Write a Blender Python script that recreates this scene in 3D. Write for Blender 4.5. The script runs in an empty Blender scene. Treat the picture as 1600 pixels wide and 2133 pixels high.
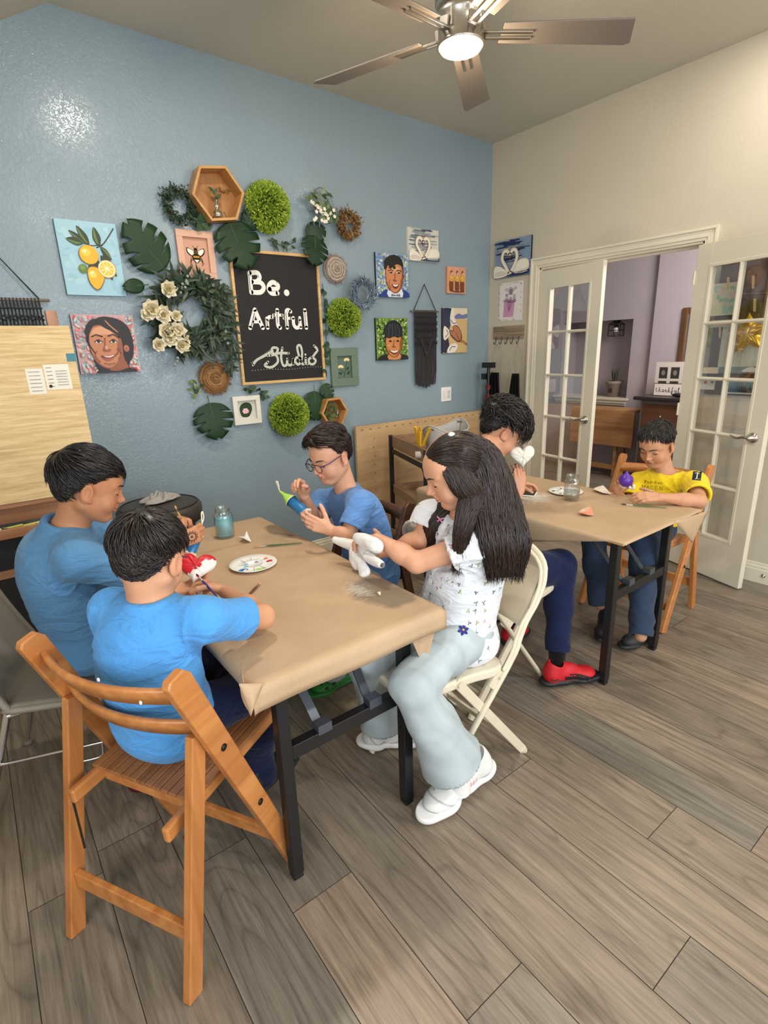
import bpy, bmesh, math, random
import numpy as np
from mathutils import Vector, Matrix, Quaternion
random.seed(7)
PI = math.pi
S = bpy.context.scene
COL = S.collection
# ---------------------------------------------------------------- camera, world, light
CAMP = Vector((0, 0, 1.5)); FPX = 1115.5; YAW, PIT, ROL = 0.6457, 0.29376, -0.03448
cf = Vector((math.sin(YAW)*math.cos(PIT), math.cos(YAW)*math.cos(PIT), -math.sin(PIT)))
_r = Vector((math.cos(YAW), -math.sin(YAW), 0)); _u = _r.cross(cf)
cr = _r*math.cos(ROL) + _u*math.sin(ROL); cu = -_r*math.sin(ROL) + _u*math.cos(ROL)
cam = bpy.data.objects.new('camera', bpy.data.cameras.new('camera')); COL.objects.link(cam)
cam.data.sensor_fit = 'HORIZONTAL'; cam.data.sensor_width = 36; cam.data.lens = 36*FPX/1600
cam.data.clip_start = .02
cam.matrix_world = Matrix(((cr.x, cu.x, -cf.x, CAMP.x), (cr.y, cu.y, -cf.y, CAMP.y), (cr.z, cu.z, -cf.z, CAMP.z), (0, 0, 0, 1)))
S.camera = cam
S.view_settings.view_transform = 'Standard'; S.view_settings.look = 'None'; S.view_settings.gamma = 1
S.view_settings.use_curve_mapping = False; S.view_settings.exposure = 0.12
w = bpy.data.worlds.new('world'); S.world = w; w.use_nodes = True
w.node_tree.nodes['Background'].inputs[0].default_value = (.75, .85, 1, 1)
w.node_tree.nodes['Background'].inputs[1].default_value = 1.0
def area(name, loc, to, sx, sy, power, color, spread=PI):
    l = bpy.data.lights.new(name, 'AREA'); l.shape = 'RECTANGLE'; l.size = sx; l.size_y = sy; l.energy = power; l.color = color; l.spread = spread
    o = bpy.data.objects.new(name, l); COL.objects.link(o); o.location = loc
    o.rotation_euler = (Vector(to)-Vector(loc)).to_track_quat('-Z', 'Y').to_euler(); return o
# daylight comes in through the windows behind the camera and in the side wall
area('window_daylight', (1.2, -1.93, 1.55), (1.2, 3, 1.2), 3.0, 1.5, 78, (.88, .94, 1))
area('window_daylight', (-1.12, -.2, 1.5), (3, .6, 1.0), 2.0, 1.3, 30, (.88, .94, 1))
area('next_room_fill', (4.9, 1.4, 2.6), (5.6, 3.2, 0.6), 1.0, 1.0, 85, (1, .95, .92))  # fill light added under the windowless next room's ceiling to brighten its walls
CANS = [(.95, 2.05), (3.28, 1.22), (1.15, -.9), (3.28, -.9)]
def at(px, py, x=None, y=None, z=None):
    d = cf + cr*((px-800)/FPX) - cu*((py-1066.5)/FPX)
    if x is not None: t = (x-CAMP.x)/d.x
    elif y is not None: t = (y-CAMP.y)/d.y
    else: t = (z-CAMP.z)/d.z
    return CAMP + d*t
YB = 3.392; XR = 3.783      # blue wall plane, beige wall plane
# ---------------------------------------------------------------- materials
def lin(c): return tuple((v/12.92 if v <= .04045 else ((v+.055)/1.055)**2.4) for v in c)
def rgb(r, g, b): return lin((r/255, g/255, b/255))
MATS = {}
class NT:
    def __init__(s, name):
        s.m = bpy.data.materials.new(name); s.m.use_nodes = True; s.t = s.m.node_tree; s.b = s.t.nodes['Principled BSDF']; s.out = s.t.nodes['Material Output']
    def n(s, typ, **kw):
        o = s.t.nodes.new(typ)
        for k, v in kw.items():
            if k.startswith('i_'):
                kk = k[2:]; kk = int(kk) if kk.isdigit() else kk.replace('_', ' ')
                o.inputs[kk].default_value = v
            else: setattr(o, k, v)
        return o
    def l(s, a, b): s.t.links.new(a, b)
    def coord(s, scale=(1, 1, 1), kind='Object', rot=(0, 0, 0)):
        c = s.n('ShaderNodeTexCoord'); m = s.n('ShaderNodeMapping'); m.inputs['Scale'].default_value = scale; m.inputs['Rotation'].default_value = rot
        s.l(c.outputs[kind], m.inputs[0]); return m.outputs[0]
    def noise(s, vec, scale, detail=4, rough=.6, dist=0):
        n = s.n('ShaderNodeTexNoise'); n.inputs['Scale'].default_value = scale; n.inputs['Detail'].default_value = detail
        n.inputs['Roughness'].default_value = rough; n.inputs['Distortion'].default_value = dist; s.l(vec, n.inputs['Vector']); return n.outputs['Fac']
    def ramp(s, fac, stops):
        r = s.n('ShaderNodeValToRGB'); e = r.color_ramp.elements
        while len(e) < len(stops): e.new(.5)
        for k, (p, c) in enumerate(stops): e[k].position = p; e[k].color = (*c, 1) if len(c) == 3 else c
        s.l(fac, r.inputs[0]); return r.outputs[0]
    def mix(s, a, b, fac, mode='MIX'):
        m = s.n('ShaderNodeMix'); m.data_type = 'RGBA'; m.blend_type = mode
        for v, k in ((a, 6), (b, 7)):
            if isinstance(v, tuple): m.inputs[k].default_value = (*v[:3], 1)
            else: s.l(v, m.inputs[k])
        if isinstance(fac, (int, float)): m.inputs[0].default_value = fac
        else: s.l(fac, m.inputs[0])
        return m.outputs[2]
    def bump(s, h, strength, dist=.01):
        b = s.n('ShaderNodeBump'); b.inputs['Strength'].default_value = strength; b.inputs['Distance'].default_value = dist; s.l(h, b.inputs['Height']); s.l(b.outputs[0], s.b.inputs['Normal'])
    def base(s, c):
        if isinstance(c, tuple): s.b.inputs['Base Color'].default_value = (*c[:3], 1)
        else: s.l(c, s.b.inputs['Base Color'])
def mat(name, color=None, rough=.5, metal=0, spec=.5, bump=0, bscale=60, var=0, vscale=8, sheen=0, sss=0, coat=0, bdetail=3):
    """plain surface; colour None reads the mesh's own colour attribute"""
    if name in MATS: return MATS[name]
    t = NT(name); t.b.inputs['Roughness'].default_value = rough; t.b.inputs['Metallic'].default_value = metal; t.b.inputs['Specular IOR Level'].default_value = spec
    if color is None:
        a = t.n('ShaderNodeAttribute'); a.attribute_name = 'Col'; c = a.outputs['Color']
    else: c = color
    if var or bump: v = t.coord()
    if var:
        f = t.noise(v, vscale, 4); g = t.ramp(f, [(.3, (1-var,)*3), (.7, (1+var*.5,)*3)]); c = t.mix(c, g, 1.0, 'MULTIPLY')
    t.base(c)
    if bump: t.bump(t.noise(v, bscale, bdetail), bump, .004)
    if sheen: t.b.inputs['Sheen Weight'].default_value = sheen
    if sss: t.b.inputs['Subsurface Weight'].default_value = sss; t.b.inputs['Subsurface Radius'].default_value = (.012, .004, .002); t.b.inputs['Subsurface Scale'].default_value = 1
    if coat: t.b.inputs['Coat Weight'].default_value = coat; t.b.inputs['Coat Roughness'].default_value = .15
    MATS[name] = t.m; return t.m
def wood(name, c1, c2, axis=0, scale=9, rough=.4, stretch=14, coat=0, line=None):
    if name in MATS: return MATS[name]
    t = NT(name); sc = [scale*stretch/4]*3; sc[axis] = scale/4.
    v = t.coord(tuple(sc)); f = t.noise(v, 1, 6, .65, .6); v2 = t.coord(tuple(x*.35 for x in sc)); g = t.noise(v2, 1, 3, .5, 1.2)
    m = t.n('ShaderNodeMath', operation='ADD'); m2 = t.n('ShaderNodeMath', operation='MULTIPLY'); m2.inputs[1].default_value = .5
    t.l(f, m.inputs[0]); t.l(g, m.inputs[1]); t.l(m.outputs[0], m2.inputs[0])
    stops = [(.36, c1), (.62, c2)]
    if line: stops = [(.33, line)] + [(.42, c1), (.62, c2)]
    t.base(t.ramp(m2.outputs[0], stops)); t.b.inputs['Roughness'].default_value = rough; t.bump(f, .12, .002)
    if coat: t.b.inputs['Coat Weight'].default_value = coat; t.b.inputs['Coat Roughness'].default_value = .2
    MATS[name] = t.m; return t.m
def glass(name='clear_glass', tint=(1, 1, 1), gloss=.12):
    if name in MATS: return MATS[name]
    t = NT(name); tr = t.n('ShaderNodeBsdfTransparent'); tr.inputs[0].default_value = (*tint, 1); g = t.n('ShaderNodeBsdfGlossy'); g.inputs['Roughness'].default_value = .03
    lw = t.n('ShaderNodeLayerWeight'); lw.inputs[0].default_value = .35; mp = t.n('ShaderNodeMapRange'); mp.inputs[3].default_value = gloss*.4; mp.inputs[4].default_value = .6
    t.l(lw.outputs['Facing'], mp.inputs[0]); mx = t.n('ShaderNodeMixShader'); t.l(mp.outputs[0], mx.inputs[0]); t.l(tr.outputs[0], mx.inputs[1]); t.l(g.outputs[0], mx.inputs[2]); t.l(mx.outputs[0], t.out.inputs[0])
    MATS[name] = t.m; return t.m
def emit(name, color, strength):
    t = NT(name); e = t.n('ShaderNodeEmission'); e.inputs[0].default_value = (*color, 1); e.inputs[1].default_value = strength; t.l(e.outputs[0], t.out.inputs[0]); return t.m
def wallmat(name, c, bs, rough, bump, spec=.5):
    t = NT(name); v = t.coord(); n1 = t.noise(v, 75, 3, .6, .7); r = t.ramp(n1, [(.42, (0,)*3), (.58, (1,)*3)]); t.bump(r, bump, .002)
    g = t.ramp(t.noise(v, 1.2, 3), [(.3, (.96,)*3), (.7, (1.03,)*3)]); t.base(t.mix(c, g, 1., 'MULTIPLY')); t.b.inputs['Roughness'].default_value = rough; t.b.inputs['Specular IOR Level'].default_value = spec; MATS[name] = t.m; return t.m
PAINT = mat('painted_colour', None, .55); PAINTM = mat('matte_colour', None, .85, spec=.2); CANV = mat('canvas_paint', None, .45, bump=.25, bscale=220)
LEAF = mat('leaf_green', None, .45, spec=.4); CLOTH = mat('woven_cloth', None, .9, spec=.15, bump=.2, bscale=500, sheen=.2)
SKIN = mat('skin', None, .48, spec=.4, sss=.08, bump=.08, bscale=250)
BLUEW = wallmat('blue_wall_paint', rgb(140, 159, 169), 90, .20, .38); BEIGEW = wallmat('beige_wall_paint', rgb(205, 196, 176), 90, .6, .25, .3)
CEILM = wallmat('ceiling_paint', rgb(200, 195, 180), 90, .8, .3, .2); LAVW = wallmat('lavender_wall_paint', rgb(178, 168, 172), 90, .7, .15, .3)
WHITE = mat('white_trim_paint', rgb(224, 217, 197), .35); WHITE2 = mat('white_plastic', rgb(240, 240, 236), .35)
BLACKM = mat('black_metal', rgb(24, 24, 26), .35, spec=.5); CHROME = mat('chrome', (.7, .7, .72), .18, 1); NICKEL = mat('brushed_nickel', (.52, .48, .42), .28, 1)
KRAFT = None
CHAIRW = wood('honey_wood', rgb(172, 104, 50), rgb(206, 140, 78), 0, 8, .32, coat=.3)
GLASS = glass(); BEIGEM = mat('beige_enamel', rgb(214, 204, 180), .32, var=.06, vscale=20)
# ---------------------------------------------------------------- objects
def tag(o, label=None, cat=None, group=None, kind=None):
    if label: o['label'] = label
    if cat: o['category'] = cat
    if group: o['group'] = group
    if kind: o['kind'] = kind
    return o
def empty(name, loc=(0, 0, 0), label=None, cat=None, group=None, rot=None):
    o = bpy.data.objects.new(name, None); COL.objects.link(o); o.location = loc; o.empty_display_size = .05
    if rot is not None: o.rotation_euler = rot if not isinstance(rot, (int, float)) else (0, 0, rot)
    return tag(o, label, cat, group)
def frame(x, y, o):          # matrix from axes
    x = Vector(x).normalized(); y = Vector(y); z = x.cross(y).normalized(); y = z.cross(x)
    return Matrix(((x.x, y.x, z.x, o[0]), (x.y, y.y, z.y, o[1]), (x.z, y.z, z.z, o[2]), (0, 0, 0, 1)))
class MB:
    def __init__(s, M=None): s.v = []; s.f = []; s.c = []; s.mi = []; s.sm = []; s.col = (.8, .8, .8); s.m = 0; s.smooth = False; s.M = M; s.mats = []
    def use(s, m):
        if m not in s.mats: s.mats.append(m)
        s.m = s.mats.index(m); return s
    def add(s, vs, fs, smooth=None):
        b = len(s.v); M = s.M
        s.v += [tuple(M @ Vector(v)) for v in vs] if M is not None else [tuple(v) for v in vs]
        for f in fs: s.f.append(tuple(b+i for i in f)); s.c.append(s.col); s.mi.append(s.m); s.sm.append(s.smooth if smooth is None else smooth)
        return b
    def box(s, c, sz, R=None):
        x, y, z = (q/2 for q in sz); vs = [Vector((a*x, b*y, d*z)) for a in (-1, 1) for b in (-1, 1) for d in (-1, 1)]
        if R is not None: vs = [R @ v for v in vs]
        c = Vector(c); s.add([v+c for v in vs], [(0, 1, 3, 2), (4, 6, 7, 5), (0, 4, 5, 1), (2, 3, 7, 6), (0, 2, 6, 4), (1, 5, 7, 3)], False); return s
    def bx(s, a, b): return s.box([(p+q)/2 for p, q in zip(a, b)], [abs(p-q) for p, q in zip(a, b)])
    def bar(s, p0, p1, w_, h, side=None):
        p0 = Vector(p0); p1 = Vector(p1); d = p1-p0; L = d.length; d.normalize()
        sd = Vector(side) if side is not None else (Vector((0, 0, 1)) if abs(d.z) < .95 else Vector((1, 0, 0))).cross(d)
        sd = (sd - d*sd.dot(d)).normalized(); n = d.cross(sd)
        R = Matrix((d, sd, n)).transposed(); return s.box((p0+p1)/2, (L, w_, h), R)
    def tube(s, pts, r, seg=8, closed=False, caps=True, flat=1.0, up=None):
        pts = [Vector(p) for p in pts]; n = len(pts); rs = r if isinstance(r, (list, tuple)) else [r]*n; vs = []; nrm = None
        for i in range(n):
            a = pts[i-1] if (i > 0 or closed) else pts[i]; b = pts[(i+1) % n] if (i < n-1 or closed) else pts[i]
            t = (b-a); t = t.normalized() if t.length > 1e-9 else Vector((0, 0, 1))
            if nrm is None:
                nrm = Vector(up) if up is not None else (Vector((0, 0, 1)) if abs(t.z) < .9 else Vector((1, 0, 0)))
            nrm = nrm - t*nrm.dot(t)
            if nrm.length < 1e-6: nrm = Vector((0, 1, .1)) - t*t.y
            nrm.normalize(); bi = t.cross(nrm)
            for k in range(seg):
                a_ = 2*PI*k/seg; vs.append(pts[i] + nrm*(rs[i]*flat*math.cos(a_)) + bi*(rs[i]*math.sin(a_)))
        fs = []
        for i in range(n if closed else n-1):
            j = (i+1) % n
            for k in range(seg): l = (k+1) % seg; fs.append((i*seg+k, j*seg+k, j*seg+l, i*seg+l)[::-1])
        s.add(vs, fs, True)
        if caps and not closed: s.add(vs[:seg], [tuple(range(seg))], False); s.add(vs[-seg:], [tuple(range(seg))[::-1]], False)
        return s
    def lathe(s, prof, c=(0, 0, 0), seg=24, axis=None, caps=True):
        c = Vector(c); Q = Vector((0, 0, 1)).rotation_difference(Vector(axis)).to_matrix() if axis is not None else Matrix.Identity(3); vs = []; n = len(prof)
        for r, z in prof:
            for k in range(seg): a = 2*PI*k/seg; vs.append(c + Q @ Vector((r*math.cos(a), r*math.sin(a), z)))
        fs = [(i*seg+k, i*seg+(k+1) % seg, (i+1)*seg+(k+1) % seg, (i+1)*seg+k) for i in range(n-1) for k in range(seg)]
        if caps: fs += [tuple(range(seg))[::-1], tuple((n-1)*seg+k for k in range(seg))]
        s.add(vs, fs, True); return s
    def prism(s, poly, d, M=None, z0=0):
        n = len(poly); f = (lambda p: M @ Vector(p)) if M is not None else Vector
        vs = [f((x, y, z0)) for x, y in poly] + [f((x, y, z0+d)) for x, y in poly]
        s.add(vs, [tuple(range(n))[::-1], tuple(range(n, 2*n))] + [(i, (i+1) % n, n+(i+1) % n, n+i) for i in range(n)], False); return s
    def poly(s, pts): s.add(pts, [tuple(range(len(pts)))], False); return s
    def grid(s, fn, nu, nv, smooth=True, thick=0):
        vs = [Vector(fn(i/nu, j/nv)) for j in range(nv+1) for i in range(nu+1)]; fs = [(j*(nu+1)+i, j*(nu+1)+i+1, (j+1)*(nu+1)+i+1, (j+1)*(nu+1)+i) for j in range(nv) for i in range(nu)]
        s.add(vs, fs, smooth); return s
    def ball(s, c, r, seg=12, rings=8, R=None):
        rr = r if isinstance(r, (list, tuple)) else (r, r, r); vs = []; c = Vector(c)
        for j in range(rings+1):
            t = PI*j/rings
            for k in range(seg):
                a = 2*PI*k/seg; v = Vector((rr[0]*math.sin(t)*math.cos(a), rr[1]*math.sin(t)*math.sin(a), rr[2]*math.cos(t))); vs.append(c + (R @ v if R is not None else v))
        s.add(vs, [(j*seg+k, (j+1)*seg+k, (j+1)*seg+(k+1) % seg, j*seg+(k+1) % seg) for j in range(rings) for k in range(seg)], True); return s
    def leaf(s, b, d, n, L, W, curl=.15, seg=4, fold=.15):
        b = Vector(b); d = Vector(d).normalized(); n = Vector(n); sd = d.cross(n)
        if sd.length < 1e-5: sd = d.cross(Vector((.3, .5, .8)))
        sd.normalize(); n = sd.cross(d); vs = []
        for i in range(seg+1):
            t = i/seg; wd = W*.5*math.sin(PI*min(1, t**.8*.96+.02)); c = b + d*(L*t) - n*(curl*L*t*t); vs += [c - sd*wd + n*fold*wd, c, c + sd*wd + n*fold*wd]
        s.add(vs, [(3*i+k, 3*i+k+1, 3*i+k+4, 3*i+k+3) for i in range(seg) for k in (0, 1)], True); return s
    def build(s, name, material=None, parent=None, bev=0, seg=2, sub=0, solid=0, merge=False, origin=None):
        me = bpy.data.meshes.new(name); V = s.v
        if origin is not None: V = [(a-origin[0], b-origin[1], c-origin[2]) for a, b, c in V]
        me.from_pydata(V, [], s.f); ms = s.mats or [material or PAINT]
        for m in ms: me.materials.append(m)
        nf = len(s.f)
        if len(ms) > 1: me.polygons.foreach_set('material_index', s.mi)
        me.polygons.foreach_set('use_smooth', s.sm)
        at_ = me.color_attributes.new('Col', 'FLOAT_COLOR', 'CORNER'); cnt = [len(f) for f in s.f]; arr = np.repeat(np.array([(*c, 1) for c in s.c], dtype=np.float32), cnt, axis=0); at_.data.foreach_set('color', arr.ravel())
        o = bpy.data.objects.new(name, me); COL.objects.link(o)
        if origin is not None: o.location = origin
        if parent is not None: o.parent = parent
        if merge:
            b = bmesh.new(); b.from_mesh(me); bmesh.ops.remove_doubles(b, verts=b.verts, dist=1e-5); bmesh.ops.recalc_face_normals(b, faces=b.faces); b.to_mesh(me); b.free()
        else:
            b = bmesh.new(); b.from_mesh(me); bmesh.ops.recalc_face_normals(b, faces=b.faces); b.to_mesh(me); b.free()
        if solid: m = o.modifiers.new('solid', 'SOLIDIFY'); m.thickness = solid; m.offset = 0
        if bev: m = o.modifiers.new('bevel', 'BEVEL'); m.width = bev; m.segments = seg; m.limit_method = 'ANGLE'; m.angle_limit = .6
        if sub: m = o.modifiers.new('sub', 'SUBSURF'); m.levels = sub; m.render_levels = sub
        return o
def top(o, label, cat, group=None): return tag(o, label, cat, group)
def struct(name, mb, material=None, **k): o = mb.build(name, material, **k); o['kind'] = 'structure'; return o
def copy_tree(o, parent=None):
    c = o.copy(); COL.objects.link(c)
    if parent is not None: c.parent = parent
    for ch in o.children: copy_tree(ch, c)
    return c
def bez(pts, n=8):          # Catmull-Rom through points
    P = [Vector(p) for p in pts]; P = [P[0]*2-P[1]] + P + [P[-1]*2-P[-2]]; out = []
    for i in range(1, len(P)-2):
        for k in range(n):
            t = k/n; a, b, c, d = P[i-1:i+3]; out.append(.5*((2*b)+(c-a)*t+(2*a-5*b+4*c-d)*t*t+(3*b-a-3*c+d)*t**3))
    return out + [P[-2]]
U = random.uniform
def smooth2(poly, n=4):     # closed 2D smooth curve
    P = [Vector((*p, 0)) for p in poly]; m = len(P); out = []
    for i in range(m):
        a, b, c, d = P[i-1], P[i], P[(i+1) % m], P[(i+2) % m]
        for k in range(n): t = k/n; q = .5*((2*b)+(c-a)*t+(2*a-5*b+4*c-d)*t*t+(3*b-a-3*c+d)*t**3); out.append((q.x, q.y))
    return out
# ---------------------------------------------------------------- the room
XL, YF = -1.2, -2.0
# floor planks along y: seams every 0.197 m across x, butt joints where the photo has them
def floor():
    m = MB(); m.use(None) if False else None
    t = NT('oak_plank_floor'); a = t.n('ShaderNodeAttribute'); a.attribute_name = 'Col'; sp = t.n('ShaderNodeSeparateColor'); t.l(a.outputs['Color'], sp.inputs[0])
    c = t.n('ShaderNodeTexCoord'); cmb = t.n('ShaderNodeCombineXYZ'); k = t.n('ShaderNodeMath', operation='MULTIPLY'); k.inputs[1].default_value = 37.; t.l(sp.outputs[1], k.inputs[0]); t.l(k.outputs[0], cmb.inputs[2]); t.l(k.outputs[0], cmb.inputs[1])
    ad = t.n('ShaderNodeVectorMath', operation='ADD'); t.l(c.outputs['Object'], ad.inputs[0]); t.l(cmb.outputs[0], ad.inputs[1])
    def mp(sc):
        q = t.n('ShaderNodeMapping'); q.inputs['Scale'].default_value = sc; t.l(ad.outputs[0], q.inputs[0]); return q.outputs[0]
    wv = t.n('ShaderNodeTexWave', wave_type='RINGS', rings_direction='SPHERICAL') if False else None
    # cathedral grain: contour lines of a stretched noise
    n1 = t.noise(mp((4.2, .55, 1)), 1.0, 2, .45, .35); mm = t.n('ShaderNodeMath', operation='MULTIPLY'); mm.inputs[1].default_value = 17; t.l(n1, mm.inputs[0]); fr = t.n('ShaderNodeMath', operation='PINGPONG'); fr.inputs[1].default_value = .5; t.l(mm.outputs[0], fr.inputs[0])
    n2 = t.noise(mp((60, 3.0, 1)), 1.0, 5, .7); n3 = t.noise(mp((160, 9, 1)), 1.0, 3, .6); n4 = t.noise(mp((3.2, .9, 1)), 1.0, 3, .5)
    base = t.ramp(sp.outputs[0], [(0, rgb(128, 121, 109)), (.35, rgb(132, 121, 107)), (.7, rgb(141, 127, 110)), (1, rgb(137, 121, 107))])
    g1 = t.ramp(fr.outputs[0], [(.0, (.66,)*3), (.10, (.95,)*3), (.5, (1.08,)*3)]); g2 = t.ramp(n2, [(.32, (.70,)*3), (.5, (.98,)*3), (.68, (1.22,)*3)]); g3 = t.ramp(n3, [(.3, (.82,)*3), (.7, (1.12,)*3)]); g4 = t.ramp(n4, [(.28, (.62, .64, .64)), (.5, (.95, .94, .93)), (.72, (1.14, 1.1, 1.04))])
    for g, f in ((g1, .8), (g2, 1.), (g3, 1.), (g4, .9)): base = t.mix(base, g, f, 'MULTIPLY')
    vk = t.n('ShaderNodeTexVoronoi'); vk.inputs['Scale'].default_value = 1; t.l(mp((3.2, 1.4, 1)), vk.inputs['Vector']); kn = t.ramp(vk.outputs['Distance'], [(.0, (.22,)*3), (.05, (.55,)*3), (.15, (1,)*3)]); base = t.mix(base, kn, .8, 'MULTIPLY')
    t.base(base); t.b.inputs['Roughness'].default_value = .36; t.b.inputs['Specular IOR Level'].default_value = .45; t.bump(n2, .12, .0015); MATS['floor'] = t.m
    seam = mat('dark_seam', rgb(52, 44, 38), .8)
    m.use(seam); m.poly([(XL-.1, YF-.1, -.0015), (8.2, YF-.1, -.0015), (8.2, 5.4, -.0015), (XL-.1, 5.4, -.0015)])
    m.use(t.m); x0 = .632; wdt = .197; known = {0: .586, -1: 1.065, -2: 1.381, -3: 1.633, 1: 1.604, 2: .35, 3: 1.015, 4: .567, 5: .35}; rnd = random.Random(3)
    for k in range(-10, 39):
        xa = x0+k*wdt; xb = xa+wdt; L = 1.51; j = known.get(k, rnd.uniform(0, L)); y = j-L*3
        while y < 5.4:
            m.col = (rnd.random(), rnd.random(), rnd.random()); g = .0011
            ya, yb = max(y, YF), min(y+L, 5.35)
            if yb > ya: m.poly([(xa+g, ya+g, 0), (xb-g, ya+g, 0), (xb-g, yb-g, 0), (xa+g, yb-g, 0)])
            y += L
    struct('floor', m)
floor()
ZC0, ZC1 = 3.122, 3.07; XA = .673
# blue wall with its gable corner
m = MB(); m.col = (0, 0, 0); zl = ZC0-.6*(XA-XL)
m.prism([(XL-.1, 0), (XR+.05, 0), (XR+.05, ZC1+.02), (XA, ZC0+.02), (XL-.1, zl-.05)], .1, Matrix(((1, 0, 0, 0), (0, 0, 1, YB), (0, 1, 0, 0), (0, 0, 0, 1))))
struct('wall_back', m, BLUEW)
m = MB(); m.add([(XA, YF-.1, ZC0), (XR+.12, YF-.1, ZC1), (XR+.12, YB+.1, ZC1), (XA, YB+.1, ZC0), (XL-.1, YF-.1, zl-.06), (XL-.1, YB+.1, zl-.06)] , [(0, 1, 2, 3), (4, 0, 3, 5)]); o = struct('ceiling', m, CEILM, solid=.02)
# beige wall with the door opening
DY0, DY1, DZ = 1.655, 2.875, 2.075
m = MB()
for a, b in (((XR, YF-.1, 0), (XR+.12, DY0, ZC1)), ((XR, DY1, 0), (XR+.12, YB+.05, ZC1)), ((XR, DY0, DZ), (XR+.12, DY1, ZC1))): m.bx(a, b)
struct('wall_right', m, BEIGEW)
# wall behind the camera and side wall, each with a window
def wall_win(name, M, L, H, wx0, wx1, wz0, wz1):
    m = MB(M); m.bx((0, 0, 0), (wx0, .1, H)); m.bx((wx1, 0, 0), (L, .1, H)); m.bx((wx0, 0, 0), (wx1, .1, wz0)); m.bx((wx0, 0, wz1), (wx1, .1, H)); struct(name, m, BEIGEW)
MF = Matrix.Translation((XL, YF-.1, 0)); wall_win('wall_front', MF, XR-XL+.12, 3.2, .9, 3.9, .8, 2.3)
ML = Matrix(((0, -1, 0, XL), (1, 0, 0, YF), (0, 0, 1, 0), (0, 0, 0, 1))); wall_win('wall_left', ML, YB-YF, 2.1, .8, 2.8, .8, 2.05)
def window(n, M, x0, x1, z0, z1):
    m = MB(M)
    for k in range(4): x = x0+(x1-x0)*k/3; m.box((x, .05, (z0+z1)/2), (.05, .07, z1-z0))
    for z in (z0, (z0+z1)/2, z1): m.box(((x0+x1)/2, .05, z), (x1-x0, .06, .05))
    r = struct('window_%d' % n, m, WHITE); g = MB(M); g.box(((x0+x1)/2, .06, (z0+z1)/2), (x1-x0-.02, .006, z1-z0-.02)); g.build('window_glass', GLASS, r)
window(1, MF, .9, 3.9, .8, 2.3); window(2, ML, .8, 2.8, .8, 2.05)
# baseboards
def baseboard(name, a, b, nrm):
    a = Vector((*a, 0)); b = Vector((*b, 0)); d = (b-a).normalized(); n = Vector((*nrm, 0)); L = (b-a).length
    m = MB(frame(d, Vector((0, 0, 1)), a)); prof = [(0, 0), (.016, 0), (.016, .085), (.012, .09), (.012, .105), (.006, .113), (.006, .125), (0, .13)]
    if d.cross(Vector((0, 0, 1))).dot(n) < 0: prof = [(-p, q) for p, q in prof]
    k = len(prof); vs = [(0, q, p) for p, q in prof] + [(L, q, p) for p, q in prof]; m.add(vs, [(i, (i+1) % k, k+(i+1) % k, k+i) for i in range(k)] + [tuple(range(k)), tuple(range(k, 2*k))]); return struct(name, m, WHITE)
baseboard('baseboard_back', (XL, YB), (XR, YB), (0, -1)); baseboard('baseboard_right', (XR, YF), (XR, DY0-.08), (-1, 0)); baseboard('baseboard_corner', (XR, DY1+.08), (XR, YB), (-1, 0))
bb = MB(); bb.lathe([(.0, 0), (.012, 0), (.012, .004), (.007, .006), (.007, .014), (0, .016)], (XR-.016, 1.04, .055), 14, (-1, 0, 0)); top(bb.build('door_stop', NICKEL), 'small round metal door stop on the right baseboard', 'door stop')
# door casing
m = MB(); cw = .075
def casing_layer(m, o0, o1, t):
    MX = Matrix(((0, 0, -1, XR), (1, 0, 0, 0), (0, 1, 0, 0), (0, 0, 0, 1))); a0, a1, b0, b1 = DY0-o0, DY0-o1, DY1+o0, DY1+o1; z0, z1 = DZ+o0, DZ+o1
    for q in ([(a1, 0), (a0, 0), (a0, z0), (a1, z1)], [(b0, 0), (b1, 0), (b1, z1), (b0, z0)], [(a0, z0), (b0, z0), (b1, z1), (a1, z1)]): m.prism(q, t, MX)
for o0, o1, t_ in ((0, .018, .012), (.018, .030, .018), (.030, .058, .014), (.058, cw, .024)): casing_layer(m, o0, o1, t_)
m.bx((XR, DY0-.001, 0), (XR+.12, DY0+.015, DZ)); m.bx((XR, DY1-.015, 0), (XR+.12, DY1, DZ)); m.bx((XR, DY0, DZ-.015), (XR+.12, DY1, DZ)); m.bx((XR+.05, DY0, DZ-.03), (XR+.065, DY1, DZ))
struct('trim_1', m, WHITE, bev=.002)
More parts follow.
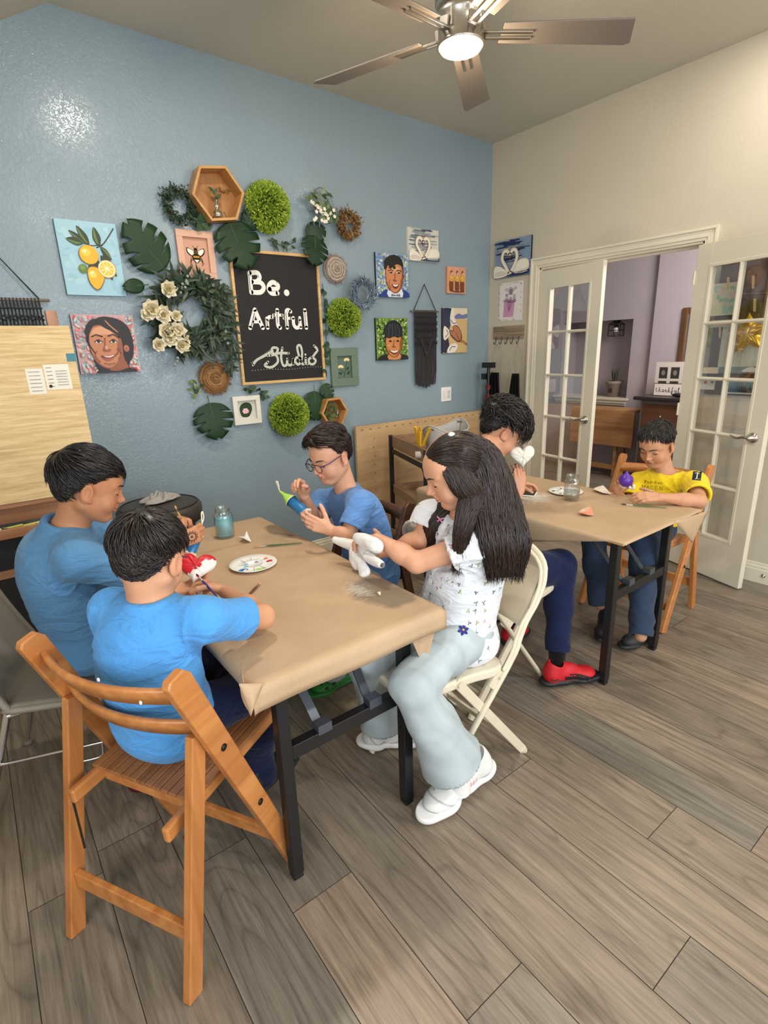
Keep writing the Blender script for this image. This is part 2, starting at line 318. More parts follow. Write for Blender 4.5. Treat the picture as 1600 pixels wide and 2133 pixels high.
# french doors: stiles, rails, 2 x 5 panes
def french(n, hinge, ang, flip, knob_x):
    Wd, H, T = .595, 2.035, .036
    r = MB(); st = .105; tr = .13; br = .27; gx0, gx1, gz0, gz1 = st, Wd-st, br, H-tr
    r.bx((0, 0, 0), (st, T, H)); r.bx((Wd-st, 0, 0), (Wd, T, H)); r.bx((st, 0, 0), (Wd-st, T, br)); r.bx((st, 0, H-tr), (Wd-st, T, H))
    d = struct('door_%d' % n, r, WHITE, bev=.002); d.location = hinge; d.rotation_euler = (0, 0, ang)
    mu = MB(); bw = .02
    for k in range(1, 5): z = gz0+(gz1-gz0)*k/5; mu.bx((gx0, .004, z-bw/2), (gx1, T-.004, z+bw/2)); mu.bx((gx0, -.003, z-bw/4), (gx1, T+.003, z+bw/4))
    xm = (gx0+gx1)/2; mu.bx((xm-bw/2, .004, gz0), (xm+bw/2, T-.004, gz1)); mu.bx((xm-bw/4, -.003, gz0), (xm+bw/4, T+.003, gz1))
    for a, b in (((gx0-.012, -.003, gz0-.012), (gx0+.006, T+.003, gz1+.012)), ((gx1-.006, -.003, gz0-.012), (gx1+.012, T+.003, gz1+.012)), ((gx0, -.003, gz0-.012), (gx1, T+.003, gz0+.006)), ((gx0, -.003, gz1-.006), (gx1, T+.003, gz1+.012))): mu.bx(a, b)
    mu.build('muntin_grid', WHITE, d, bev=.002)
    for i in range(2):
        for k in range(5):
            g = MB(); za = gz0+(gz1-gz0)*k/5+bw/2; zb = gz0+(gz1-gz0)*(k+1)/5-bw/2; xa = gx0+(xm-gx0)*i*1.0+(bw/2 if i else .004); xa = (gx0 if i == 0 else xm+bw/2); xb = xm-bw/2 if i == 0 else gx1
            g.bx((xa, T/2-.002, za), (xb, T/2+.002, zb)); g.build('pane', GLASS, d)
    h = MB(); kx = Wd-.06; kz = .93
    for sgn, y in ((-1, 0), (1, T)):
        h.lathe([(.0, 0), (.031, 0), (.031, .006), (.024, .012), (.012, .016), (.011, .045), (0, .046)], (kx, y, kz), 20, (0, sgn, 0))
        h.tube(bez([(kx, y+sgn*.04, kz), (kx-.03, y+sgn*.045, kz+.004), (kx-.07, y+sgn*.046, kz-.006), (kx-.115, y+sgn*.042, kz+.006)], 5), [.010, .0095, .009, .009, .009, .0085, .008, .008, .008, .0075, .007, .007, .006, .005, .004, .003][:16], 8)
    h.build('door_handle', NICKEL, d)
    hb = MB()
    for z in (.2, 1.05, 1.85): hb.tube([(0, -.006 if not flip else T+.006, z-.04), (0, -.006 if not flip else T+.006, z+.04)], .006, 8)
    hb.build('hinge', WHITE, d)
    return d
def ang_of(v): return math.atan2(v[1], v[0])
# door_1 almost shut, opening slightly into the room; door_2 swung wide against the wall
french(1, (XR-.006, DY1-.018, .012), ang_of((3.690-XR, 2.27-DY1)), True, 0)
d2 = french(2, (XR-.055, DY0+.012, .012), ang_of((3.545-(XR-.055), 1.095-(DY0+.012))), False, 0)
# light switch plate
p = at(929, 821, y=YB); m = MB(); m.box((p.x, YB-.003, p.z), (.118, .006, .118)); sw = empty('switch_plate', (0, 0, 0), 'white double switch plate with outlet on the blue wall', 'light switch'); m.build('plate', WHITE2, sw, bev=.003)
m = MB(); m.col = rgb(225, 225, 220); m.box((p.x-.026, YB-.008, p.z), (.034, .006, .068)); m.build('rocker', PAINT, sw, bev=.002)
m = MB(); m.col = rgb(215, 215, 210); m.box((p.x+.026, YB-.008, p.z), (.034, .006, .068)); m.col = rgb(50, 50, 50)
for dz in (-.02, .018):
    for dx in (-.006, .006): m.box((p.x+.026+dx, YB-.0112, p.z+dz), (.002, .001, .01))
m.build('outlet', PAINT, sw)
# ---------------------------------------------------------------- ceiling fan with lamp
def fan():
    hx, hy, hz = 1.807, 1.797, 2.788
    r = empty('ceiling_fan', (hx, hy, 3.1), 'brushed nickel ceiling fan with five grey blades and a lit lamp', 'ceiling fan')
    def pm(m, n, mt, **k): o = m.build(n, mt, r, **k); o.location = (-hx, -hy, -3.1); return o
    m = MB(); m.lathe([(.0, .31), (.065, .31), (.06, .27), (.03, .25), (.013, .24), (.013, .12), (.03, .11), (.05, .09), (.098, .075), (.10, .02), (.10, -.03), (.09, -.055), (0, -.055)], (hx, hy, hz), 40); pm(m, 'motor', NICKEL)
    m = MB(); m.lathe([(.088, -.055), (.092, -.06), (.092, -.075), (.088, -.08), (.088, -.155), (.092, -.16), (.093, -.168), (.085, -.17), (.083, -.15)], (hx, hy, hz), 40, caps=False)
    for k in range(4): a = k*PI/2+.4; m.box((hx+.09*math.cos(a), hy+.09*math.sin(a), hz-.1), (.008, .008, .06))
    pm(m, 'lamp_housing', NICKEL)
    m = MB(); m.lathe([(.084, -.06), (.084, -.168), (.078, -.178), (.05, -.183), (.0, -.185)], (hx, hy, hz), 32); pm(m, 'lamp_lens', emit('warm_lamp_glow', (1, .70, .38), 9))
    for k in range(5):
        a = math.radians(FAN0+72*k); d = Vector((math.cos(a), math.sin(a), 0)); sd = Vector((-math.sin(a), math.cos(a), 0)); tl = math.radians(-11)
        sd2 = sd*math.cos(tl)+Vector((0, 0, math.sin(tl))); n = d.cross(sd2); M = frame(d, sd2, (hx, hy, hz-.125)); m = MB(M)
        m.prism([(.16, -.052), (.66, -.07), (.70, .052), (.675, .064), (.16, .05)], .006); pm(m, 'blade', mat('grey_blade', rgb(118, 110, 102), .5, var=.05), bev=.002)
        m = MB(M); m.bx((.085, -.02, -.008), (.28, -.008, 0)); m.bx((.085, .01, -.008), (.28, .022, 0)); m.bx((.085, -.02, -.008), (.10, .022, .03)); pm(m, 'blade_iron', NICKEL, bev=.001)
    l = bpy.data.lights.new('fan_lamp_light', 'POINT'); l.energy = 14; l.color = (1, .76, .5); l.shadow_soft_size = .08; lo = bpy.data.objects.new('fan_lamp_light', l); COL.objects.link(lo); lo.location = (hx, hy, hz-.29)
FAN0 = -34
fan()
for i, (x, y) in enumerate(CANS):
    z = ZC0-(ZC0-ZC1)*(x-XA)/(XR-XA)
    r = empty('recessed_light', (x, y, z), 'round recessed ceiling light ' + ['above the near table', 'near the french doors', 'behind the viewer on the left', 'behind the viewer on the right'][i], 'ceiling light', 'recessed ceiling lights')
    m = MB(); m.lathe([(.06, 0), (.085, 0), (.085, -.008), (.06, -.006)], (0, 0, 0), 28, caps=False); m.build('trim_ring', WHITE2, r); m = MB(); m.lathe([(.0, -.002), (.06, -.002)], (0, 0, 0), 24, caps=False); m.build('lens', emit('can_glow', (1, .9, .75), 12), r)
    l = bpy.data.lights.new('can_light', 'AREA'); l.shape = 'DISK'; l.size = .16; l.energy = [20, 8, 30, 24][i]; l.color = (1, .92, .82); lo = bpy.data.objects.new('can_light', l); COL.objects.link(lo); lo.location = (x, y, z-.015)
# ---------------------------------------------------------------- the room beyond the doors
XN = 6.1
m = MB(); c = at(1369, 650, x=XN); nz0 = at(1311, 832, x=XN).z; nt = at(1320, 664, x=XN)
m.bx((XN, .2, 0), (XN+.1, nt.y, 2.75)) ; m.bx((XN, nt.y, nt.z), (XN+.1, nt.y+.9, 2.75)); m.bx((XN, nt.y, 0), (XN+.1, nt.y+.9, nz0)); m.bx((XN, nt.y+.9, 0), (XN+.1, 5.3, 2.75))
m.bx((XN+.1, nt.y+.9, nz0-.1), (XN+.32, nt.y+.92, nt.z+.05)); m.bx((XN+.1, nt.y-.02, nz0-.1), (XN+.32, nt.y, nt.z+.05)); m.bx((XN+.3, nt.y, nz0-.1), (XN+.32, nt.y+.9, nt.z+.1)); m.bx((XN+.1, nt.y, nt.z), (XN+.3, nt.y+.9, nt.z+.03)); m.bx((XN+.1, nt.y, nz0-.03), (XN+.3, nt.y+.9, nz0))
struct('wall_far', m, LAVW)
m = MB(); m.bx((XR+.12, 5.2, 0), (XN+.1, 5.3, 2.75)); m.bx((XR+.12, .2, 0), (XN+.1, .3, 2.75)); struct('wall_next_room', m, LAVW)
m = MB(); m.bx((XR+.12, .2, 2.75), (XN+.4, 5.3, 2.8)); struct('ceiling_next_room', m, LAVW)
m = MB(); m.bx((XR+.12, YB+.1, 0), (XR+.13, 5.3, 2.75)); struct('wall_divider', m, LAVW)
m = MB(); y0 = nt.y-.03
m.bx((XN-.05, y0, nz0-.015), (XN+.28, y0+1, nz0+.012)); m.bx((XN-.035, y0+.02, nz0-.05), (XN, y0+.98, nz0-.015)); m.bx((XN-.02, y0+.03, nz0-.075), (XN, y0+.97, nz0-.05)); struct('trim_2', m, WHITE, bev=.003)
# corner pilaster where the far wall steps
m = MB(); m.bx((XN-.06, .3, 0), (XN, c.y, 2.75)); struct('wall_step', m, LAVW)
# ---------------------------------------------------------------- things on the walls
def MW(p, d=0): return Matrix(((1, 0, 0, p.x), (0, 0, -1, YB-d), (0, 1, 0, p.z), (0, 0, 0, 1)))
def MR(p, d=0): return Matrix(((0, 0, -1, XR-d), (-1, 0, 0, p.y), (0, 1, 0, p.z), (0, 0, 0, 1)))
class Art:
    """flat colour shapes laid on a panel, u and v in 0..1"""
    def __init__(s, M, W, H, z): s.mb = MB(M); s.W = W; s.H = H; s.z = z; s.k = 0
    def _z(s): s.k += 1; return s.z + .00025*s.k
    def poly(s, c, pts, sm=3):
        s.mb.col = c; z = s._z(); q = smooth2(pts, sm) if sm > 1 else pts; cl = lambda a: min(.998, max(.002, a)); s.mb.poly([(cl(u)*s.W, cl(v)*s.H, z) for u, v in q]); return s
    def ell(s, c, x, y, rx, ry=None, rot=0, n=18):
        ry = rx*s.W/s.H if ry is None else ry; s.mb.col = c; z = s._z(); ca, sa = math.cos(rot), math.sin(rot)
        s.mb.poly([(x*s.W + (rx*s.W*math.cos(a)*ca - ry*s.H*math.sin(a)*sa), y*s.H + (rx*s.W*math.cos(a)*sa + ry*s.H*math.sin(a)*ca), z) for a in [2*PI*k/n for k in range(n)]]); return s
    def line(s, c, pts, w, sm=4):
        s.mb.col = c; z = s._z(); P = [Vector((u*s.W, v*s.H, z)) for u, v in pts]
        if sm > 1 and len(P) > 2: P = bez(P, sm)
        L, R = [], []
        for i, p in enumerate(P):
            t = (P[min(i+1, len(P)-1)] - P[max(i-1, 0)]).normalized(); nn = Vector((-t.y, t.x, 0))*(w*s.W/2); L.append(p+nn); R.append(p-nn)
        n = len(P); s.mb.add(L+R, [(i, i+1, n+i+1, n+i) for i in range(n-1)], False)
        for e in (P[0], P[-1]): s.mb.poly([(e.x+w*s.W/2*math.cos(a), e.y+w*s.W/2*math.sin(a), z) for a in [2*PI*k/10 for k in range(10)]])
        return s
    def dabs(s, cols, n, r0, r1, clip=None, rot=None):
        for _ in range(n):
            x, y = U(.02, .98), U(.02, .98)
            if clip and not clip(x, y): continue
            rx = U(r0, r1); rot_ = U(0, 3.1) if rot is None else rot+U(-.15, .15); mg = rx*1.1
            x = min(max(x, mg), 1-mg); y = min(max(y, mg), 1-mg); s.ell(random.choice(cols), x, y, rx, rx*.45, rot_, 7); s.k -= .9
        return s
def rect_on(wall, tl, tr, br, bl):
    f = (lambda q: at(*q, y=YB-.02)) if wall == 'b' else (lambda q: at(*q, x=XR-.02))
    a, b, c, d = [f(q) for q in (tl, tr, br, bl)]
    z1 = (a.z+b.z)/2; z0 = (c.z+d.z)/2
    if wall == 'b': x0 = (a.x+d.x)/2; W_ = (b.x+c.x)/2-x0; return MW(Vector((x0, 0, z0))), W_, z1-z0
    y0 = (a.y+d.y)/2; W_ = y0-(b.y+c.y)/2; return MR(Vector((0, y0, z0))), W_, z1-z0
def canvas(wall, tl, tr, br, bl, label, bg, draw, side=None, depth=.02, name='canvas_painting', cat='painting', group=None, edge=None):
    M, W_, H_ = rect_on(wall, tl, tr, br, bl); A = Art(M, W_, H_, depth); A.mb.col = edge or side or bg; A.mb.bx((0, 0, .001), (W_, H_, depth-.0002)); A.mb.col = bg; A.mb.poly([(0, 0, depth), (W_, 0, depth), (W_, H_, depth), (0, H_, depth)])
    draw(A); org = M @ Vector((W_/2, H_/2, 0)); o = A.mb.build(name, CANV, origin=org); tag(o, label, cat, group); return o
# lemons
def lemons(A):
    A.dabs([rgb(150, 196, 212), rgb(172, 210, 222), rgb(160, 203, 218)], 60, .05, .12)
    D, G, Y = rgb(34, 52, 26), rgb(92, 122, 50), rgb(236, 180, 26)
    A.line(rgb(60, 48, 40), [(.95, .93), (.83, .80), (.72, .70), (.62, .66)], .022).line(D, [(.72, .70), (.52, .68), (.40, .72)], .018)
    def lf(x0, y0, x1, y1, w_, c=D, c2=G):
        dx, dy = x1-x0, y1-y0; nx, ny = -dy*w_, dx*w_
        A.poly(c, [(x0, y0), (x0+dx*.35+nx, y0+dy*.35+ny), (x0+dx*.75+nx*.7, y0+dy*.75+ny*.7), (x1, y1), (x0+dx*.75-nx*.7, y0+dy*.75-ny*.7), (x0+dx*.35-nx, y0+dy*.35-ny)], 3)
        A.poly(c2, [(x0+dx*.08, y0+dy*.08), (x0+dx*.4+nx*.7, y0+dy*.4+ny*.7), (x0+dx*.8+nx*.4, y0+dy*.8+ny*.4), (x1-dx*.05, y1-dy*.05), (x0+dx*.5, y0+dy*.5)], 3)
    lf(.50, .68, .34, .93, .20); lf(.44, .70, .20, .86, .16); lf(.40, .70, .14, .75, .20); lf(.66, .68, .62, .93, .26); lf(.68, .67, .84, .50, .20); lf(.70, .58, .88, .27, .15, D, D); lf(.66, .56, .80, .22, .14, D, D); lf(.62, .47, .42, .38, .3, D, D)
    A.ell(rgb(120, 84, 20), .46, .55, .165, .135).ell(Y, .465, .555, .158, .128).ell(rgb(246, 206, 70), .42, .585, .08, .055).ell(rgb(252, 236, 190), .40, .60, .03, .022)
    A.ell(G, .33, .36, .075, .062).ell(rgb(120, 150, 60), .32, .375, .045, .035)
    A.poly(rgb(120, 84, 20), [(.38, .30), (.42, .38), (.52, .40), (.62, .36), (.67, .26), (.60, .13), (.50, .07), (.40, .16)]).poly(Y, [(.39, .30), (.43, .375), (.52, .39), (.61, .35), (.66, .26), (.59, .14), (.50, .085), (.41, .17)]).ell(rgb(250, 216, 90), .47, .29, .06, .05).ell(rgb(252, 238, 190), .46, .31, .025, .02)
    A.ell(rgb(200, 140, 20), .73, .37, .155, .125, -.5).ell(rgb(250, 240, 200), .725, .372, .145, .116, -.5).ell(rgb(240, 196, 40), .725, .372, .122, .095, -.5)
    for k in range(9): a = 2*PI*k/9; A.line(rgb(250, 240, 200), [(.725, .372), (.725+.12*math.cos(a), .372+.095*math.sin(a))], .014, 1)
canvas('b', (110, 456), (241, 465), (262, 616), (142, 615), 'canvas painting of yellow lemons and leaves on pale blue', rgb(160, 203, 218), lemons, edge=rgb(110, 165, 180))
def face_base(A, skin, dark, hair, cx=.5, cy=.47, rx=.27, ry=.34):
    A.poly(dark, [(cx-rx, cy+.08), (cx-rx*.85, cy-.2), (cx-rx*.3, cy-ry), (cx+rx*.35, cy-ry), (cx+rx*.9, cy-.18), (cx+rx, cy+.1), (cx+rx*.8, cy+ry*.9), (cx, cy+ry*1.05), (cx-rx*.8, cy+ry*.9)])
    A.poly(skin, [(cx-rx*.92, cy+.08), (cx-rx*.78, cy-.18), (cx-rx*.28, cy-ry*.93), (cx+rx*.25, cy-ry*.93), (cx+rx*.72, cy-.16), (cx+rx*.8, cy+.1), (cx+rx*.7, cy+ry*.85), (cx, cy+ry), (cx-rx*.75, cy+ry*.85)])
def eyes(A, x0, x1, y, r, blk, wht=True):
    for x in (x0, x1):
        if wht: A.ell(rgb(235, 225, 215), x, y, r, r*.5)
        A.ell(blk, x, y, r*.45, r*.42); A.line(blk, [(x-r, y-.005), (x, y+r*.55), (x+r, y-.005)], .016)
def girlface(A):
    bg = [rgb(225, 120, 120), rgb(240, 190, 185), rgb(150, 190, 195), rgb(190, 215, 215), rgb(205, 85, 90), rgb(120, 160, 165)]
    A.dabs(bg, 420, .025, .05); bk = rgb(22, 18, 20); sk = rgb(202, 132, 92); dk = rgb(152, 88, 60); lt = rgb(224, 162, 122)
    A.poly(bk, [(.30, .02), (.78, .02), (.80, .14), (.90, .30), (.93, .55), (.88, .80), (.72, .93), (.50, .96), (.30, .88), (.20, .70), (.18, .55), (.24, .40)])
    A.poly(dk, [(.48, .02), (.78, .05), (.74, .22), (.70, .34), (.50, .10)]); face_base(A, sk, dk, bk, .47, .45, .27, .36)
    A.poly(lt, [(.26, .60), (.38, .66), (.56, .66), (.62, .60), (.58, .74), (.44, .80), (.30, .74)]).poly(dk, [(.62, .30), (.70, .40), (.68, .55), (.64, .42)])
    A.ell(rgb(190, 112, 80), .80, .42, .045, .06).ell(dk, .80, .41, .02, .035)
    A.poly(bk, [(.38, .93), (.46, .80), (.62, .70), (.76, .55), (.74, .44), (.80, .60), (.82, .80), (.60, .96)]).poly(bk, [(.40, .92), (.30, .78), (.23, .66), (.20, .58), (.18, .75), (.28, .90)])
    A.line(sk, [(.52, .90), (.60, .80), (.70, .70)], .02).line(bk, [(.22, .66), (.20, .52), (.25, .40), (.28, .34)], .018)
    eyes(A, .36, .60, .545, .06, rgb(40, 24, 20)); A.line(rgb(60, 34, 26), [(.27, .63), (.34, .66), (.43, .63)], .022).line(rgb(60, 34, 26), [(.53, .64), (.62, .66), (.70, .61)], .022)
    A.line(dk, [(.47, .60), (.45, .47), (.42, .41)], .02).poly(dk, [(.40, .405), (.44, .38), (.50, .375), (.54, .40), (.50, .42), (.44, .42)]).ell(lt, .47, .44, .025, .035)
    A.poly(rgb(120, 52, 44), [(.36, .31), (.46, .295), (.58, .315), (.64, .34), (.56, .27), (.46, .245), (.38, .275)]).poly(rgb(240, 225, 215), [(.40, .30), (.47, .29), (.58, .31), (.52, .275), (.45, .27)]).poly(rgb(180, 92, 80), [(.38, .275), (.46, .245), (.56, .27), (.50, .225), (.43, .225)])
    A.line(dk, [(.30, .38), (.27, .30), (.33, .20)], .014).line(dk, [(.66, .42), (.70, .34), (.64, .24)], .014).line(dk, [(.40, .17), (.48, .155), (.56, .17)], .016)
    A.poly(rgb(24, 26, 36), [(.25, .0), (.35, .07), (.48, .04), (.62, .03), (.80, .08), (.92, .0)], 2)
canvas('b', (145, 656), (275, 655), (295, 773), (170, 780), 'portrait painting of a smiling child with dark parted hair on pink and teal dabs', rgb(200, 165, 165), girlface, edge=rgb(60, 40, 60))
def suitboy(A):
    A.dabs([rgb(90, 125, 180), rgb(150, 180, 210), rgb(205, 215, 200), rgb(190, 195, 120), rgb(110, 150, 200), rgb(230, 230, 220)], 460, .025, .05)
    bk = rgb(18, 14, 16); sk = rgb(206, 132, 88); dk = rgb(138, 78, 52)
    A.poly(rgb(28, 60, 130), [(.02, .0), (.10, .08), (.30, .18), (.36, .0)], 2).poly(rgb(28, 60, 130), [(.98, .0), (.98, .10), (.82, .18), (.70, .14), (.72, .0)], 2).poly(rgb(222, 228, 234), [(.33, .0), (.31, .16), (.52, .12), (.74, .19), (.76, .0)], 2)
    face_base(A, sk, dk, bk, .53, .48, .28, .37); A.poly(rgb(226, 160, 118), [(.36, .66), (.52, .72), (.70, .66), (.66, .56), (.40, .56)]).poly(dk, [(.70, .25), (.80, .40), (.80, .60), (.74, .45)])
    A.poly(bk, [(.24, .62), (.22, .80), (.34, .92), (.54, .97), (.72, .91), (.80, .78), (.79, .62), (.74, .72), (.60, .76), (.50, .70), (.40, .68), (.33, .72), (.28, .64)])
    for x in (.40, .52): A.ell(bk, x, .68, .05, .035)
    eyes(A, .42, .66, .55, .05, bk); A.line(bk, [(.34, .60), (.42, .625), (.48, .60)], .02).line(bk, [(.58, .605), (.67, .625), (.73, .60)], .02)
    A.line(dk, [(.54, .58), (.53, .44), (.49, .40)], .018).ell(dk, .53, .385, .06, .02).poly(rgb(110, 40, 34), [(.42, .30), (.54, .28), (.66, .32), (.60, .22), (.50, .20)]).poly(rgb(240, 232, 222), [(.45, .29), (.54, .28), (.63, .305), (.58, .255), (.50, .25)])
    A.line(dk, [(.38, .40), (.34, .30), (.42, .2)], .012).line(dk, [(.70, .40), (.73, .32), (.68, .22)], .012).ell(dk, .80, .50, .02, .04)
    A.poly(rgb(70, 92, 130), [(.40, .02), (.42, .08), (.53, .045), (.66, .08), (.68, .02), (.54, .035)], 1).line(rgb(210, 220, 230), [(.45, .03), (.45, .06)], .02, 1).line(rgb(210, 220, 230), [(.62, .03), (.62, .06)], .02, 1)
canvas('b', (780, 526), (851, 530), (851, 620), (787, 619), 'portrait painting of a laughing child in blue suit and bow tie', rgb(140, 165, 195), suitboy, edge=rgb(25, 22, 24))
def bangs(A):
    A.dabs([rgb(80, 120, 40), rgb(160, 190, 70), rgb(40, 60, 30), rgb(215, 225, 150), rgb(110, 150, 60)], 420, .025, .05)
    bk = rgb(18, 18, 22); sk = rgb(208, 136, 78); dk = rgb(140, 78, 40)
    A.poly(bk, [(.02, .0), (.06, .10), (.28, .14), (.70, .14), (.94, .10), (.98, .0)], 2); A.poly(sk, [(.34, .02), (.36, .16), (.70, .16), (.72, .02)], 2); face_base(A, sk, dk, bk, .52, .42, .27, .34); A.poly(dk, [(.72, .20), (.79, .36), (.78, .52), (.70, .40)])
    A.poly(bk, [(.24, .50), (.23, .72), (.30, .86), (.50, .95), (.70, .89), (.81, .74), (.80, .50), (.76, .56), (.66, .53), (.52, .56), (.38, .52), (.29, .54), (.27, .46)])
    for k in range(9): x = .30+.055*k; A.line(rgb(90, 96, 110) if k % 2 else rgb(50, 54, 64), [(x, .56), (x+.01, .70), (.5+(x-.5)*.6, .86)], .012)
    eyes(A, .40, .64, .45, .045, bk, False); A.line(dk, [(.52, .48), (.50, .36), (.47, .33)], .018).ell(dk, .51, .32, .06, .018).poly(rgb(120, 48, 34), [(.36, .235), (.52, .215), (.68, .245), (.60, .15), (.48, .14)]).poly(rgb(242, 236, 226), [(.39, .23), (.52, .215), (.65, .235), (.58, .185), (.48, .18)])
    A.line(rgb(236, 176, 120), [(.33, .40), (.34, .30)], .03).line(dk, [(.32, .26), (.36, .17)], .012)
canvas('b', (783, 662), (849, 663), (849, 749), (785, 751), 'portrait painting of a grinning child with black fringe on green dabs', rgb(110, 145, 60), bangs, edge=rgb(20, 20, 22))
def swans(deep):
    def f(A):
        navy = rgb(24, 44, 84) if deep else rgb(60, 74, 100); wh = rgb(240, 234, 218)
        for k in range(46):
            y = .30+.69*k/46; x0 = U(0, .6); A.line(navy if random.random() < (.6 if deep else .3) else rgb(150, 160, 168), [(x0, y), (x0+.15, y+U(-.01, .01)), (min(.98, x0+U(.2, .45)), y+U(-.015, .015))], U(.012, .03) if deep else U(.008, .02))
        A.poly(navy, [(.40, .02), (.99, .02), (.99, .14), (.80, .12), (.60, .16), (.44, .12)]); A.line(wh, [(.6, .08), (.8, .07), (.95, .09)], .012)
        A.poly(rgb(222, 214, 196), [(.52, .12), (.60, .30), (.74, .42), (.90, .42), (.98, .34), (.98, .14), (.76, .10)]).poly(wh, [(.54, .14), (.62, .30), (.76, .40), (.96, .36), (.96, .20), (.74, .14)])
        A.poly(wh, [(.02, .30), (.16, .32), (.34, .20), (.46, .10), (.30, .02), (.02, .02)]).poly(rgb(218, 208, 190), [(.06, .16), (.24, .18), (.38, .10), (.26, .05), (.06, .05)])
        A.line(rgb(200, 176, 150), [(.44, .10), (.34, .30), (.24, .50), (.28, .68), (.38, .70), (.44, .60)], .085).line(wh, [(.44, .10), (.34, .30), (.24, .50), (.28, .68), (.38, .69), (.43, .60)], .06)
        A.line(rgb(200, 176, 150), [(.50, .12), (.60, .30), (.66, .50), (.62, .68), (.52, .70), (.47, .60)], .085).line(wh, [(.50, .12), (.60, .30), (.66, .50), (.62, .67), (.53, .69), (.48, .60)], .06)
        A.poly(rgb(150, 60, 36), [(.41, .60), (.455, .46), (.50, .60), (.455, .55)], 1).ell(rgb(20, 20, 20), .43, .61, .012).ell(rgb(20, 20, 20), .485, .61, .012)
    return f
canvas('b', (849, 473), (913, 480), (914, 547), (851, 543), 'pale painting of two swans forming a heart, on the blue wall', rgb(212, 210, 200), swans(False), edge=rgb(230, 226, 214))
canvas('r', (1033, 503), (1107, 491), (1104, 573), (1030, 579), 'navy and white painting of two swans forming a heart, on the beige wall', rgb(130, 150, 176), swans(True), edge=rgb(20, 36, 66))
def dancers(A):
    A.dabs([rgb(214, 150, 118), rgb(226, 168, 140)], 60, .04, .09)
    for x in (.22, .52, .80):
        for d in (-.05, .05): A.poly(random.choice([rgb(120, 64, 34), rgb(168, 98, 50)]), [(x+d-.05, .50), (x+d-.07, .20), (x+d-.03, .10), (x+d+.05, .12), (x+d+.04, .50)])
        A.poly(rgb(214, 164, 60), [(x-.10, .62), (x-.12, .50), (x, .44), (x+.12, .50), (x+.10, .64), (x, .70)]).ell(rgb(230, 196, 90), x, .60, .05).ell(rgb(130, 80, 60), x, .80, .06).ell(rgb(226, 190, 170), x+.02, .76, .035)
    A.line(rgb(90, 50, 40), [(.15, .10), (.5, .06), (.88, .08)], .04)
canvas('b', (931, 555), (970, 557), (970, 612), (932, 611), 'small orange painting of three dancers in yellow', rgb(220, 158, 128), dancers, edge=rgb(206, 140, 110))
def hands_art(A):
    A.poly(rgb(206, 176, 120), [(.0, .0), (1, .0), (1, .80), (0, .80)], 1).poly(rgb(222, 208, 178), [(0, .74), (1, .76), (1, 1), (0, 1)], 1).poly(rgb(110, 120, 160), [(.45, .80), (.62, .88), (.80, .85), (.99, .88), (.99, .78), (.5, .76)])
    A.poly(rgb(28, 34, 60), [(.0, .02), (.0, .99), (.34, .99), (.30, .62), (.20, .40), (.26, .2), (.2, .02)], 2)
    for x in (.06, .14, .22): A.line(rgb(80, 92, 130), [(x, .95), (x+.02, .7), (x-.02, .5)], .016)
    wh = rgb(232, 224, 212); A.poly(wh, [(.34, .98), (.28, .72), (.40, .58), (.58, .62), (.46, .80), (.44, .98)]).poly(wh, [(.04, .60), (.24, .52), (.30, .44), (.12, .30), (.02, .34)]).poly(wh, [(.16, .02), (.28, .18), (.52, .22), (.60, .14), (.46, .02)])
    for q in ([(.30, .74), (.42, .66), (.54, .68)], [(.10, .36), (.20, .44), (.14, .52)], [(.26, .06), (.36, .14), (.50, .14)]): A.line(rgb(60, 66, 96), q, .022)
    sk = rgb(176, 116, 80); dk = rgb(96, 54, 36)
    A.poly(dk, [(.40, .60), (.56, .62), (.72, .50), (.78, .34), (.66, .24), (.46, .30), (.28, .42), (.26, .52), (.40, .50)]).poly(sk, [(.41, .59), (.55, .60), (.70, .49), (.74, .36), (.64, .27), (.48, .33), (.30, .44), (.29, .50), (.42, .48)])
    for k in range(4): A.line(sk, [(.52+.03*k, .44-.03*k), (.66+.02*k, .38-.035*k), (.73, .36-.04*k)], .035).line(dk, [(.52+.03*k, .42-.03*k), (.66+.02*k, .36-.035*k)], .01)
    A.line(sk, [(.72, .30), (.86, .24), (.97, .19)], .06)
canvas('b', (921, 641), (973, 642), (973, 733), (924, 737), 'painting of clasped hands in white sleeves before a tan field', rgb(206, 176, 120), hands_art, edge=rgb(30, 30, 46))
def vase_sheet(A):
    A.poly(rgb(206, 150, 186), [(.18, .10), (.62, .10), (.68, .52), (.22, .54)], 1)
    for k in range(26): x, y = U(.24, .74), U(.46, .84); A.line(rgb(120, 92, 120), [(x-.05, y), (x, y+.03), (x+.05, y), (x, y-.03), (x-.05, y)], .012)
    for k in range(5): A.line(rgb(130, 96, 128), [(.45, .25), (.38+.05*k, .45), (.30+.09*k, .62)], .010)
    for k in range(30):
        e = random.choice([(U(.02, .98), .97), (U(.02, .98), .03), (.04, U(.02, .98)), (.96, U(.02, .98))]); A.ell(random.choice([rgb(120, 130, 110), rgb(200, 190, 160), rgb(150, 150, 140)]), e[0], e[1], .02, .012, U(0, 3))
canvas('r', (1040, 588), (1089, 586), (1083, 667), (1035, 669), 'white sheet with a sketch of flowers in a pink vase', rgb(232, 226, 222), vase_sheet, depth=.003, name='flower_sketch', cat='drawing')
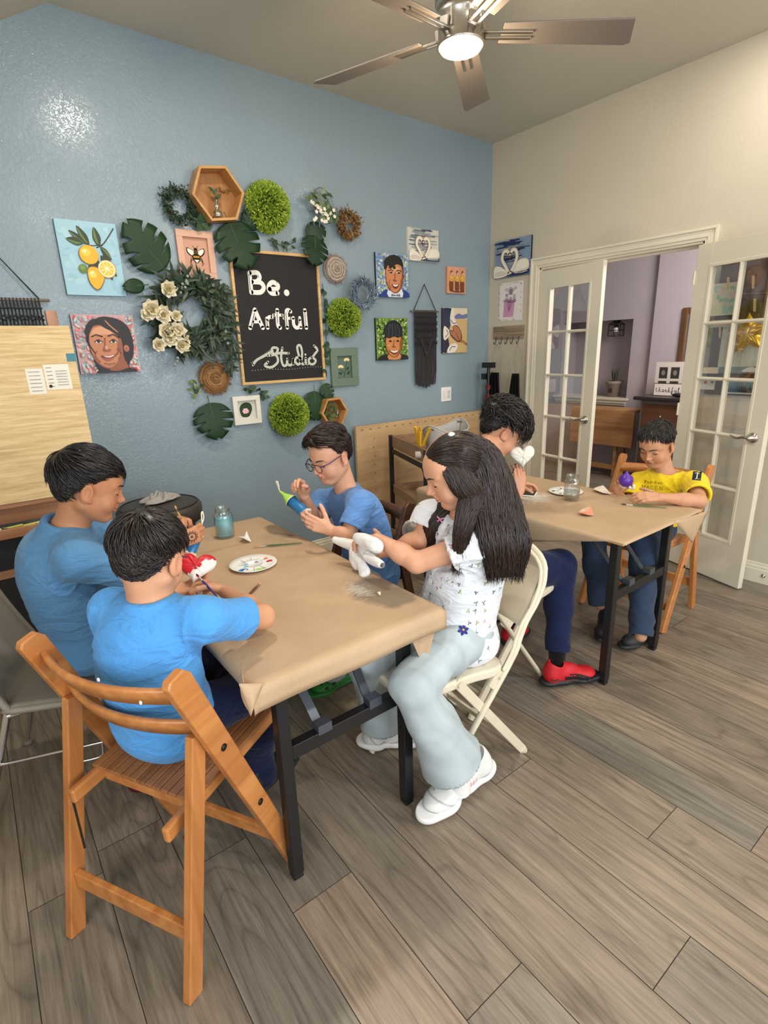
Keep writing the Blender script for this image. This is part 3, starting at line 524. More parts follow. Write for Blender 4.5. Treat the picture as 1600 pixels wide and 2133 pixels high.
# chalkboard sign
def chalkboard():
    M, W_, H_ = rect_on('b', (479, 521), (663, 528), (677, 790), (502, 804)); p = M.translation.copy(); r = empty('chalkboard_sign', p, 'black chalkboard sign reading Be. Artful Studio in a thin wooden frame', 'sign')
    M = Matrix(((1, 0, 0, 0), (0, 0, -1, 0), (0, 1, 0, 0), (0, 0, 0, 1))); r.location = p; t = .018; m = MB(M)
    m.bx((0, 0, .002), (W_, t, .028)); m.bx((0, H_-t, .002), (W_, H_, .028)); m.bx((0, t, .002), (t, H_-t, .028)); m.bx((W_-t, t, .002), (W_, H_-t, .028)); m.build('frame', wood('pale_frame_wood', rgb(190, 150, 92), rgb(226, 190, 130), 0, 12), r, bev=.002)
    m = MB(M); m.bx((t, t, .002), (W_-t, H_-t, .016)); m.build('board', mat('chalkboard_black', rgb(26, 22, 24), .7, var=.15, vscale=6), r)
    A = Art(M, W_, H_, .0165); c = rgb(238, 236, 228); w_ = .052; k = rgb(30, 27, 28)
    def st(*pts, w=w_, c_=c, sm=6): A.line(c_, [(.20+(p[0]-.285)*.95, p[1]+.035) if p[1] > .63 else (.15+(p[0]-.185)*.86, p[1]-.04) for p in pts], w*.86, sm)
    # Be.
    st((.285, .80), (.285, .66), w=.05, sm=1); st((.285, .80), (.37, .805), (.395, .772), (.36, .742), (.30, .738)); st((.30, .738), (.40, .735), (.432, .70), (.39, .665), (.285, .662))
    st((.50, .690), (.585, .695), (.600, .722), (.545, .742), (.500, .722), (.490, .690), (.520, .660), (.590, .662)); A.ell(c, .595, .703, .032)
    for q in (((.275, .79), (.275, .68)), ((.375, .79), (.385, .77)), ((.595, .735), (.588, .75))): A.line(k, [(.20+(p[0]-.285)*.95, p[1]+.035) for p in q], .006, 1)
    A.mb.build('be_lettering', mat('chalk_white', None, .9), r); A = Art(M, W_, H_, .0165)
    # Artful
    st((.185, .475), (.265, .61), w=.05, sm=1); st((.265, .61), (.345, .475), w=.05, sm=1); st((.225, .52), (.32, .52), w=.035, sm=1)
    st((.41, .545), (.41, .475), sm=1, w=.045); st((.41, .530), (.44, .556), (.48, .555), w=.04)
    st((.555, .61), (.548, .50), (.575, .474), w=.048); st((.50, .572), (.62, .572), w=.034, sm=1)
    st((.735, .600), (.700, .612), (.675, .59), (.672, .475), w=.046); st((.635, .548), (.735, .548), w=.032, sm=1)
    st((.765, .552), (.765, .50), (.80, .474), (.845, .49), (.855, .552), w=.043); st((.855, .54), (.862, .474), w=.04, sm=1); st((.935, .612), (.94, .474), w=.05, sm=1)
    for q in (((.20, .49), (.255, .585)), ((.549, .60), (.543, .51)), ((.93, .60), (.934, .49)), ((.405, .535), (.405, .49)), ((.668, .59), (.666, .49)), ((.838, .51), (.845, .545))): A.line(k, [(.15+(p[0]-.185)*.86, p[1]-.04) for p in q], .006, 1)
    A.mb.build('artful_lettering', mat('chalk_white', None, .9), r); A = Art(M, W_, H_, .0165)
    # Studio, script
    g = rgb(198, 200, 186)
    def sc(*pts, w=.026): A.line(g, pts, w, 7)
    X = lambda a: .14+a*.78; Y = lambda b: .125+b*.155
    def S2(*q, w=.026): sc(*[(X(a), Y(b)) for a, b in q], w=w)
    S2((.0, .18), (.06, .42), (.18, .62), (.30, .84)); S2((.22, .62), (.34, .68), (.38, .95), (.31, 1.0), (.29, .80), (.36, .55), (.36, .25), (.26, .02), (.17, .12), (.22, .30)); S2((.26, .62), (.40, .72), (.54, .70)); S2((.45, .98), (.42, .50), (.44, .10), (.49, .10), (.51, .35)); S2((.51, .40), (.51, .15), (.55, .08), (.59, .18), (.60, .42), (.60, .12))
    S2((.72, .42), (.66, .46), (.63, .28), (.67, .10), (.72, .24), (.75, .70), (.73, 1.08), (.68, 1.0), (.70, .5), (.74, .12), (.78, .14)); S2((.80, .42), (.80, .14), (.83, .10)); A.ell(g, X(.80), Y(.60), .012)
    S2((.90, .44), (.85, .34), (.86, .12), (.92, .08), (.96, .26), (.92, .44), (.95, .60), (1.0, .82), (.95, 1.06)); 
    for t in np.linspace(0, 1, 26): A.ell(g, X(-.02+t*1.05), Y(-.10+.03*math.sin(t*9)), .004)
    for t in np.linspace(0, 1, 14): A.ell(g, X(-.03+t*.30), Y(.30+t*.62), .004)
    A.mb.build('studio_lettering', mat('chalk_white', None, .9), r)
chalkboard()
# framed little pictures
def framed(tl, tr, br, bl, label, fc, mc, draw, dp=.02, fw=.22, inner=.30, name='picture_frame'):
    M, W_, H_ = rect_on('b', tl, tr, br, bl); r = empty(name, M.translation.copy(), label, 'picture frame'); M = Matrix(((1, 0, 0, 0), (0, 0, -1, 0), (0, 1, 0, 0), (0, 0, 0, 1))); t = fw*W_; m = MB(M); m.col = fc
    m.bx((0, 0, .002), (W_, t, dp)); m.bx((0, H_-t, .002), (W_, H_, dp)); m.bx((0, t, .002), (t, H_-t, dp)); m.bx((W_-t, t, .002), (W_, H_-t, dp)); m.build('frame', PAINT, r, bev=.0015)
    A = Art(M, W_, H_, .004); A.mb.col = mc; A.mb.bx((t, t, .001), (W_-t, H_-t, .004)); draw(A); A.mb.build('picture', PAINTM, r); return r
def bee(A):
    bk = rgb(40, 28, 22)
    A.poly(rgb(206, 160, 136), [(.26, .20), (.74, .20), (.74, .80), (.26, .80)], 1)
    for s in (-1, 1):
        A.poly(rgb(60, 40, 30), [(.5, .56), (.5+s*.22, .66), (.5+s*.24, .56), (.5+s*.14, .48), (.5+s*.04, .50)]).poly(rgb(240, 236, 220), [(.5, .555), (.5+s*.20, .64), (.5+s*.21, .57), (.5+s*.12, .50), (.5+s*.05, .51)])
        for k in range(3): A.line(bk, [(.5+s*.05, .50-.03*k), (.5+s*(.14+.02*k), .45-.05*k), (.5+s*(.15-.01*k), .37-.04*k)], .012)
        A.line(bk, [(.5+s*.02, .64), (.5+s*.07, .70)], .01)
    A.ell(bk, .5, .62, .05, .035).ell(rgb(90, 70, 50), .5, .56, .065, .045)
    A.poly(bk, [(.42, .52), (.58, .52), (.60, .42), (.50, .34), (.40, .42)]).poly(rgb(196, 140, 50), [(.42, .49), (.58, .49), (.585, .45), (.415, .45)], 1).poly(rgb(240, 236, 220), [(.43, .41), (.57, .41), (.50, .345)], 1)
framed((362, 476), (441, 483), (455, 584), (380, 580), 'pink wooden frame with a bee in its recess', rgb(214, 170, 146), rgb(206, 160, 136), bee, .022, .17)
def gflower(A):
    dk = rgb(40, 56, 46); cr_ = rgb(240, 222, 170)
    A.line(dk, [(.50, .24), (.55, .40), (.62, .62)], .02).line(dk, [(.52, .32), (.40, .42)], .015)
    for x, y, r_ in ((.62, .66, .02), (.38, .48, .02)):
        for k in range(5): a = PI*.1+k*PI*.2; A.ell(cr_, x+.07*math.cos(a), y+.035*math.sin(a)+.01, .045, .03, a, 10)
        A.ell(rgb(170, 120, 60), x, y, .02)
    for x, y, a in ((.64, .46, 1.0), (.66, .34, .8), (.36, .34, 2.9)): A.ell(dk, x, y, .06, .022, a, 10)
framed((689, 725), (746, 724), (746, 802), (691, 806), 'sage green frame with a painted yellow flower', rgb(104, 124, 106), rgb(96, 116, 100), gflower, .024, .24)
def rose(A):
    A.poly(rgb(210, 210, 200), [(.2, .2), (.8, .2), (.8, .8), (.2, .8)], 1)
    A.poly(rgb(52, 74, 50), [(.30, .30), (.26, .60), (.44, .76), (.66, .72), (.72, .52), (.60, .28), (.46, .24)])
    for k in range(7): A.ell(rgb(236, 196, 206) if k else rgb(220, 160, 176), .46+.05*math.cos(k), .45+.04*math.sin(k), .09-.01*k, .075-.008*k, k)
    A.ell(rgb(190, 110, 120), .46, .45, .018)
framed((485, 826), (542, 823), (544, 881), (488, 886), 'small white square frame with a pink rose', rgb(228, 224, 212), rgb(210, 210, 200), rose, .026, .16)
# macrame hangings
def macrame(xc, ztop, W_, L, label, apex, rows):
    r = empty('macrame_hanging', (xc, YB-.02, ztop), label, 'wall hanging'); c = rgb(62, 60, 62); m = MB(); m.col = rgb(120, 104, 90); m.tube([(-W_*.62, 0, 0), (W_*.62, 0, 0)], .007, 8); m.build('dowel', PAINT, r)
    m = MB(); m.col = rgb(46, 46, 52); m.tube([(-W_*.5, 0, 0), (0, .005, apex), (W_*.5, 0, 0)], .0035, 6); m.build('hanging_cord', PAINTM, r)
    m = MB(); m.col = c; n = 22
    for k in range(n):
        x = -W_/2+W_*(k+.5)/n; bot = -L+.03*abs(x)/W_*2*1.0+U(0, .015)
        m.tube([(x, -.003, .008), (x, -.006, -.02), (x+U(-.002, .002), -.004, -L*rows), (x+U(-.004, .004), -.006, -L*.75), (x*.92+U(-.004, .004), -.004, bot)], .0042, 6)
    for j in range(int(rows*10)):
        z = -.04-j*(L*rows-.05)/(rows*10); amp = .012 if j % 3 else 0
        for s in (0, 1): m.tube([(-W_/2+W_*k/14, -.012-s*.002, z+(amp*(1 if (k+s) % 2 else -1))) for k in range(15)], .0042, 6)
    for s in (-1, 1):
        for q in range(3): m.tube([(0, -.014, -L*rows-.05+q*.012), (s*W_*.24, -.014, -L*rows*.75+q*.012), (s*W_*.48, -.014, -L*rows*.62+q*.012)], .004, 6)
    m.build('knotted_cords', mat('charcoal_yarn', None, .95, spec=.1), r)
a = at(858, 648, y=YB); b = at(905, 650, y=YB); t = at(880, 592, y=YB); bt = at(885, 808, y=YB)
macrame((a.x+b.x)/2, (a.z+b.z)/2, abs(b.x-a.x), a.z-bt.z, 'narrow charcoal macrame hanging between the portraits', t.z-a.z, .5)
b = at(78, 626, y=YB); t = at(-40, 470, y=YB); macrame(b.x-.16, b.z, .34, .55, 'wide charcoal macrame hanging above the easel', .24, .55)
# hexagon shelves
def hexbox(c, R_, dp, label, rot, vase):
    p = at(*c, y=YB-dp); r = empty('hexagon_shelf', (p.x, YB-.002, p.z), label, 'wall shelf'); M = Matrix(((1, 0, 0, 0), (0, 0, -1, 0), (0, 1, 0, 0), (0, 0, 0, 1))); m = MB(M); wd = wood('shelf_wood', rgb(172, 120, 62), rgb(206, 156, 94), 0, 9)
    for k in range(6):
        a0 = rot+k*PI/3; a1 = a0+PI/3; o0 = (R_*math.cos(a0), R_*math.sin(a0)); o1 = (R_*math.cos(a1), R_*math.sin(a1)); f = 1-.014/R_/math.cos(PI/6)*1.0; i0 = (o0[0]*f, o0[1]*f); i1 = (o1[0]*f, o1[1]*f)
        m.prism([o0, o1, i1, i0], dp, M=None); 
    m.build('hexagon_rim', wd, r, bev=.001); m = MB(M); m.prism([(R_*.97*math.cos(rot+k*PI/3), R_*.97*math.sin(rot+k*PI/3)) for k in range(6)], .006); m.build('back_panel', wood('shelf_back', rgb(150, 100, 50), rgb(184, 130, 74), 2, 7), r)
    return p
p = hexbox((456, 403), .158, .11, 'hexagonal wooden shelf above the bee frame, glass vase inside', math.radians(8), 1)
def budvase(x, y, z, label, h=.11):
    r = empty('bud_vase', (x, y, z), label, 'vase'); m = MB(); m.lathe([(.0, 0), (.024, 0), (.028, .01), (.028, .03), (.012, .048), (.017, .06), (.017, .07), (.010, .085), (.012, h), (.0105, h), (.008, .085), (.015, .065), (.010, .047), (.025, .028), (.02, .006), (0, .004)], (0, 0, 0), 20, caps=False); m.build('glass_body', glass('vase_glass', (.9, .93, .9), .5), r)
    m = MB(); m.col = rgb(60, 80, 50); m.tube([(0, 0, .01), (.004, 0, .1), (-.012, .0, .15)], .0015, 5)
    for k in range(5): m.leaf((-.012+.004*k, 0, .14-.01*k), (U(-1, 1), -.2, U(.3, 1)), (0, -1, .2), .035, .02)
    m.build('sprig', LEAF, r)
budvase(p.x+.0, YB-.06, p.z-.118, 'small glass bud vase with a green sprig in the upper hexagon shelf')
m = MB(); m.col = rgb(120, 84, 50)
for k in range(7): a = U(0, 6); m.tube([(p.x+.045, YB-.055, p.z+.02), (p.x+.045+U(-.03, .03), YB-.06, p.z+.04+U(-.02, .03)), (p.x+.05+U(-.04, .04), YB-.05, p.z+.03+U(-.03, .04))], .0015, 5)
m.tube([(p.x+.04, YB-.055, p.z+.02), (p.x+.012, YB-.058, p.z-.03)], .0015, 5); m.ball((p.x+.085, YB-.06, p.z+.035), .008, 8, 6)
top(m.build('dried_twig', PAINTM), 'curled dried twig with a bud in the upper hexagon shelf', 'twig')
p2 = hexbox((698, 858), .112, .09, 'hexagonal wooden shelf with leaves inside, right below the chalkboard', math.radians(2), 0)
m = MB(); m.col = rgb(70, 96, 46)
for k in range(16): m.col = rgb(60+20*U(0, 1), 86+20*U(0, 1), 44); m.leaf((p2.x+U(-.06, .05), YB-.035, p2.z+U(-.05, .06)), (U(-1, 1), -.3, U(-1, 1)), (0, -1, .1), .04, .026)
m.tube([(p2.x-.06, YB-.03, p2.z+.04), (p2.x, YB-.045, p2.z), (p2.x+.04, YB-.03, p2.z+.03)], .002, 5); top(m.build('leafy_sprig', LEAF), 'small leafy sprig inside the lower hexagon shelf', 'plant')
m = MB(); m.lathe([(0, 0), (.012, 0), (.012, .05), (.009, .055), (.009, .06)], (p2.x+.045, YB-.05, p2.z-.055), 14, caps=False); top(m.build('glass_vial', glass('vase_glass')), 'tiny glass vial in the lower hexagon shelf', 'vial')
# greenery
def boxwood(c, rpx, label, seed):
    p = at(*c, y=YB-.05); R_ = rpx; rnd = random.Random(seed); m = MB(); m.col = rgb(52, 72, 26); m.ball((0, .06, 0), (R_*.82, .10, R_*.82), 20, 10); r = empty('boxwood_ball', (p.x, YB-.062, p.z), label, 'plant', 'round boxwood wall plants'); m.build('foam_core', PAINTM, r); m = MB()
    for k in range(2600):
        a = rnd.uniform(0, 2*PI); t = math.acos(1-rnd.random()*.98); d = Vector((math.sin(t)*math.cos(a), -math.cos(t), math.sin(t)*math.sin(a))); q = Vector((d.x*R_*.86, d.y*.115+.04, d.z*R_*.86)); g = rnd.random()
        m.col = rgb(106+84*g, 136+72*g, 40+36*g); dd = d + Vector((rnd.uniform(-.7, .7), rnd.uniform(-.5, .3), rnd.uniform(-.7, .7))); m.leaf(q, dd, Vector((rnd.uniform(-1, 1), -1, rnd.uniform(-1, 1))), rnd.uniform(.018, .028), .012, .1, 2)
    o = m.build('boxwood_leaves', LEAF, r); o['kind'] = 'stuff'
boxwood((559, 431), .150, 'bright green boxwood ball above the chalkboard', 1); boxwood((718, 662), .132, 'bright green boxwood ball right of the chalkboard', 2); boxwood((604, 864), .150, 'bright green boxwood ball below the chalkboard', 3)
def monstera(c, R_, rot, label, splits=3, lift=.03, tint=1.0, grp='monstera leaves around the chalkboard', squash=.82):
    p = at(*c, y=YB-lift); o = empty('monstera_leaf', (p.x, YB-lift, p.z), label, 'leaf', grp); m = MB(); cg = tuple(v*tint for v in rgb(34, 62, 38)); m.col = cg; ca, sa = math.cos(rot), math.sin(rot)
    def P3(x, y):   # leaf frame: +x tip
        X = x*ca-y*sa; Z = x*sa+y*ca; return (X, -.012+.05*(abs(y)/R_)**2*R_*1.0 - .012*math.sin(x/R_*2.2), Z)
    def outline(t):    # half outline from stem (-R) to tip (+R)
        x = -.62*R_+1.62*R_*t; wd = R_*squash*math.sin(PI*min(1, (t*.93+.06)))**.62*(1-.25*t); return x, wd
    N = splits*5
    for s in (-1, 1):
        for k in range(splits+1):
            t0 = k/(splits+1)*.96; t1 = (k+1)/(splits+1)*.96 if k < splits else 1.0; g = .15/(splits+1) if k else 0
            rows = 6; pts = []
            for i in range(rows+1):
                t = t0+(t1-t0)*i/rows; xi, _ = outline(t*.93); tt = t0+g*1.2+(t1-t0-(g*1.8))*i/rows; xo, wo = outline(min(1, tt+.05)); tm = t0+(t1-t0)*i/rows; xm_, wm_ = outline(min(1, tm+.02)); pts.append(((xi, 0), (xi+(xm_-xi)*.5, s*wm_*.36), (xi+(xo-xi)*.8, s*wo*.66), (xo+.04*R_, s*wo)))
            vs = [P3(*q) for row in pts for q in row]; m.add(vs, [(4*i+j, 4*i+j+1, 4*i+j+5, 4*i+j+4) for i in range(rows) for j in range(3)], True)
    m.build('leaf_blade', mat('monstera_green', None, .42, spec=.25), o, solid=.0012, merge=True)
    m = MB(); m.col = rgb(70, 100, 60); m.tube([Vector(P3(-R_*.95, 0))+Vector((0, .01, 0)), P3(-R_*.5, 0), P3(0, 0), P3(R_*.9, 0)], [.003, .0028, .002, .0008], 6); m.build('stem', LEAF, o)
monstera((312, 525), .175, math.radians(128), 'large dark monstera leaf at the upper left of the bee frame')
monstera((492, 500), .165, math.radians(-70), 'large dark monstera leaf over the chalkboard corner', tint=.9, squash=1.0, lift=.05)
monstera((443, 868), .140, math.radians(-84), 'dark monstera leaf below the brown burlap flower', squash=1.05)
monstera((655, 515), .115, math.radians(-100), 'dark monstera leaf over the right top of the chalkboard', tint=.8, squash=1.0, lift=.05)
monstera((652, 488), .09, math.radians(20), 'small dark monstera leaf under the wire basket', tint=.85, lift=.035, squash=.9)
monstera((655, 838), .125, math.radians(-95), 'dark monstera leaf above the lower hexagon shelf', tint=1.1, squash=.9)
monstera((678, 812), .07, math.radians(-60), 'small monstera leaf touching the sage frame', tint=1.1, squash=.9)
monstera((520, 462), .08, math.radians(60), 'small dark monstera leaf under the upper hexagon shelf', tint=.8, squash=.9)
monstera((283, 596), .075, math.radians(190), 'small curling dark leaf at the left of the floral wreath', splits=0, squash=.6)
def ringpt(R_, a): return Vector((R_*math.cos(a), 0, R_*math.sin(a)))
def wreath(c, R_, label, n, L, W_, cols, lift=.03, radial=.5, branch=0, tw=.3, seed=1, thick=.012, depth=.04, arc=None, mt=None):
    rnd = random.Random(seed); p = at(*c, y=YB-lift); r = empty('wreath', (p.x, YB-lift, p.z), label, 'wreath', None)
    m = MB(); m.col = rgb(70, 54, 40); m.tube([ringpt(R_, 2*PI*k/30) for k in range(30)], thick*.6, 6, closed=True); m.build('ring', PAINTM, r); m = MB()
    for k in range(n):
        a = rnd.uniform(*(arc or (0, 2*PI))); rr = R_+rnd.gauss(0, thick); q = ringpt(rr, a)+Vector((0, rnd.uniform(-depth, .0), 0)); tg = Vector((-math.sin(a), 0, math.cos(a))); ro = ringpt(1, a)
        d = tg*(-1 if rnd.random() < tw else 1)*(1-radial)+ro*radial*rnd.uniform(-1, 1.6)+Vector((0, rnd.uniform(-.6, .1), 0)); m.col = rnd.choice(cols); m.leaf(q, d, Vector((rnd.uniform(-.5, .5), -1, rnd.uniform(-.5, .5))), L*rnd.uniform(.7, 1.2), W_*rnd.uniform(.7, 1.1), .2, 3)
    o = m.build('foliage', mt or LEAF, r); return r, rnd
dg = [rgb(44, 60, 44), rgb(56, 74, 54), rgb(36, 50, 38), rgb(70, 84, 62)]
r, rnd = wreath((396, 655), .165, 'large dark leafy wreath with cream flowers left of the chalkboard', 620, .088, .021, dg, .03, .62, seed=4, thick=.030, depth=.055)
def flower(par, x, y, z, R_, seed):
    rn = random.Random(seed); m = MB()
    for ring, (n, rr, el) in enumerate(((7, 1, .25), (6, .8, .7), (5, .55, 1.05), (3, .3, 1.35))):
        for k in range(n):
            a = 2*PI*k/n+ring*.5+rn.uniform(-.15, .15); m.col = rgb(236-ring*3, 226-ring*4, 198-ring*9); d = Vector((math.cos(a)*math.cos(el), -math.sin(el), math.sin(a)*math.cos(el))); m.leaf(Vector((x, y, z))+d*R_*.1, d, Vector((math.cos(a)*-.5, -1, math.sin(a)*-.5)), R_*rr, R_*.85, -.35, 4, -.25)
    m.build('cream_flower', mat('petal', None, .7, sss=.1), par)
P0 = Vector(r.location)
for k, (q, R_) in enumerate((((350, 603), .05), ((315, 645), .058), ((338, 655), .052), ((366, 658), .035), ((348, 690), .06), ((368, 690), .055), ((352, 705), .05), ((330, 718), .042), ((378, 720), .046), ((385, 708), .034), ((305, 655), .04))):
    g = at(*q, y=YB-.1); flower(r, g.x-P0.x, g.y-P0.y, g.z-P0.z, R_, k)
m = MB(); m.col = rgb(150, 160, 150)
for k in range(16):
    g = at(*rnd.choice([(385, 590), (370, 745), (385, 600), (465, 705), (380, 750)]), y=YB-.09); m = MB(); m.col = rgb(150, 160, 150); m.ball((g.x-P0.x+rnd.uniform(-.04, .04), g.y-P0.y, g.z-P0.z+rnd.uniform(-.04, .04)), .009, 8, 6); m.build('berry', PAINTM, r)
wreath((372, 428), .072, 'small dark green wreath at the upper left of the group', 520, .018, .012, [rgb(30, 54, 38), rgb(24, 44, 32), rgb(44, 70, 50)], .03, .8, seed=5, thick=.014, depth=.025)
wreath((723, 469), .068, 'small rusty brown wreath at the upper right of the group', 420, .024, .013, [rgb(122, 88, 44), rgb(96, 66, 32), rgb(140, 104, 56)], .03, .85, seed=6, thick=.016, depth=.03)
wreath((754, 612), .078, 'blue grey lavender wreath beside the suit portrait', 460, .045, .009, [rgb(104, 122, 138), rgb(84, 102, 120), rgb(120, 136, 150)], .09, .5, seed=8, thick=.014, depth=.025, tw=.0)
# garland of long leaves hanging along the left frame edge, and vines peeking out round the sign
def vine(pts, label, n, L, W_, cols, lift=.02, round_=False, seed=1, spread=.03):
    rn = random.Random(seed); P = bez([at(*q, y=YB-lift) for q in pts], 8); c = P[len(P)//2]; r = empty('leafy_vine', c, label, 'vine'); m = MB(); m.col = rgb(60, 70, 44); m.tube([p-c for p in P], .002, 5); m.build('vine_stem', PAINTM, r); m = MB()
    for k in range(n):
        i = rn.randrange(len(P)-1); d = (P[i+1]-P[i]).normalized(); q = P[i]-c+Vector((rn.uniform(-spread, spread)*.4, rn.uniform(-.02, .005), rn.uniform(-spread, spread)*.4)); m.col = rn.choice(cols)
        m.leaf(q, d*rn.uniform(.2, 1)+Vector((rn.uniform(-1, 1), rn.uniform(-.4, 0), rn.uniform(-1, 1)))*.8, Vector((rn.uniform(-.4, .4), -1, rn.uniform(-.4, .4))), L*rn.uniform(.7, 1.2), W_*rn.uniform(.8, 1.1), .15, 3 if not round_ else 5)
    m.build('vine_leaves', LEAF, r)
eu = [rgb(40, 66, 44), rgb(52, 82, 50), rgb(34, 56, 40)]
vine([(455, 600), (475, 660), (482, 720), (478, 770)], 'long leaved garland hanging along the left edge of the chalkboard', 150, .07, .016, dg, .05, seed=2)
vine([(395, 455), (420, 470), (436, 460)], 'round leaved sprig under the small dark wreath', 14, .05, .045, eu, .02, True, 3)
vine([(455, 585), (470, 620), (466, 650)], 'round leaved sprig beside the pink bee frame', 12, .045, .042, eu, .015, True, 4)
vine([(560, 500), (590, 512), (615, 505)], 'thin leafy sprig on top of the chalkboard', 14, .04, .022, eu, .03, False, 5)
vine([(505, 812), (540, 812), (552, 830)], 'small leafy sprig above the white rose frame', 12, .04, .03, eu, .02, True, 6)
vine([(672, 590), (680, 700), (674, 780)], 'leafy sprig behind the right edge of the chalkboard', 22, .045, .036, eu, .012, True, 7)
vine([(400, 790), (408, 820), (420, 800)], 'light green sprig under the burlap flower', 12, .035, .02, [rgb(120, 140, 60), rgb(60, 80, 40)], .02, False, 8)
# burlap and jute rounds
def burlap(c, R_, cols, label, rings, fringe):
    p = at(*c, y=YB-.03); o = MB(); rn = random.Random(9)
    o.col = cols[0]; o.lathe([(.0, .02), (R_*.4, .022), (R_*.8, .012), (R_*.97, .004), (R_, 0)], (0, 0, 0), 36, (0, -1, 0), caps=False)
    for j in range(rings):
        rr = R_*(.15+.8*j/rings); o.col = cols[j % len(cols)]; o.tube([(rr*math.cos(a)*(1+rn.uniform(-.03, .03)), -.024+.012*j/rings+rn.uniform(-.004, .004), rr*math.sin(a)*(1+rn.uniform(-.03, .03))) for a in [2*PI*k/36 for k in range(36)]], .0055 if not fringe else .004, 5, closed=True)
    for k in range(140 if fringe else 60): a = rn.uniform(0, 2*PI); o.col = rn.choice(cols); o.tube([(R_*.93*math.cos(a), -.008, R_*.93*math.sin(a)), (R_*1.12*math.cos(a+rn.uniform(-.1, .1)), rn.uniform(-.02, 0), R_*1.12*math.sin(a+rn.uniform(-.1, .1)))], .0012, 4)
    q = o.build('burlap_round', mat('burlap_fibre', None, .95, spec=.05, bump=.4, bscale=400)); q.location = (p.x, YB-.012, p.z); top(q, label, 'decoration')
burlap((449, 787), .098, [rgb(150, 112, 74), rgb(128, 92, 58), rgb(168, 130, 90)], 'brown burlap flower below the floral wreath', 5, True)
burlap((701, 560), .092, [rgb(170, 156, 142), rgb(140, 128, 118), rgb(190, 176, 160)], 'grey jute round right of the chalkboard', 11, False)
# wire basket with white flowers
p = at(668, 432, y=YB-.05); r = empty('wire_basket', (p.x, YB-.03, p.z), 'round wire basket filled with white blossoms and leaves', 'basket'); m = MB(); m.col = rgb(120, 122, 124); R_ = .105; tl = Matrix.Rotation(math.radians(-18), 3, 'Y')
m.tube([tl @ Vector((R_*.72*math.cos(a), -.06, R_*math.sin(a))) for a in [2*PI*k/30 for k in range(30)]], .0022, 5, closed=True)
for k in range(40): a = 2*PI*k/40; m.tube([tl @ Vector((R_*.72*math.cos(a), -.06, R_*math.sin(a))), tl @ Vector((R_*.45*math.cos(a), -.01, R_*.6*math.sin(a))), tl @ Vector((0, .0, 0))], .0007, 4)
m.build('wire_bowl', mat('dull_wire', None, .35, metal=.7), r); m = MB(); rn = random.Random(5)
for k in range(40):
    q = Vector((rn.uniform(-.085, .04), -.05, rn.uniform(-.03, .09))) if k < 22 else Vector((rn.uniform(-.06, .09), -.07, rn.uniform(-.10, -.03))); m.col = rn.choice([rgb(96, 120, 76), rgb(70, 92, 60), rgb(130, 148, 104)]); m.leaf(q, (rn.uniform(-1, .3), -.3, rn.uniform(-.2, 1)), (0, -1, .2), rn.uniform(.04, .07), .024, .2)
m.build('basket_leaves', LEAF, r); m = MB()
for k in range(26):
    b = Vector((rn.uniform(-.10, .08), -.085, -.01-rn.uniform(0, .09))) if k > 6 else Vector((-.10+.012*k, -.07, .01-.006*k))
    for j in range(5): m.col = rgb(238, 230, 212); a = 2*PI*j/5+k; m.leaf(b, (math.cos(a), -.4, math.sin(a)), (0, -1, 0), .016, .013, -.2, 2)
m.build('white_blossoms', mat('petal'), r)
# hook board with aprons by the doors
M, W_, H_ = rect_on('r', (1027, 682), (1089, 676), (1089, 704), (1027, 708)); r = empty('hook_board', M.translation.copy(), 'weathered wooden hook board on the beige wall', 'coat hook'); M2 = Matrix(((0, 0, -1, 0), (-1, 0, 0, 0), (0, 1, 0, 0), (0, 0, 0, 1))); m = MB(M2); m.bx((0, 0, .0), (W_, H_, .018)); m.build('board', wood('weathered_wood', rgb(110, 94, 76), rgb(172, 154, 128), 1, 12, .8), r, bev=.002)
for k in range(5): m = MB(M2); x = W_*(.12+.19*k); m.tube(bez([(x, .02, .02), (x, -.0, .022), (x, -.03, .03), (x+.004, -.042, .048), (x+.006, -.02, .06)], 4), .003, 6); m.build('hook', BLACKM, r)
def apron(px0, py0, px1, py1, wd, label, red):
    a = at(px0, py0, x=XR-.05); b = at(px1, py1, x=XR-.06); r = empty('apron', a, label, 'apron'); m = MB(); m.col = rgb(170, 158, 136)
    L = a.z-b.z
    for s in (-1, 1): m.tube(bez([(0, 0, 0), (-.005, s*wd*.22, -.05), (-.01, s*wd*.3, -.12), (-.01, s*wd*.2, -.26)], 5), .0045, 6)
    m.build('tie_straps', PAINTM, r); m = MB(); m.col = rgb(20, 20, 22); z0 = -.24
    m.grid(lambda u, v: Vector((-.02-.02*math.sin(u*19+v*2), (u-.5)*wd*(.55+.6*v), z0-v*.42)), 18, 10); m.build('bib', PAINTM, r, solid=.004)
    m = MB(); m.col = rgb(160, 30, 40)
    for k in range(red): y = -wd*.25+k*.05*wd/.2; m.tube([(-.05, y, z0-.22), (-.055, y+.012, z0-.19), (-.055, y+.018, z0-.23), (-.05, y+.02, z0-.2)], .0035, 5)
    m.build('red_lettering', PAINTM, r)
apron(1036, 716, 1032, 860, .16, 'black apron with red lettering, left on the hook board', 3); apron(1080, 716, 1078, 860, .13, 'black apron with red lettering, right on the hook board', 3)
q = at(1018, 765, x=XR-.16); m = MB(); 
r = empty('tripod_stand', (q.x, q.y, 0), 'folded black tripod with dark red fittings in the corner', 'tripod'); m.tube([(0, 0, .75), (0, 0, 1.33)], .014, 8); m.box((0, 0, 1.345), (.05, .11, .045)); m.box((0, .04, 1.25), (.04, .05, .05)); m.build('column', BLACKM, r)
m = MB(); m.col = rgb(110, 24, 34)
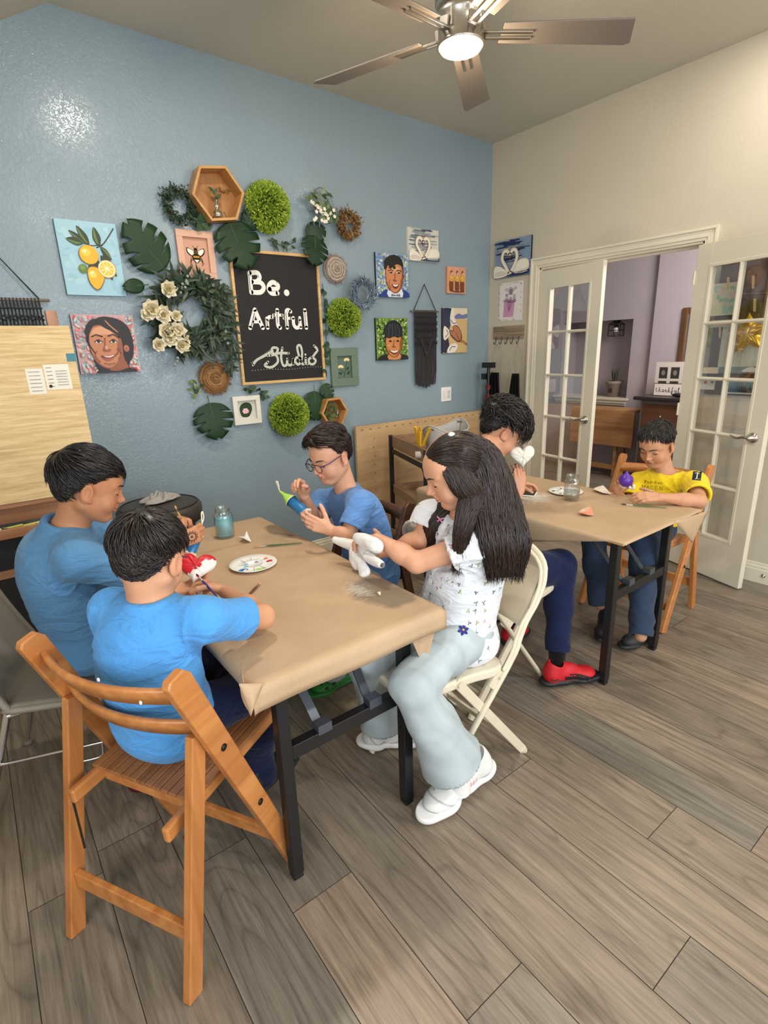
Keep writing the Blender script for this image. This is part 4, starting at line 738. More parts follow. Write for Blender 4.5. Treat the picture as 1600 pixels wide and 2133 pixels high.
for z in (1.0, 1.08, 1.16): m = MB(); m.col = rgb(110, 24, 34); m.tube([(0, 0, z-.02), (0, 0, z+.02)], .021, 8); m.tube([(0, 0, z), (-.03, -.025, z+.015)], .006, 6); m.build('red_clamp', PAINT, r)
for k in range(3): a = k*2.1; m = MB(); m.tube([(.02*math.cos(a), .02*math.sin(a), 1.05), (.05*math.cos(a), .05*math.sin(a), .5), (.09*math.cos(a), .09*math.sin(a), 0)], .01, 8); m.build('leg', BLACKM, r)
# ---------------------------------------------------------------- tables with brown paper
def kraft(name, stains):
    t = NT(name); v = t.coord(kind='Object'); n = t.noise(v, 3, 4); base = t.ramp(n, [(.3, rgb(180, 152, 120)), (.7, rgb(194, 166, 134))]); f = t.noise(v, 400, 2); base = t.mix(base, t.ramp(f, [(.3, (.93,)*3), (.7, (1.03,)*3)]), 1, 'MULTIPLY')
    nz = t.n('ShaderNodeTexNoise'); nz.inputs['Scale'].default_value = 9; nz.inputs['Detail'].default_value = 6; t.l(v, nz.inputs['Vector'])
    for (x, y, rx, ry, c, streak, st) in stains:
        mp = t.n('ShaderNodeMapping', vector_type='POINT'); mp.inputs['Location'].default_value = (-x/rx, -y/ry, 0); mp.inputs['Scale'].default_value = (1/rx, 1/ry, 0); t.l(v, mp.inputs[0])
        ln = t.n('ShaderNodeVectorMath', operation='LENGTH'); t.l(mp.outputs[0], ln.inputs[0]); ad = t.n('ShaderNodeMath', operation='ADD'); t.l(ln.outputs['Value'], ad.inputs[0])
        if streak: s2 = t.coord((14, 60, 1), rot=(0, 0, .5)); q = t.noise(s2, 2.2, 5, .7); mu = t.n('ShaderNodeMath', operation='MULTIPLY_ADD'); mu.inputs[1].default_value = 2.6; mu.inputs[2].default_value = -1.0; t.l(q, mu.inputs[0]); t.l(mu.outputs[0], ad.inputs[1])
        else: mu = t.n('ShaderNodeMath', operation='MULTIPLY_ADD'); mu.inputs[1].default_value = 1.3; mu.inputs[2].default_value = -.65; t.l(nz.outputs[0], mu.inputs[0]); t.l(mu.outputs[0], ad.inputs[1])
        base = t.mix(base, c, t.ramp(ad.outputs[0], [(.55, (st,)*3), (.85, (0,)*3)]))
    t.base(base); t.b.inputs['Roughness'].default_value = .62; t.b.inputs['Specular IOR Level'].default_value = .35
    nn = t.noise(t.coord(), 7, 3, .5, .5); t.bump(nn, .35, .012); return t.m
def folding_table(loc, W_, L, label):
    r = empty('folding_table', loc, label, 'table', None); H = .735
    m = MB(); m.col = rgb(190, 160, 120); m.bx((-W_/2, -L/2, H-.024), (W_/2, L/2, H)); m.build('table_top', mat('board_edge', rgb(206, 168, 120), .6), r, bev=.003)
    for sy in (-1, 1):
        y = sy*(L/2-.075); lx = W_/2-.085
        for sx in (-1, 1):
            m = MB(); m.box((sx*lx, y, (H-.024)/2+.01), (.036, .036, H-.024-.02)); m.build('leg', BLACKM, r, bev=.003); m = MB(); m.box((sx*lx, y, .008), (.032, .032, .016)); m.build('foot_cap', BLACKM, r, bev=.003)
        for zc, hc_ in ((.44, .045), (H-.045, .04)): m = MB(); m.box((0, y, zc), (2*lx-.036, .03, hc_)); m.build('crossbar', BLACKM, r, bev=.002)
        for sx in (-1, 1):
            m = MB(); m.bar((sx*.09, y-sy*.02, .455), (sx*.11, y-sy*.25, H-.04), .028, .006, side=(1, 0, 0)); m.box((sx*.09, y, .47), (.045, .034, .03)); m.build('locking_brace', mat('grey_steel', rgb(92, 98, 108), .35, metal=.6), r)
        if L < 0: break
    return r
folding_table((.715, 1.72, 0), .60, 1.27, 'folding table under brown paper with four children around it')
folding_table((2.285, 1.63, 0), .62, 1.20, 'folding table under brown paper near the french doors')
def paper(name, label, x0, x1, y0, y1, over, mt, z=.738, flaps=()):
    """top sheet that bends down over the edges; over = (left, right, near, far) overhang"""
    l, r_, nr, fr = over; m = MB(); nx, ny = 44, 70
    def fn(u, v):
        X = x0-l+(x1-x0+l+r_)*u; Y = y0-nr+(y1-y0+nr+fr)*v; ex = max((x0-X)*(min(1, max(.1, (Y-y0)/.55)) if l > .1 else 1), X-x1, 0); ey = max(y0-Y, Y-y1, 0); e = max(ex, ey); sx = -1 if X < x0 else 1; sy = -1 if Y < y0 else 1; R_ = .014
        def hang(e): return (R_*math.sin(min(e/R_, PI/2)), R_*(1-math.cos(min(e/R_, PI/2)))+max(0, e-R_*PI/2)) if e > 0 else (0, 0)
        ox, dx = hang(ex); oy, dy = hang(ey); dz = max(dx, dy)+.35*min(dx, dy)
        wv = .003*math.sin(X*17+Y*5)*min(1, dz*20)+.0018*math.sin(X*9+1)*math.sin(Y*6); X2 = (min(max(X, x0), x1)+sx*ox); Y2 = (min(max(Y, y0), y1)+sy*oy)
        return (X2+(wv*sx if ex > 0 else 0), Y2+(wv*sy*-1 if ey > 0 else 0), z+.0018*math.sin(X*9+1)*math.sin(Y*6)-dz+.002)
    m.grid(fn, nx, ny)
    for tri in flaps: m.grid(tri, 8, 8)
    c = Vector(((x0+x1)/2, (y0+y1)/2, z)); o = m.build(name, mt, None, solid=.0008, origin=c); return tag(o, label, 'paper')
def flap(a, b, c, bow=.02, n=(0, -1, 0)):
    a, b, c = Vector(a), Vector(b), Vector(c); n = Vector(n)
    return lambda u, v: (a*(1-u)+b*u)*(1-v)+c*v + n*(bow*math.sin(PI*u)*math.sin(PI*v*.9))
K1 = kraft('kraft_paper', [(.24, -.42, .11, .20, rgb(128, 114, 96), False, .95), (.19, -.37, .07, .12, rgb(206, 200, 188), True, .6), (.29, .38, .07, .15, rgb(112, 96, 78), False, .8), (-.02, .33, .3, .02, rgb(168, 134, 92), False, .4)])
K2 = kraft('kraft_paper_dusty', [(-.05, .02, .22, .15, rgb(216, 208, 196), True, .95), (.14, .02, .10, .05, rgb(212, 190, 160), True, .7), (-.02, -.16, .09, .03, rgb(210, 190, 160), True, .6)])
paper('kraft_paper_sheet', 'brown kraft paper taped over the table in the foreground', .408, 1.022, 1.085, 2.372, (.03, .012, .075, .01), K1,
      flaps=[flap(at(856, 1330, y=1.09), at(917, 1274, y=1.08), at(885, 1394, y=1.09), .018, (0, 1, 0)), flap(at(497, 1424, y=1.078), at(549, 1424, y=1.070), at(521, 1490, y=1.07), .014), flap(at(505, 1405, y=1.08), at(500, 1385, y=1.16), at(519, 1478, y=1.08), .012, (-1, 0, 0))])
paper('kraft_paper_sheet', 'brown kraft paper over the table near the french doors', 1.955, 2.61, 1.012, 2.255, (.15, .02, .012, .01), K2,
      flaps=[flap(at(1405, 1086, y=1.005), at(1477, 1063, y=1.0), at(1441, 1130, y=1.01), .012, (0, -1, 0)), flap((2.628, 1.02, .735), (2.634, 1.22, .735), (2.63, 1.04, .65), .01, (1, 0, 0))])
# ---------------------------------------------------------------- chairs
def wooden_chair(loc, rz, label, wd, wd2, group=None, w2=.205):
    r = empty('wooden_folding_chair', loc, label, 'chair', group, rz)
    T = .024
    for s in (-1, 1):
        m = MB(); m.bar((.0, s*(w2-.0), 0), (.137, s*(w2-.0), .665), T, .045, side=(0, 1, 0)); m.build('rear_leg', wd2, r, bev=.003)
        m = MB(); y = s*(w2+.026); d = Vector((.42-.075, 0, -.865)); a = Vector((.075, y, .865)); q = frame(d, (0, 1, 0), a); L = d.length; mm = MB(q)
        prof = [(0, -.018), (.012, -.03), (L, -.026), (L, .026), (.03, .034), (.006, .022)]; P = [(q_[0], q_[1]) for q_ in prof]
        Mx = q @ Matrix(((1, 0, 0, 0), (0, 0, 1, -T/2), (0, 1, 0, 0), (0, 0, 0, 1))); m = MB(); m.prism(P, T, Mx); m.build('side_rail', wd, r, bev=.004)
        for t in (.30, .60):
            p = a+d*t; b = MB(); b.lathe([(.0, 0), (.009, 0), (.009, .003), (.004, .005), (0, .005)], (p.x, y+s*T/2, p.z), 14, (0, s, 0)); b.build('bolt', mat('dark_bolt', rgb(50, 46, 42), .4, metal=.8), r)
        m = MB(); m.bar((.045, s*(w2-.048), .435), (.515, s*(w2-.048), .462), .02, .042, side=(0, 1, 0)); m.build('seat_rail', wd, r, bev=.006)
        m = MB(); m.col = (.02, .015, .01); m.box((.068, s*(w2-.0)-s*T/2-s*.0005, .33), (.006, .002, .20)); m.build('slot', PAINT, r)
    m = MB(); m.bar((.034, -w2+.012, .165), (.034, w2-.012, .165), .018, .048, side=(1, 0, 0)); m.build('stretcher', wd, r, bev=.003)
    m = MB(); m.bar((.37, -w2-.01, .13), (.37, w2+.01, .13), .018, .04, side=(1, 0, 0)); m.build('stretcher', wd, r, bev=.003)
    m = MB(); m.bar((.15, -w2+.05, .432), (.15, w2-.05, .432), .02, .04, side=(1, 0, 0)); m.build('seat_crossbar', wd, r, bev=.003); m = MB(); m.bar((.49, -w2+.05, .45), (.49, w2-.05, .45), .02, .03, side=(1, 0, 0)); m.build('seat_crossbar', wd, r, bev=.003)
    n = 13
    for k in range(n):
        y = -w2+.045+(2*w2-.09)*k/(n-1); m = MB(); m.bar((.125, y, .463), (.525, y, .486), .0245, .011, side=(0, 1, 0)); m.build('seat_slat', wd2, r, bev=.002)
    for t, h in ((.085, .052), (.215, .052)):
        c = Vector((.075, 0, .865))+Vector((.345, 0, -.865))*t; m = MB(); N = 20; W_ = w2+.016; vs = []
        for k in range(N+1):
            y = -W_+2*W_*k/N; x = c.x-.055*(1-(y/W_)**2)+.006; 
            for dx, dz in ((-.009, -h/2), (-.011, h/2-.012), (-.004, h/2), (.006, h/2-.002), (.010, h/2-.014), (.009, -h/2)): vs.append((x+dx-.39*dz, y, c.z+dz*.95))
        m.add(vs, [(6*k+j, 6*k+6+j, 6*k+6+(j+1) % 6, 6*k+(j+1) % 6) for k in range(N) for j in range(6)], True); m.build('back_slat', wd, r)
    return r
CH2 = wood('honey_wood_long', rgb(164, 98, 46), rgb(200, 134, 74), 2, 8, .32, coat=.3); SEATW = wood('worn_seat_wood', rgb(128, 80, 44), rgb(168, 112, 68), 0, 9, .38, coat=.2)
FA = math.atan2(.49, .872)
ch = wooden_chair((.045, 1.217, 0), FA, 'honey wood slatted folding chair in the foreground under the child in bright blue', CHAIRW, CH2)
for o in ch.children:
    if o.name.startswith('seat_slat'): o.data.materials[0] = SEATW
DKW = wood('walnut_wood', rgb(64, 38, 24), rgb(104, 66, 42), 0, 8, .4, coat=.2)
wooden_chair((1.64, 2.10, 0), PI+.06, 'dark walnut folding chair under the child with glasses', DKW, DKW, w2=.19).scale = (1, 1, .93)
wooden_chair((3.12, 1.40, 0), PI+.02, 'honey wood folding chair under the child in yellow', CHAIRW, CH2, w2=.215)
# white specks of dried paint on the foreground chair
fdir = Vector((math.cos(FA), math.sin(FA), 0))
for px, py, off in ((205, 1416, .052), (208, 1434, .048), (293, 1464, .04)):
    d_ = (at(px, py, z=0)-CAMP).normalized(); p0 = ch.location+fdir*off; q = CAMP+d_*((p0-CAMP).dot(fdir)/d_.dot(fdir)); m = MB(); m.col = rgb(236, 228, 210); m.ball(Matrix.Rotation(-FA, 3, 'Z') @ (q-ch.location), (.0025, .004, .005), 10, 6); m.build('dried_paint_drip', PAINT, ch)
# beige steel folding chairs
def metal_chair(loc, rz, label, w=.205):
    r = empty('metal_folding_chair', loc, label, 'chair', 'beige metal folding chairs', rz); g = BEIGEM
    # front leg tubes run up into the hoop of the back
    side = lambda s, dy=0: [(.465, s*(w-.035)+dy, .0), (.133, s*w+dy, .435), (.075, s*w+dy, .53), (.045, s*w+dy, .585), (-.005, s*w+dy, .64), (-.04, s*w*.99+dy, .70), (-.055, s*w*.95+dy, .75)]
    arc = [(-.055+.012*math.sin(a)*0-.018*math.sin(a), math.cos(a)*w*.93, .75+.075*math.sin(a)) for a in [PI*k/12 for k in range(1, 12)]]
    P = bez(side(1), 4)[:-1]+[Vector(p) for p in [side(1)[-1]]+arc+[side(-1)[-1]]]+bez(side(-1), 4)[:-1][::-1]
    m = MB(); m.tube(P, .0135, 8, flat=.75); m.tube([Vector(p)*1.0+Vector((.018, 0, -.004)) for p in P[4:-4]], .007, 6); m.build('frame_tube', g, r)
    m = MB()
    m.grid(lambda u, v: Vector((.0-.075*v**.9-.022*(1-(2*u-1)**2)+.05*(1-v)**2-.0, (2*u-1)*w*(.90 if v < .75 else .90*math.sqrt(max(0, 1-((v-.75)/.27)**2*.75))), .555+.26*v)), 16, 12); m.build('backrest', mat('beige_panel', rgb(196, 182, 156), .4, var=.06, vscale=14), r, solid=.004)
    for s in (-1, 1):
        m = MB(); m.bar((.0, s*(w-.022), .008), (.355, s*(w-.022), .462), .016, .034, side=(0, 1, 0)); m.build('rear_leg', g, r, bev=.003)
        m = MB(); m.tube([(-.006, s*(w-.022), 0), (.004, s*(w-.022), .016)], .016, 10); m.build('foot_cap', g, r)
        m = MB(); m.box((.175, s*(w-.008), .40), (.07, .01, .05), Matrix.Rotation(.8, 3, 'Y')); m.tube([(.165, s*(w+.006), .41), (.165, s*(w-.02), .41)], .007, 8); m.tube([(.345, s*(w-.005), .45), (.345, s*(w-.03), .45)], .01, 8); m.build('hinge_plate', g, r, bev=.002)
    m = MB(); m.bar((.06, -w+.03, .08), (.06, w-.03, .08), .012, .02, side=(1, 0, 0)); m.build('crossbar', g, r)
    m = MB(); o_ = smooth2([(.13, -.175), (.30, -.19), (.49, -.175), (.535, -.10), (.54, .10), (.49, .175), (.30, .19), (.13, .175)], 5)
    M_ = Matrix(((1, 0, 0, 0), (0, 1, 0, 0), (.075, 0, 1, .405), (0, 0, 0, 1))); m.prism(o_, .035, M_); m.build('seat', mat('beige_seat', rgb(218, 208, 186), .35, var=.05, vscale=20), r, bev=.010, seg=3)
    return r
metal_chair((1.435, 1.245, 0), PI-.03, 'beige metal folding chair under the long haired child')
metal_chair((1.43, 1.50, 0), -.06, 'beige metal folding chair under the child bending over the far table')
# grey plastic school chair
def plastic_chair(loc, rz):
    r = empty('plastic_chair', loc, 'grey plastic shell chair with chrome legs at the left edge', 'chair', None, rz); g = mat('grey_plastic', rgb(146, 139, 126), .45, bump=.1, bscale=300)
    m = MB()
    def sh(u, v):
        s = v*2-1
        if u < .5: t = u/.5; x = .44-.40*t; z = .435-.012*math.sin(PI*t)-.03*(1-t)**4; wd = .225-.01*t; z += .018*s*s
        else: t = (u-.5)/.5; x = .04-.055*math.sin(t*PI/2)-.10*t; z = .435+.46*t**1.1; wd = .215-.035*t; x += .05*s*s
        return Vector((x, s*wd, z))
    m.grid(sh, 26, 14); m.build('seat_shell', g, r, solid=.009)
    m = MB()
    for s in (-1, 1):
        pts = [sh(u, (s+1)/2) for u in [k/26 for k in range(27)]]; m.tube([p+Vector((0, s*.004, -.008)) for p in pts], .012, 8)
    pts = [sh(0, k/14) for k in range(15)]; m.tube([p+Vector((.004, 0, -.010)) for p in pts], .015, 8); m.build('rolled_edge', g, r)
    for s in (-1, 1):
        m = MB(); m.tube(bez([(.40, s*.12, .41), (.20, s*.15, .405), (.06, s*.18, .40)], 4), .011, 8); m.build('seat_support', CHROME, r)
        m = MB(); m.tube([(.38, s*.17, .41), (.46, s*.235, .02)], .012, 10); m.build('leg', CHROME, r); m = MB(); m.lathe([(.0, 0), (.019, 0), (.017, .012), (.012, .02)], (.462, s*.236, 0), 12); m.build('glide', mat('glide_brown', rgb(120, 110, 96), .5), r)
        m = MB(); m.tube([(.06, s*.17, .41), (-.06, s*.235, .02)], .012, 10); m.build('leg', CHROME, r); m = MB(); m.lathe([(.0, 0), (.019, 0), (.017, .012), (.012, .02)], (-.061, s*.236, 0), 12); m.build('glide', mat('glide_brown'), r)
    m = MB(); m.tube([(.02, -.21, .245), (.02, -.21, .245), (.42, -.21, .245)], .005, 8); m.tube(bez([(.22, -.21, .245), (.222, -.212, .21), (.225, -.214, .195), (.25, -.214, .19), (.29, -.214, .19), (.31, -.214, .195), (.315, -.212, .21), (.318, -.21, .245)], 4), .0045, 8); m.build('book_rack', CHROME, r)
    return r
plastic_chair((-.10, 2.13, 0), -.33)
# ---------------------------------------------------------------- easel, stool, cart and wooden panel
def easel():
    r = empty('wooden_easel', (-.12, 2.95, 0), 'wooden easel with tray and black lower panel at the left', 'easel'); w1 = wood('easel_wood', rgb(150, 100, 70), rgb(184, 136, 100), 0, 8); w2 = wood('easel_wood_v', rgb(150, 100, 70), rgb(184, 136, 100), 2, 8); ox, oy = .12, -2.95
    def B(n, mt, a, b, **k): m = MB(); m.bx([a[0]+ox, a[1]+oy, a[2]], [b[0]+ox, b[1]+oy, b[2]]); return m.build(n, mt, r, bev=.003)
    for x in (-.42, .36): B('post', w2, (x, 2.955, 0), (x+.045, 2.985, 1.72 if x > 0 else 1.95))
    B('rear_post', w2, (-.05, 3.25, 0), (0, 3.28, 1.5)); B('rail', w1, (-.5, 2.86, .875), (.45, 2.95, .895)); B('tray_back', w1, (-.5, 2.93, .79), (.45, 2.95, .88)); B('tray_floor', w1, (-.5, 2.80, .765), (.45, 2.95, .775)); B('tray_lip', w1, (-.5, 2.79, .755), (.45, 2.803, .80))
    B('black_panel', mat('black_board', rgb(34, 34, 38), .6), (-.5, 2.93, .20), (.45, 2.945, .75)); B('rail', w1, (-.5, 2.915, .535), (.45, 2.93, .575)); B('rail', w1, (-.5, 2.915, .19), (.45, 2.93, .23))
easel()
def plyboard():
    M = frame((1, 0, 0), (0, .05, 1), (-.62, 2.865, .897)); r = empty('plywood_board', (-.09, 2.87, .897), 'large sheet of pale plywood standing on the easel', 'board'); Mi = Matrix.Translation((.09, -2.87, -.897)) @ M
    t = NT('raw_plywood'); v = t.coord((1.2, 1, 22)); f = t.noise(v, 3, 6, .7, .4); v2 = t.coord((2.5, 1, 60)); g = t.noise(v2, 3, 3, .6); c = t.ramp(f, [(.36, rgb(196, 164, 112)), (.6, rgb(228, 202, 152))]); c = t.mix(c, t.ramp(g, [(.26, rgb(150, 110, 60)), (.36, (1, 1, 1))]), .55, 'MULTIPLY'); t.base(c); t.b.inputs['Roughness'].default_value = .6
    m = MB(Mi); m.bx((0, 0, 0), (1.055, .755, .012)); m.build('sheet', t.m, r, bev=.001)
    m = MB(Mi); m.col = rgb(60, 128, 140); m.bx((1.02, .60, .012), (1.0555, .635, .0135)); m.build('teal_tape', PAINT, r)
    for x0, x1, y0, y1, k in ((.85, .915, .465, .575, 0), (.92, 1.02, .48, .59, 1)):
        A = Art(Mi, 1, 1, .0122); A.mb.col = rgb(232, 228, 216); A.mb.bx((x0, y0, .012), (x1, y1, .0124)); A.z = .0126; n = 6
        for q in range(n): yy = y1-.014-(y1-y0-.028)*q/(n-1); A.line(rgb(110, 106, 100) if k == 0 else rgb(120, 60, 40), [(x0+.01+.05*0, yy), (x0+(.03 if k else .052), yy)], .002, 1)
        if k: A.ell(rgb(60, 56, 54), x0+.015, y0+.016, .007, .007); [A.line(rgb(120, 116, 110), [(x0+.045, y0+.02+.012*q), (x1-.012, y0+.02+.012*q)], .002, 1) for q in range(6)]
        A.mb.build('paper_label', PAINTM, r)
plyboard()
rn = random.Random(12)
for k in range(14):
    x = -.30+.04*k+rn.uniform(-.01, .01); a = rn.uniform(-.25, .25); c = rn.choice([rgb(210, 200, 120), rgb(232, 228, 214), rgb(40, 40, 40), rgb(190, 200, 90), rgb(140, 110, 80)]); m = MB(); m.col = c; m.tube([(x, 2.84+a*.1, .782+.003*(k % 3)), (x+.11, 2.86+a*.12, .784+.003*(k % 3))], .005, 8); m.col = rgb(30, 30, 30); m.tube([(x+.11, 2.86+a*.12, .784+.003*(k % 3)), (x+.135, 2.863+a*.12, .785)], .0045, 8)
    o = m.build('paint_marker', PAINT); top(o, 'paint marker among others lying in the easel tray', 'marker', 'markers in the easel tray')
r = empty('round_stool', (.705, 2.93, 0), 'round dark padded stool against the blue wall', 'stool'); m = MB(); m.lathe([(.0, .755), (.17, .755), (.205, .748), (.215, .73), (.212, .665), (.2, .655), (0, .655)], (0, 0, 0), 40); m.build('padded_top', mat('dark_vinyl', rgb(66, 60, 54), .5, bump=.3, bscale=80, var=.15), r)
m = MB(); m.tube([(.195*math.cos(a), .195*math.sin(a), .752) for a in [2*PI*k/36 for k in range(36)]], .0035, 6, closed=True); m.tube([(.214*math.cos(a), .214*math.sin(a), .668) for a in [2*PI*k/36 for k in range(36)]], .0035, 6, closed=True); m.build('piping', BLACKM, r)
m = MB(); m.lathe([(.17, .0), (.18, .02), (.17, .65)], (0, 0, 0), 30); m.build('black_base', BLACKM, r)
m = MB(); m.col = rgb(168, 162, 156); rn = random.Random(3); m.grid(lambda u, v: (lambda a, q: Vector((q*math.cos(a)*.095*(1+.22*math.sin(3*a+1)+.1*math.sin(7*a)), q*math.sin(a)*.06*(1+.2*math.sin(2*a)), .006+.05*(1-q)**.6*abs(math.sin(a*2.5+q*5))+.010*math.sin(q*19+a*3)*(1-q)+.004)))(2*PI*u, v), 40, 14); o = m.build('crumpled_rag', CLOTH, None, solid=.004); o.location = (.71, 2.955, .755); top(o, 'crumpled grey rag lying on the round stool', 'cloth')
# leaning panel with rows of holes
r = empty('slotted_panel', (2.98, 3.34, 0), 'long oak veneer panel with rows of small holes leaning on the blue wall', 'panel'); VN = wood('oak_veneer', rgb(186, 150, 108), rgb(212, 178, 134), 0, 7, .5)
m = MB(); m.bx((-.71, -.012, 0), (.71, .012, .955)); m.build('sheet', VN, r, bev=.001); m = MB(); m.col = rgb(50, 36, 26)
for k in range(18):
    for d in (0, .012): m.box((-.66+.08*k+d, -.0125, .925), (.005, .001, .009)); 
for k in range(12): m.box((-.55+.006*(k % 2), -.0125, .10+.068*k), (.005, .001, .009)); 
m.build('holes', PAINT, r)
m = MB(); m.col = rgb(226, 214, 190)
for k in range(26): m.lathe([(0, 0), (.004, 0), (.0035, .001)], (-.66+U(0, .24), -.012, U(.1, .93)), 6, (0, -1, 0))
m.build('paint_specks', PAINT, r)['kind'] = 'stuff'
# rolling cart, turned a little
CA = math.atan2(.71, .26); cr0 = Vector((2.25, 2.52, 0)); r = empty('wooden_cart', cr0, 'three tier wooden cart with black metal frame behind the long haired child', 'cart', None, CA); CW = wood('cart_wood', rgb(136, 106, 78), rgb(172, 138, 104), 0, 7, .55); CM = mat('cart_iron', rgb(40, 36, 34), .5, metal=.3)
Lc, Wc = .72, .42
for x, y in ((0, 0), (Lc, 0), (0, -Wc), (Lc, -Wc)):
    m = MB(); m.box((x, y, .475), (.03, .03, .81)); m.build('post', CM, r, bev=.002); m = MB(); m.lathe([(0, 0), (.03, 0), (.03, .03), (0, .03)], (x, y-.015, .032), 14, (0, 1, 0)); m.build('caster', BLACKM, r)
for z, h in ((.79, .09), (.43, .07), (.10, .07)):
    m = MB(); m.bx((.015, -Wc+.015, z), (Lc-.015, -.015, z+.012)); m.bx((.015, -.015, z), (Lc-.015, -.003, z+h)); m.bx((.015, -Wc+.003, z), (Lc-.015, -Wc+.015, z+h)); m.bx((.0, -Wc+.015, z), (.012, -.015, z+h)); m.bx((Lc-.012, -Wc+.015, z), (Lc, -.015, z+h)); m.build('tray', CW, r, bev=.002)
for y in (.002, -Wc-.002):
    m = MB(); m.bar((0, y, .765), (Lc, y, .765), .006, .035, side=(0, 1, 0))
    for x, s in ((.02, 1), (Lc-.02, -1)): m.tube(bez([(x, y, .66), (x+s*.01, y, .72), (x+s*.06, y, .76)], 5), .007, 6)
    m.build('brace', CM, r)
m = MB(); m.bar((0, 0, .765), (0, -Wc, .765), .006, .035, side=(1, 0, 0)); m.build('brace', CM, r)
def onc(x, y, z): q = Matrix.Rotation(CA, 3, 'Z') @ Vector((x, y, 0)); return Vector((cr0.x+q.x, cr0.y+q.y, z))
# things on the cart
q = onc(.30, -.27, .803); r = empty('plastic_tub', q, 'translucent grey plastic tub with handles on the cart', 'tub', None, CA-.9); TB = mat('tub_plastic', rgb(176, 174, 170), .4, spec=.4); m = MB()
def tubf(u, v):
    a = 2*PI*u; rx = .17+.05*v; ry = .105+.03*v; x = rx*math.cos(a); y = ry*math.sin(a); z = .15*v+(.055*v**3*abs(math.cos(a))**5); return Vector((x, y, z))
m.grid(tubf, 48, 14); m.poly([tubf(k/48, 0) for k in range(48)]); m.build('tub_wall', TB, r, solid=.003); m = MB(); m.tube([tubf(k/48, 1) for k in range(48)], .005, 6, closed=True); m.build('rim', TB, r)
m = MB(); m.col = rgb(120, 100, 96)
for s in (-1, 1): m.box((s*.214, 0, .18), (.006, .045, .014), Matrix.Rotation(s*.25, 3, 'Y'))
m.build('handle_slot', PAINT, r)
q = onc(.22, -.045, .84); m = MB(); rn = random.Random(2); rr = empty('yellow_brush_bundle', q, 'bundle of yellow foam brushes on the cart tray', 'brush bundle')
for k in range(7): a = rn.uniform(-.6, .6); b = rn.uniform(-.3, .3); m = MB(); m.col = rgb(220, 170, 24); m.bar((0+b*.05, a*.03, .03), (b*.12, a*.15, .15+rn.uniform(-.02, .02)), .022, .010); m.build('foam_brush', PAINT, rr, bev=.002)
q = onc(.10, -.06, .803+.026); m = MB(); ax = Vector((math.cos(CA+1.2), math.sin(CA+1.2), 0)); m.col = rgb(226, 216, 206); m.lathe([(.012, 0), (.025, 0), (.025, .09), (.012, .09), (.012, 0)], (0, 0, 0), 20, ax, caps=False); o = m.build('paper_roll', PAINTM); o.location = q; top(o, 'short roll of white tape standing on its side on the cart', 'roll')
m = MB(); m.col = rgb(228, 224, 216); m.grid(lambda u, v: Vector((u*.22, v*.05-.02*u, .004+.006*math.sin(u*8))), 12, 4); o = m.build('paper_strip', PAINTM, None, solid=.001); o.location = onc(.06, -.12, .872); o.rotation_euler = (0, 0, CA-1.35); top(o, 'white paper strip across the cart rim', 'paper')
def palette(q, rz, lab, cols, tilt, s=1.0):
    M = Matrix.Translation(q) @ Matrix.Rotation(rz, 4, 'Z') @ Matrix.Rotation(tilt, 4, 'X'); A = Art(M, .20*s, .26*s, .003); A.mb.col = rgb(226, 222, 210); A.mb.bx((0, 0, 0), (.20*s, .26*s, .0028)); rn = random.Random(int(rz*100))
    for k in range(34):
        x, y = rn.uniform(.12, .88), rn.uniform(.1, .9); r_ = rn.uniform(.05, .13); A.poly(rn.choice(cols), [(x+r_*rn.uniform(.5, 1)*math.cos(a), y+r_*.8*rn.uniform(.5, 1)*math.sin(a)) for a in [2*PI*j/7 for j in range(7)]])
    o = A.mb.build('paint_palette', CANV, origin=q); top(o, lab, 'palette')
pc = [rgb(40, 70, 50), rgb(120, 132, 130), rgb(200, 190, 60), rgb(60, 64, 40), rgb(150, 150, 145), rgb(200, 170, 160)]
qa = onc(.20, -.02, .445); palette(qa, CA+PI, 'messy palette sheet smeared green, yellow and grey on the cart shelf', pc, 1.25); palette(onc(.06, -.02, .445)+Vector((-.015, -.01, 0)), CA+PI+.1, 'palette sheet smeared with blues beside the green one', [rgb(96, 120, 180), rgb(30, 40, 70), rgb(120, 140, 190), rgb(20, 30, 60)], 1.25, .9)
m = MB(); m.bx((-.10, -.07, 0), (.10, .07, .13)); o = m.build('cardboard_box', mat('cardboard', rgb(150, 118, 84), .85), None, bev=.002); o.location = onc(.22, -.24, .443); o.rotation_euler = (0, 0, CA+.2); top(o, 'small brown cardboard box on the middle cart shelf', 'box')
# ---------------------------------------------------------------- things on the tables
ZT = .7415
def lay(px, py, z=ZT): return at(px, py, z=z)
def jar(q, liquid, lab, h=.125, s=1.0):
    r = empty('mason_jar', q, lab, 'jar'); R_ = .036*s
    m = MB(); m.lathe([(0, .001), (R_*.86, .001), (R_*.98, .01), (R_, .02), (R_, h*.68), (R_*.95, h*.76), (R_*.76, h*.84), (R_*.76, h*.97), (R_*.80, h*.985), (R_*.78, h), (R_*.72, h), (R_*.70, h*.84), (R_*.90, h*.75), (R_*.94, h*.68), (R_*.94, .02), (R_*.8, .006), (0, .006)], (0, 0, 0), 32, caps=False); m.build('glass_body', glass('jar_glass', (.975, .985, .98), .22), r)
    m = MB()
    for z in (.87, .92): m.tube([(R_*.78*math.cos(a), R_*.78*math.sin(a), h*z) for a in [2*PI*k/28 for k in range(28)]], .0016, 6, closed=True)
    m.build('thread', glass('jar_glass'), r)
    if liquid: m = MB(); m.lathe([(0, .007), (R_*.92, .012), (R_*.93, h*liquid[1]), (0, h*liquid[1])], (0, 0, 0), 32); m.build('water', liquid[0], r)
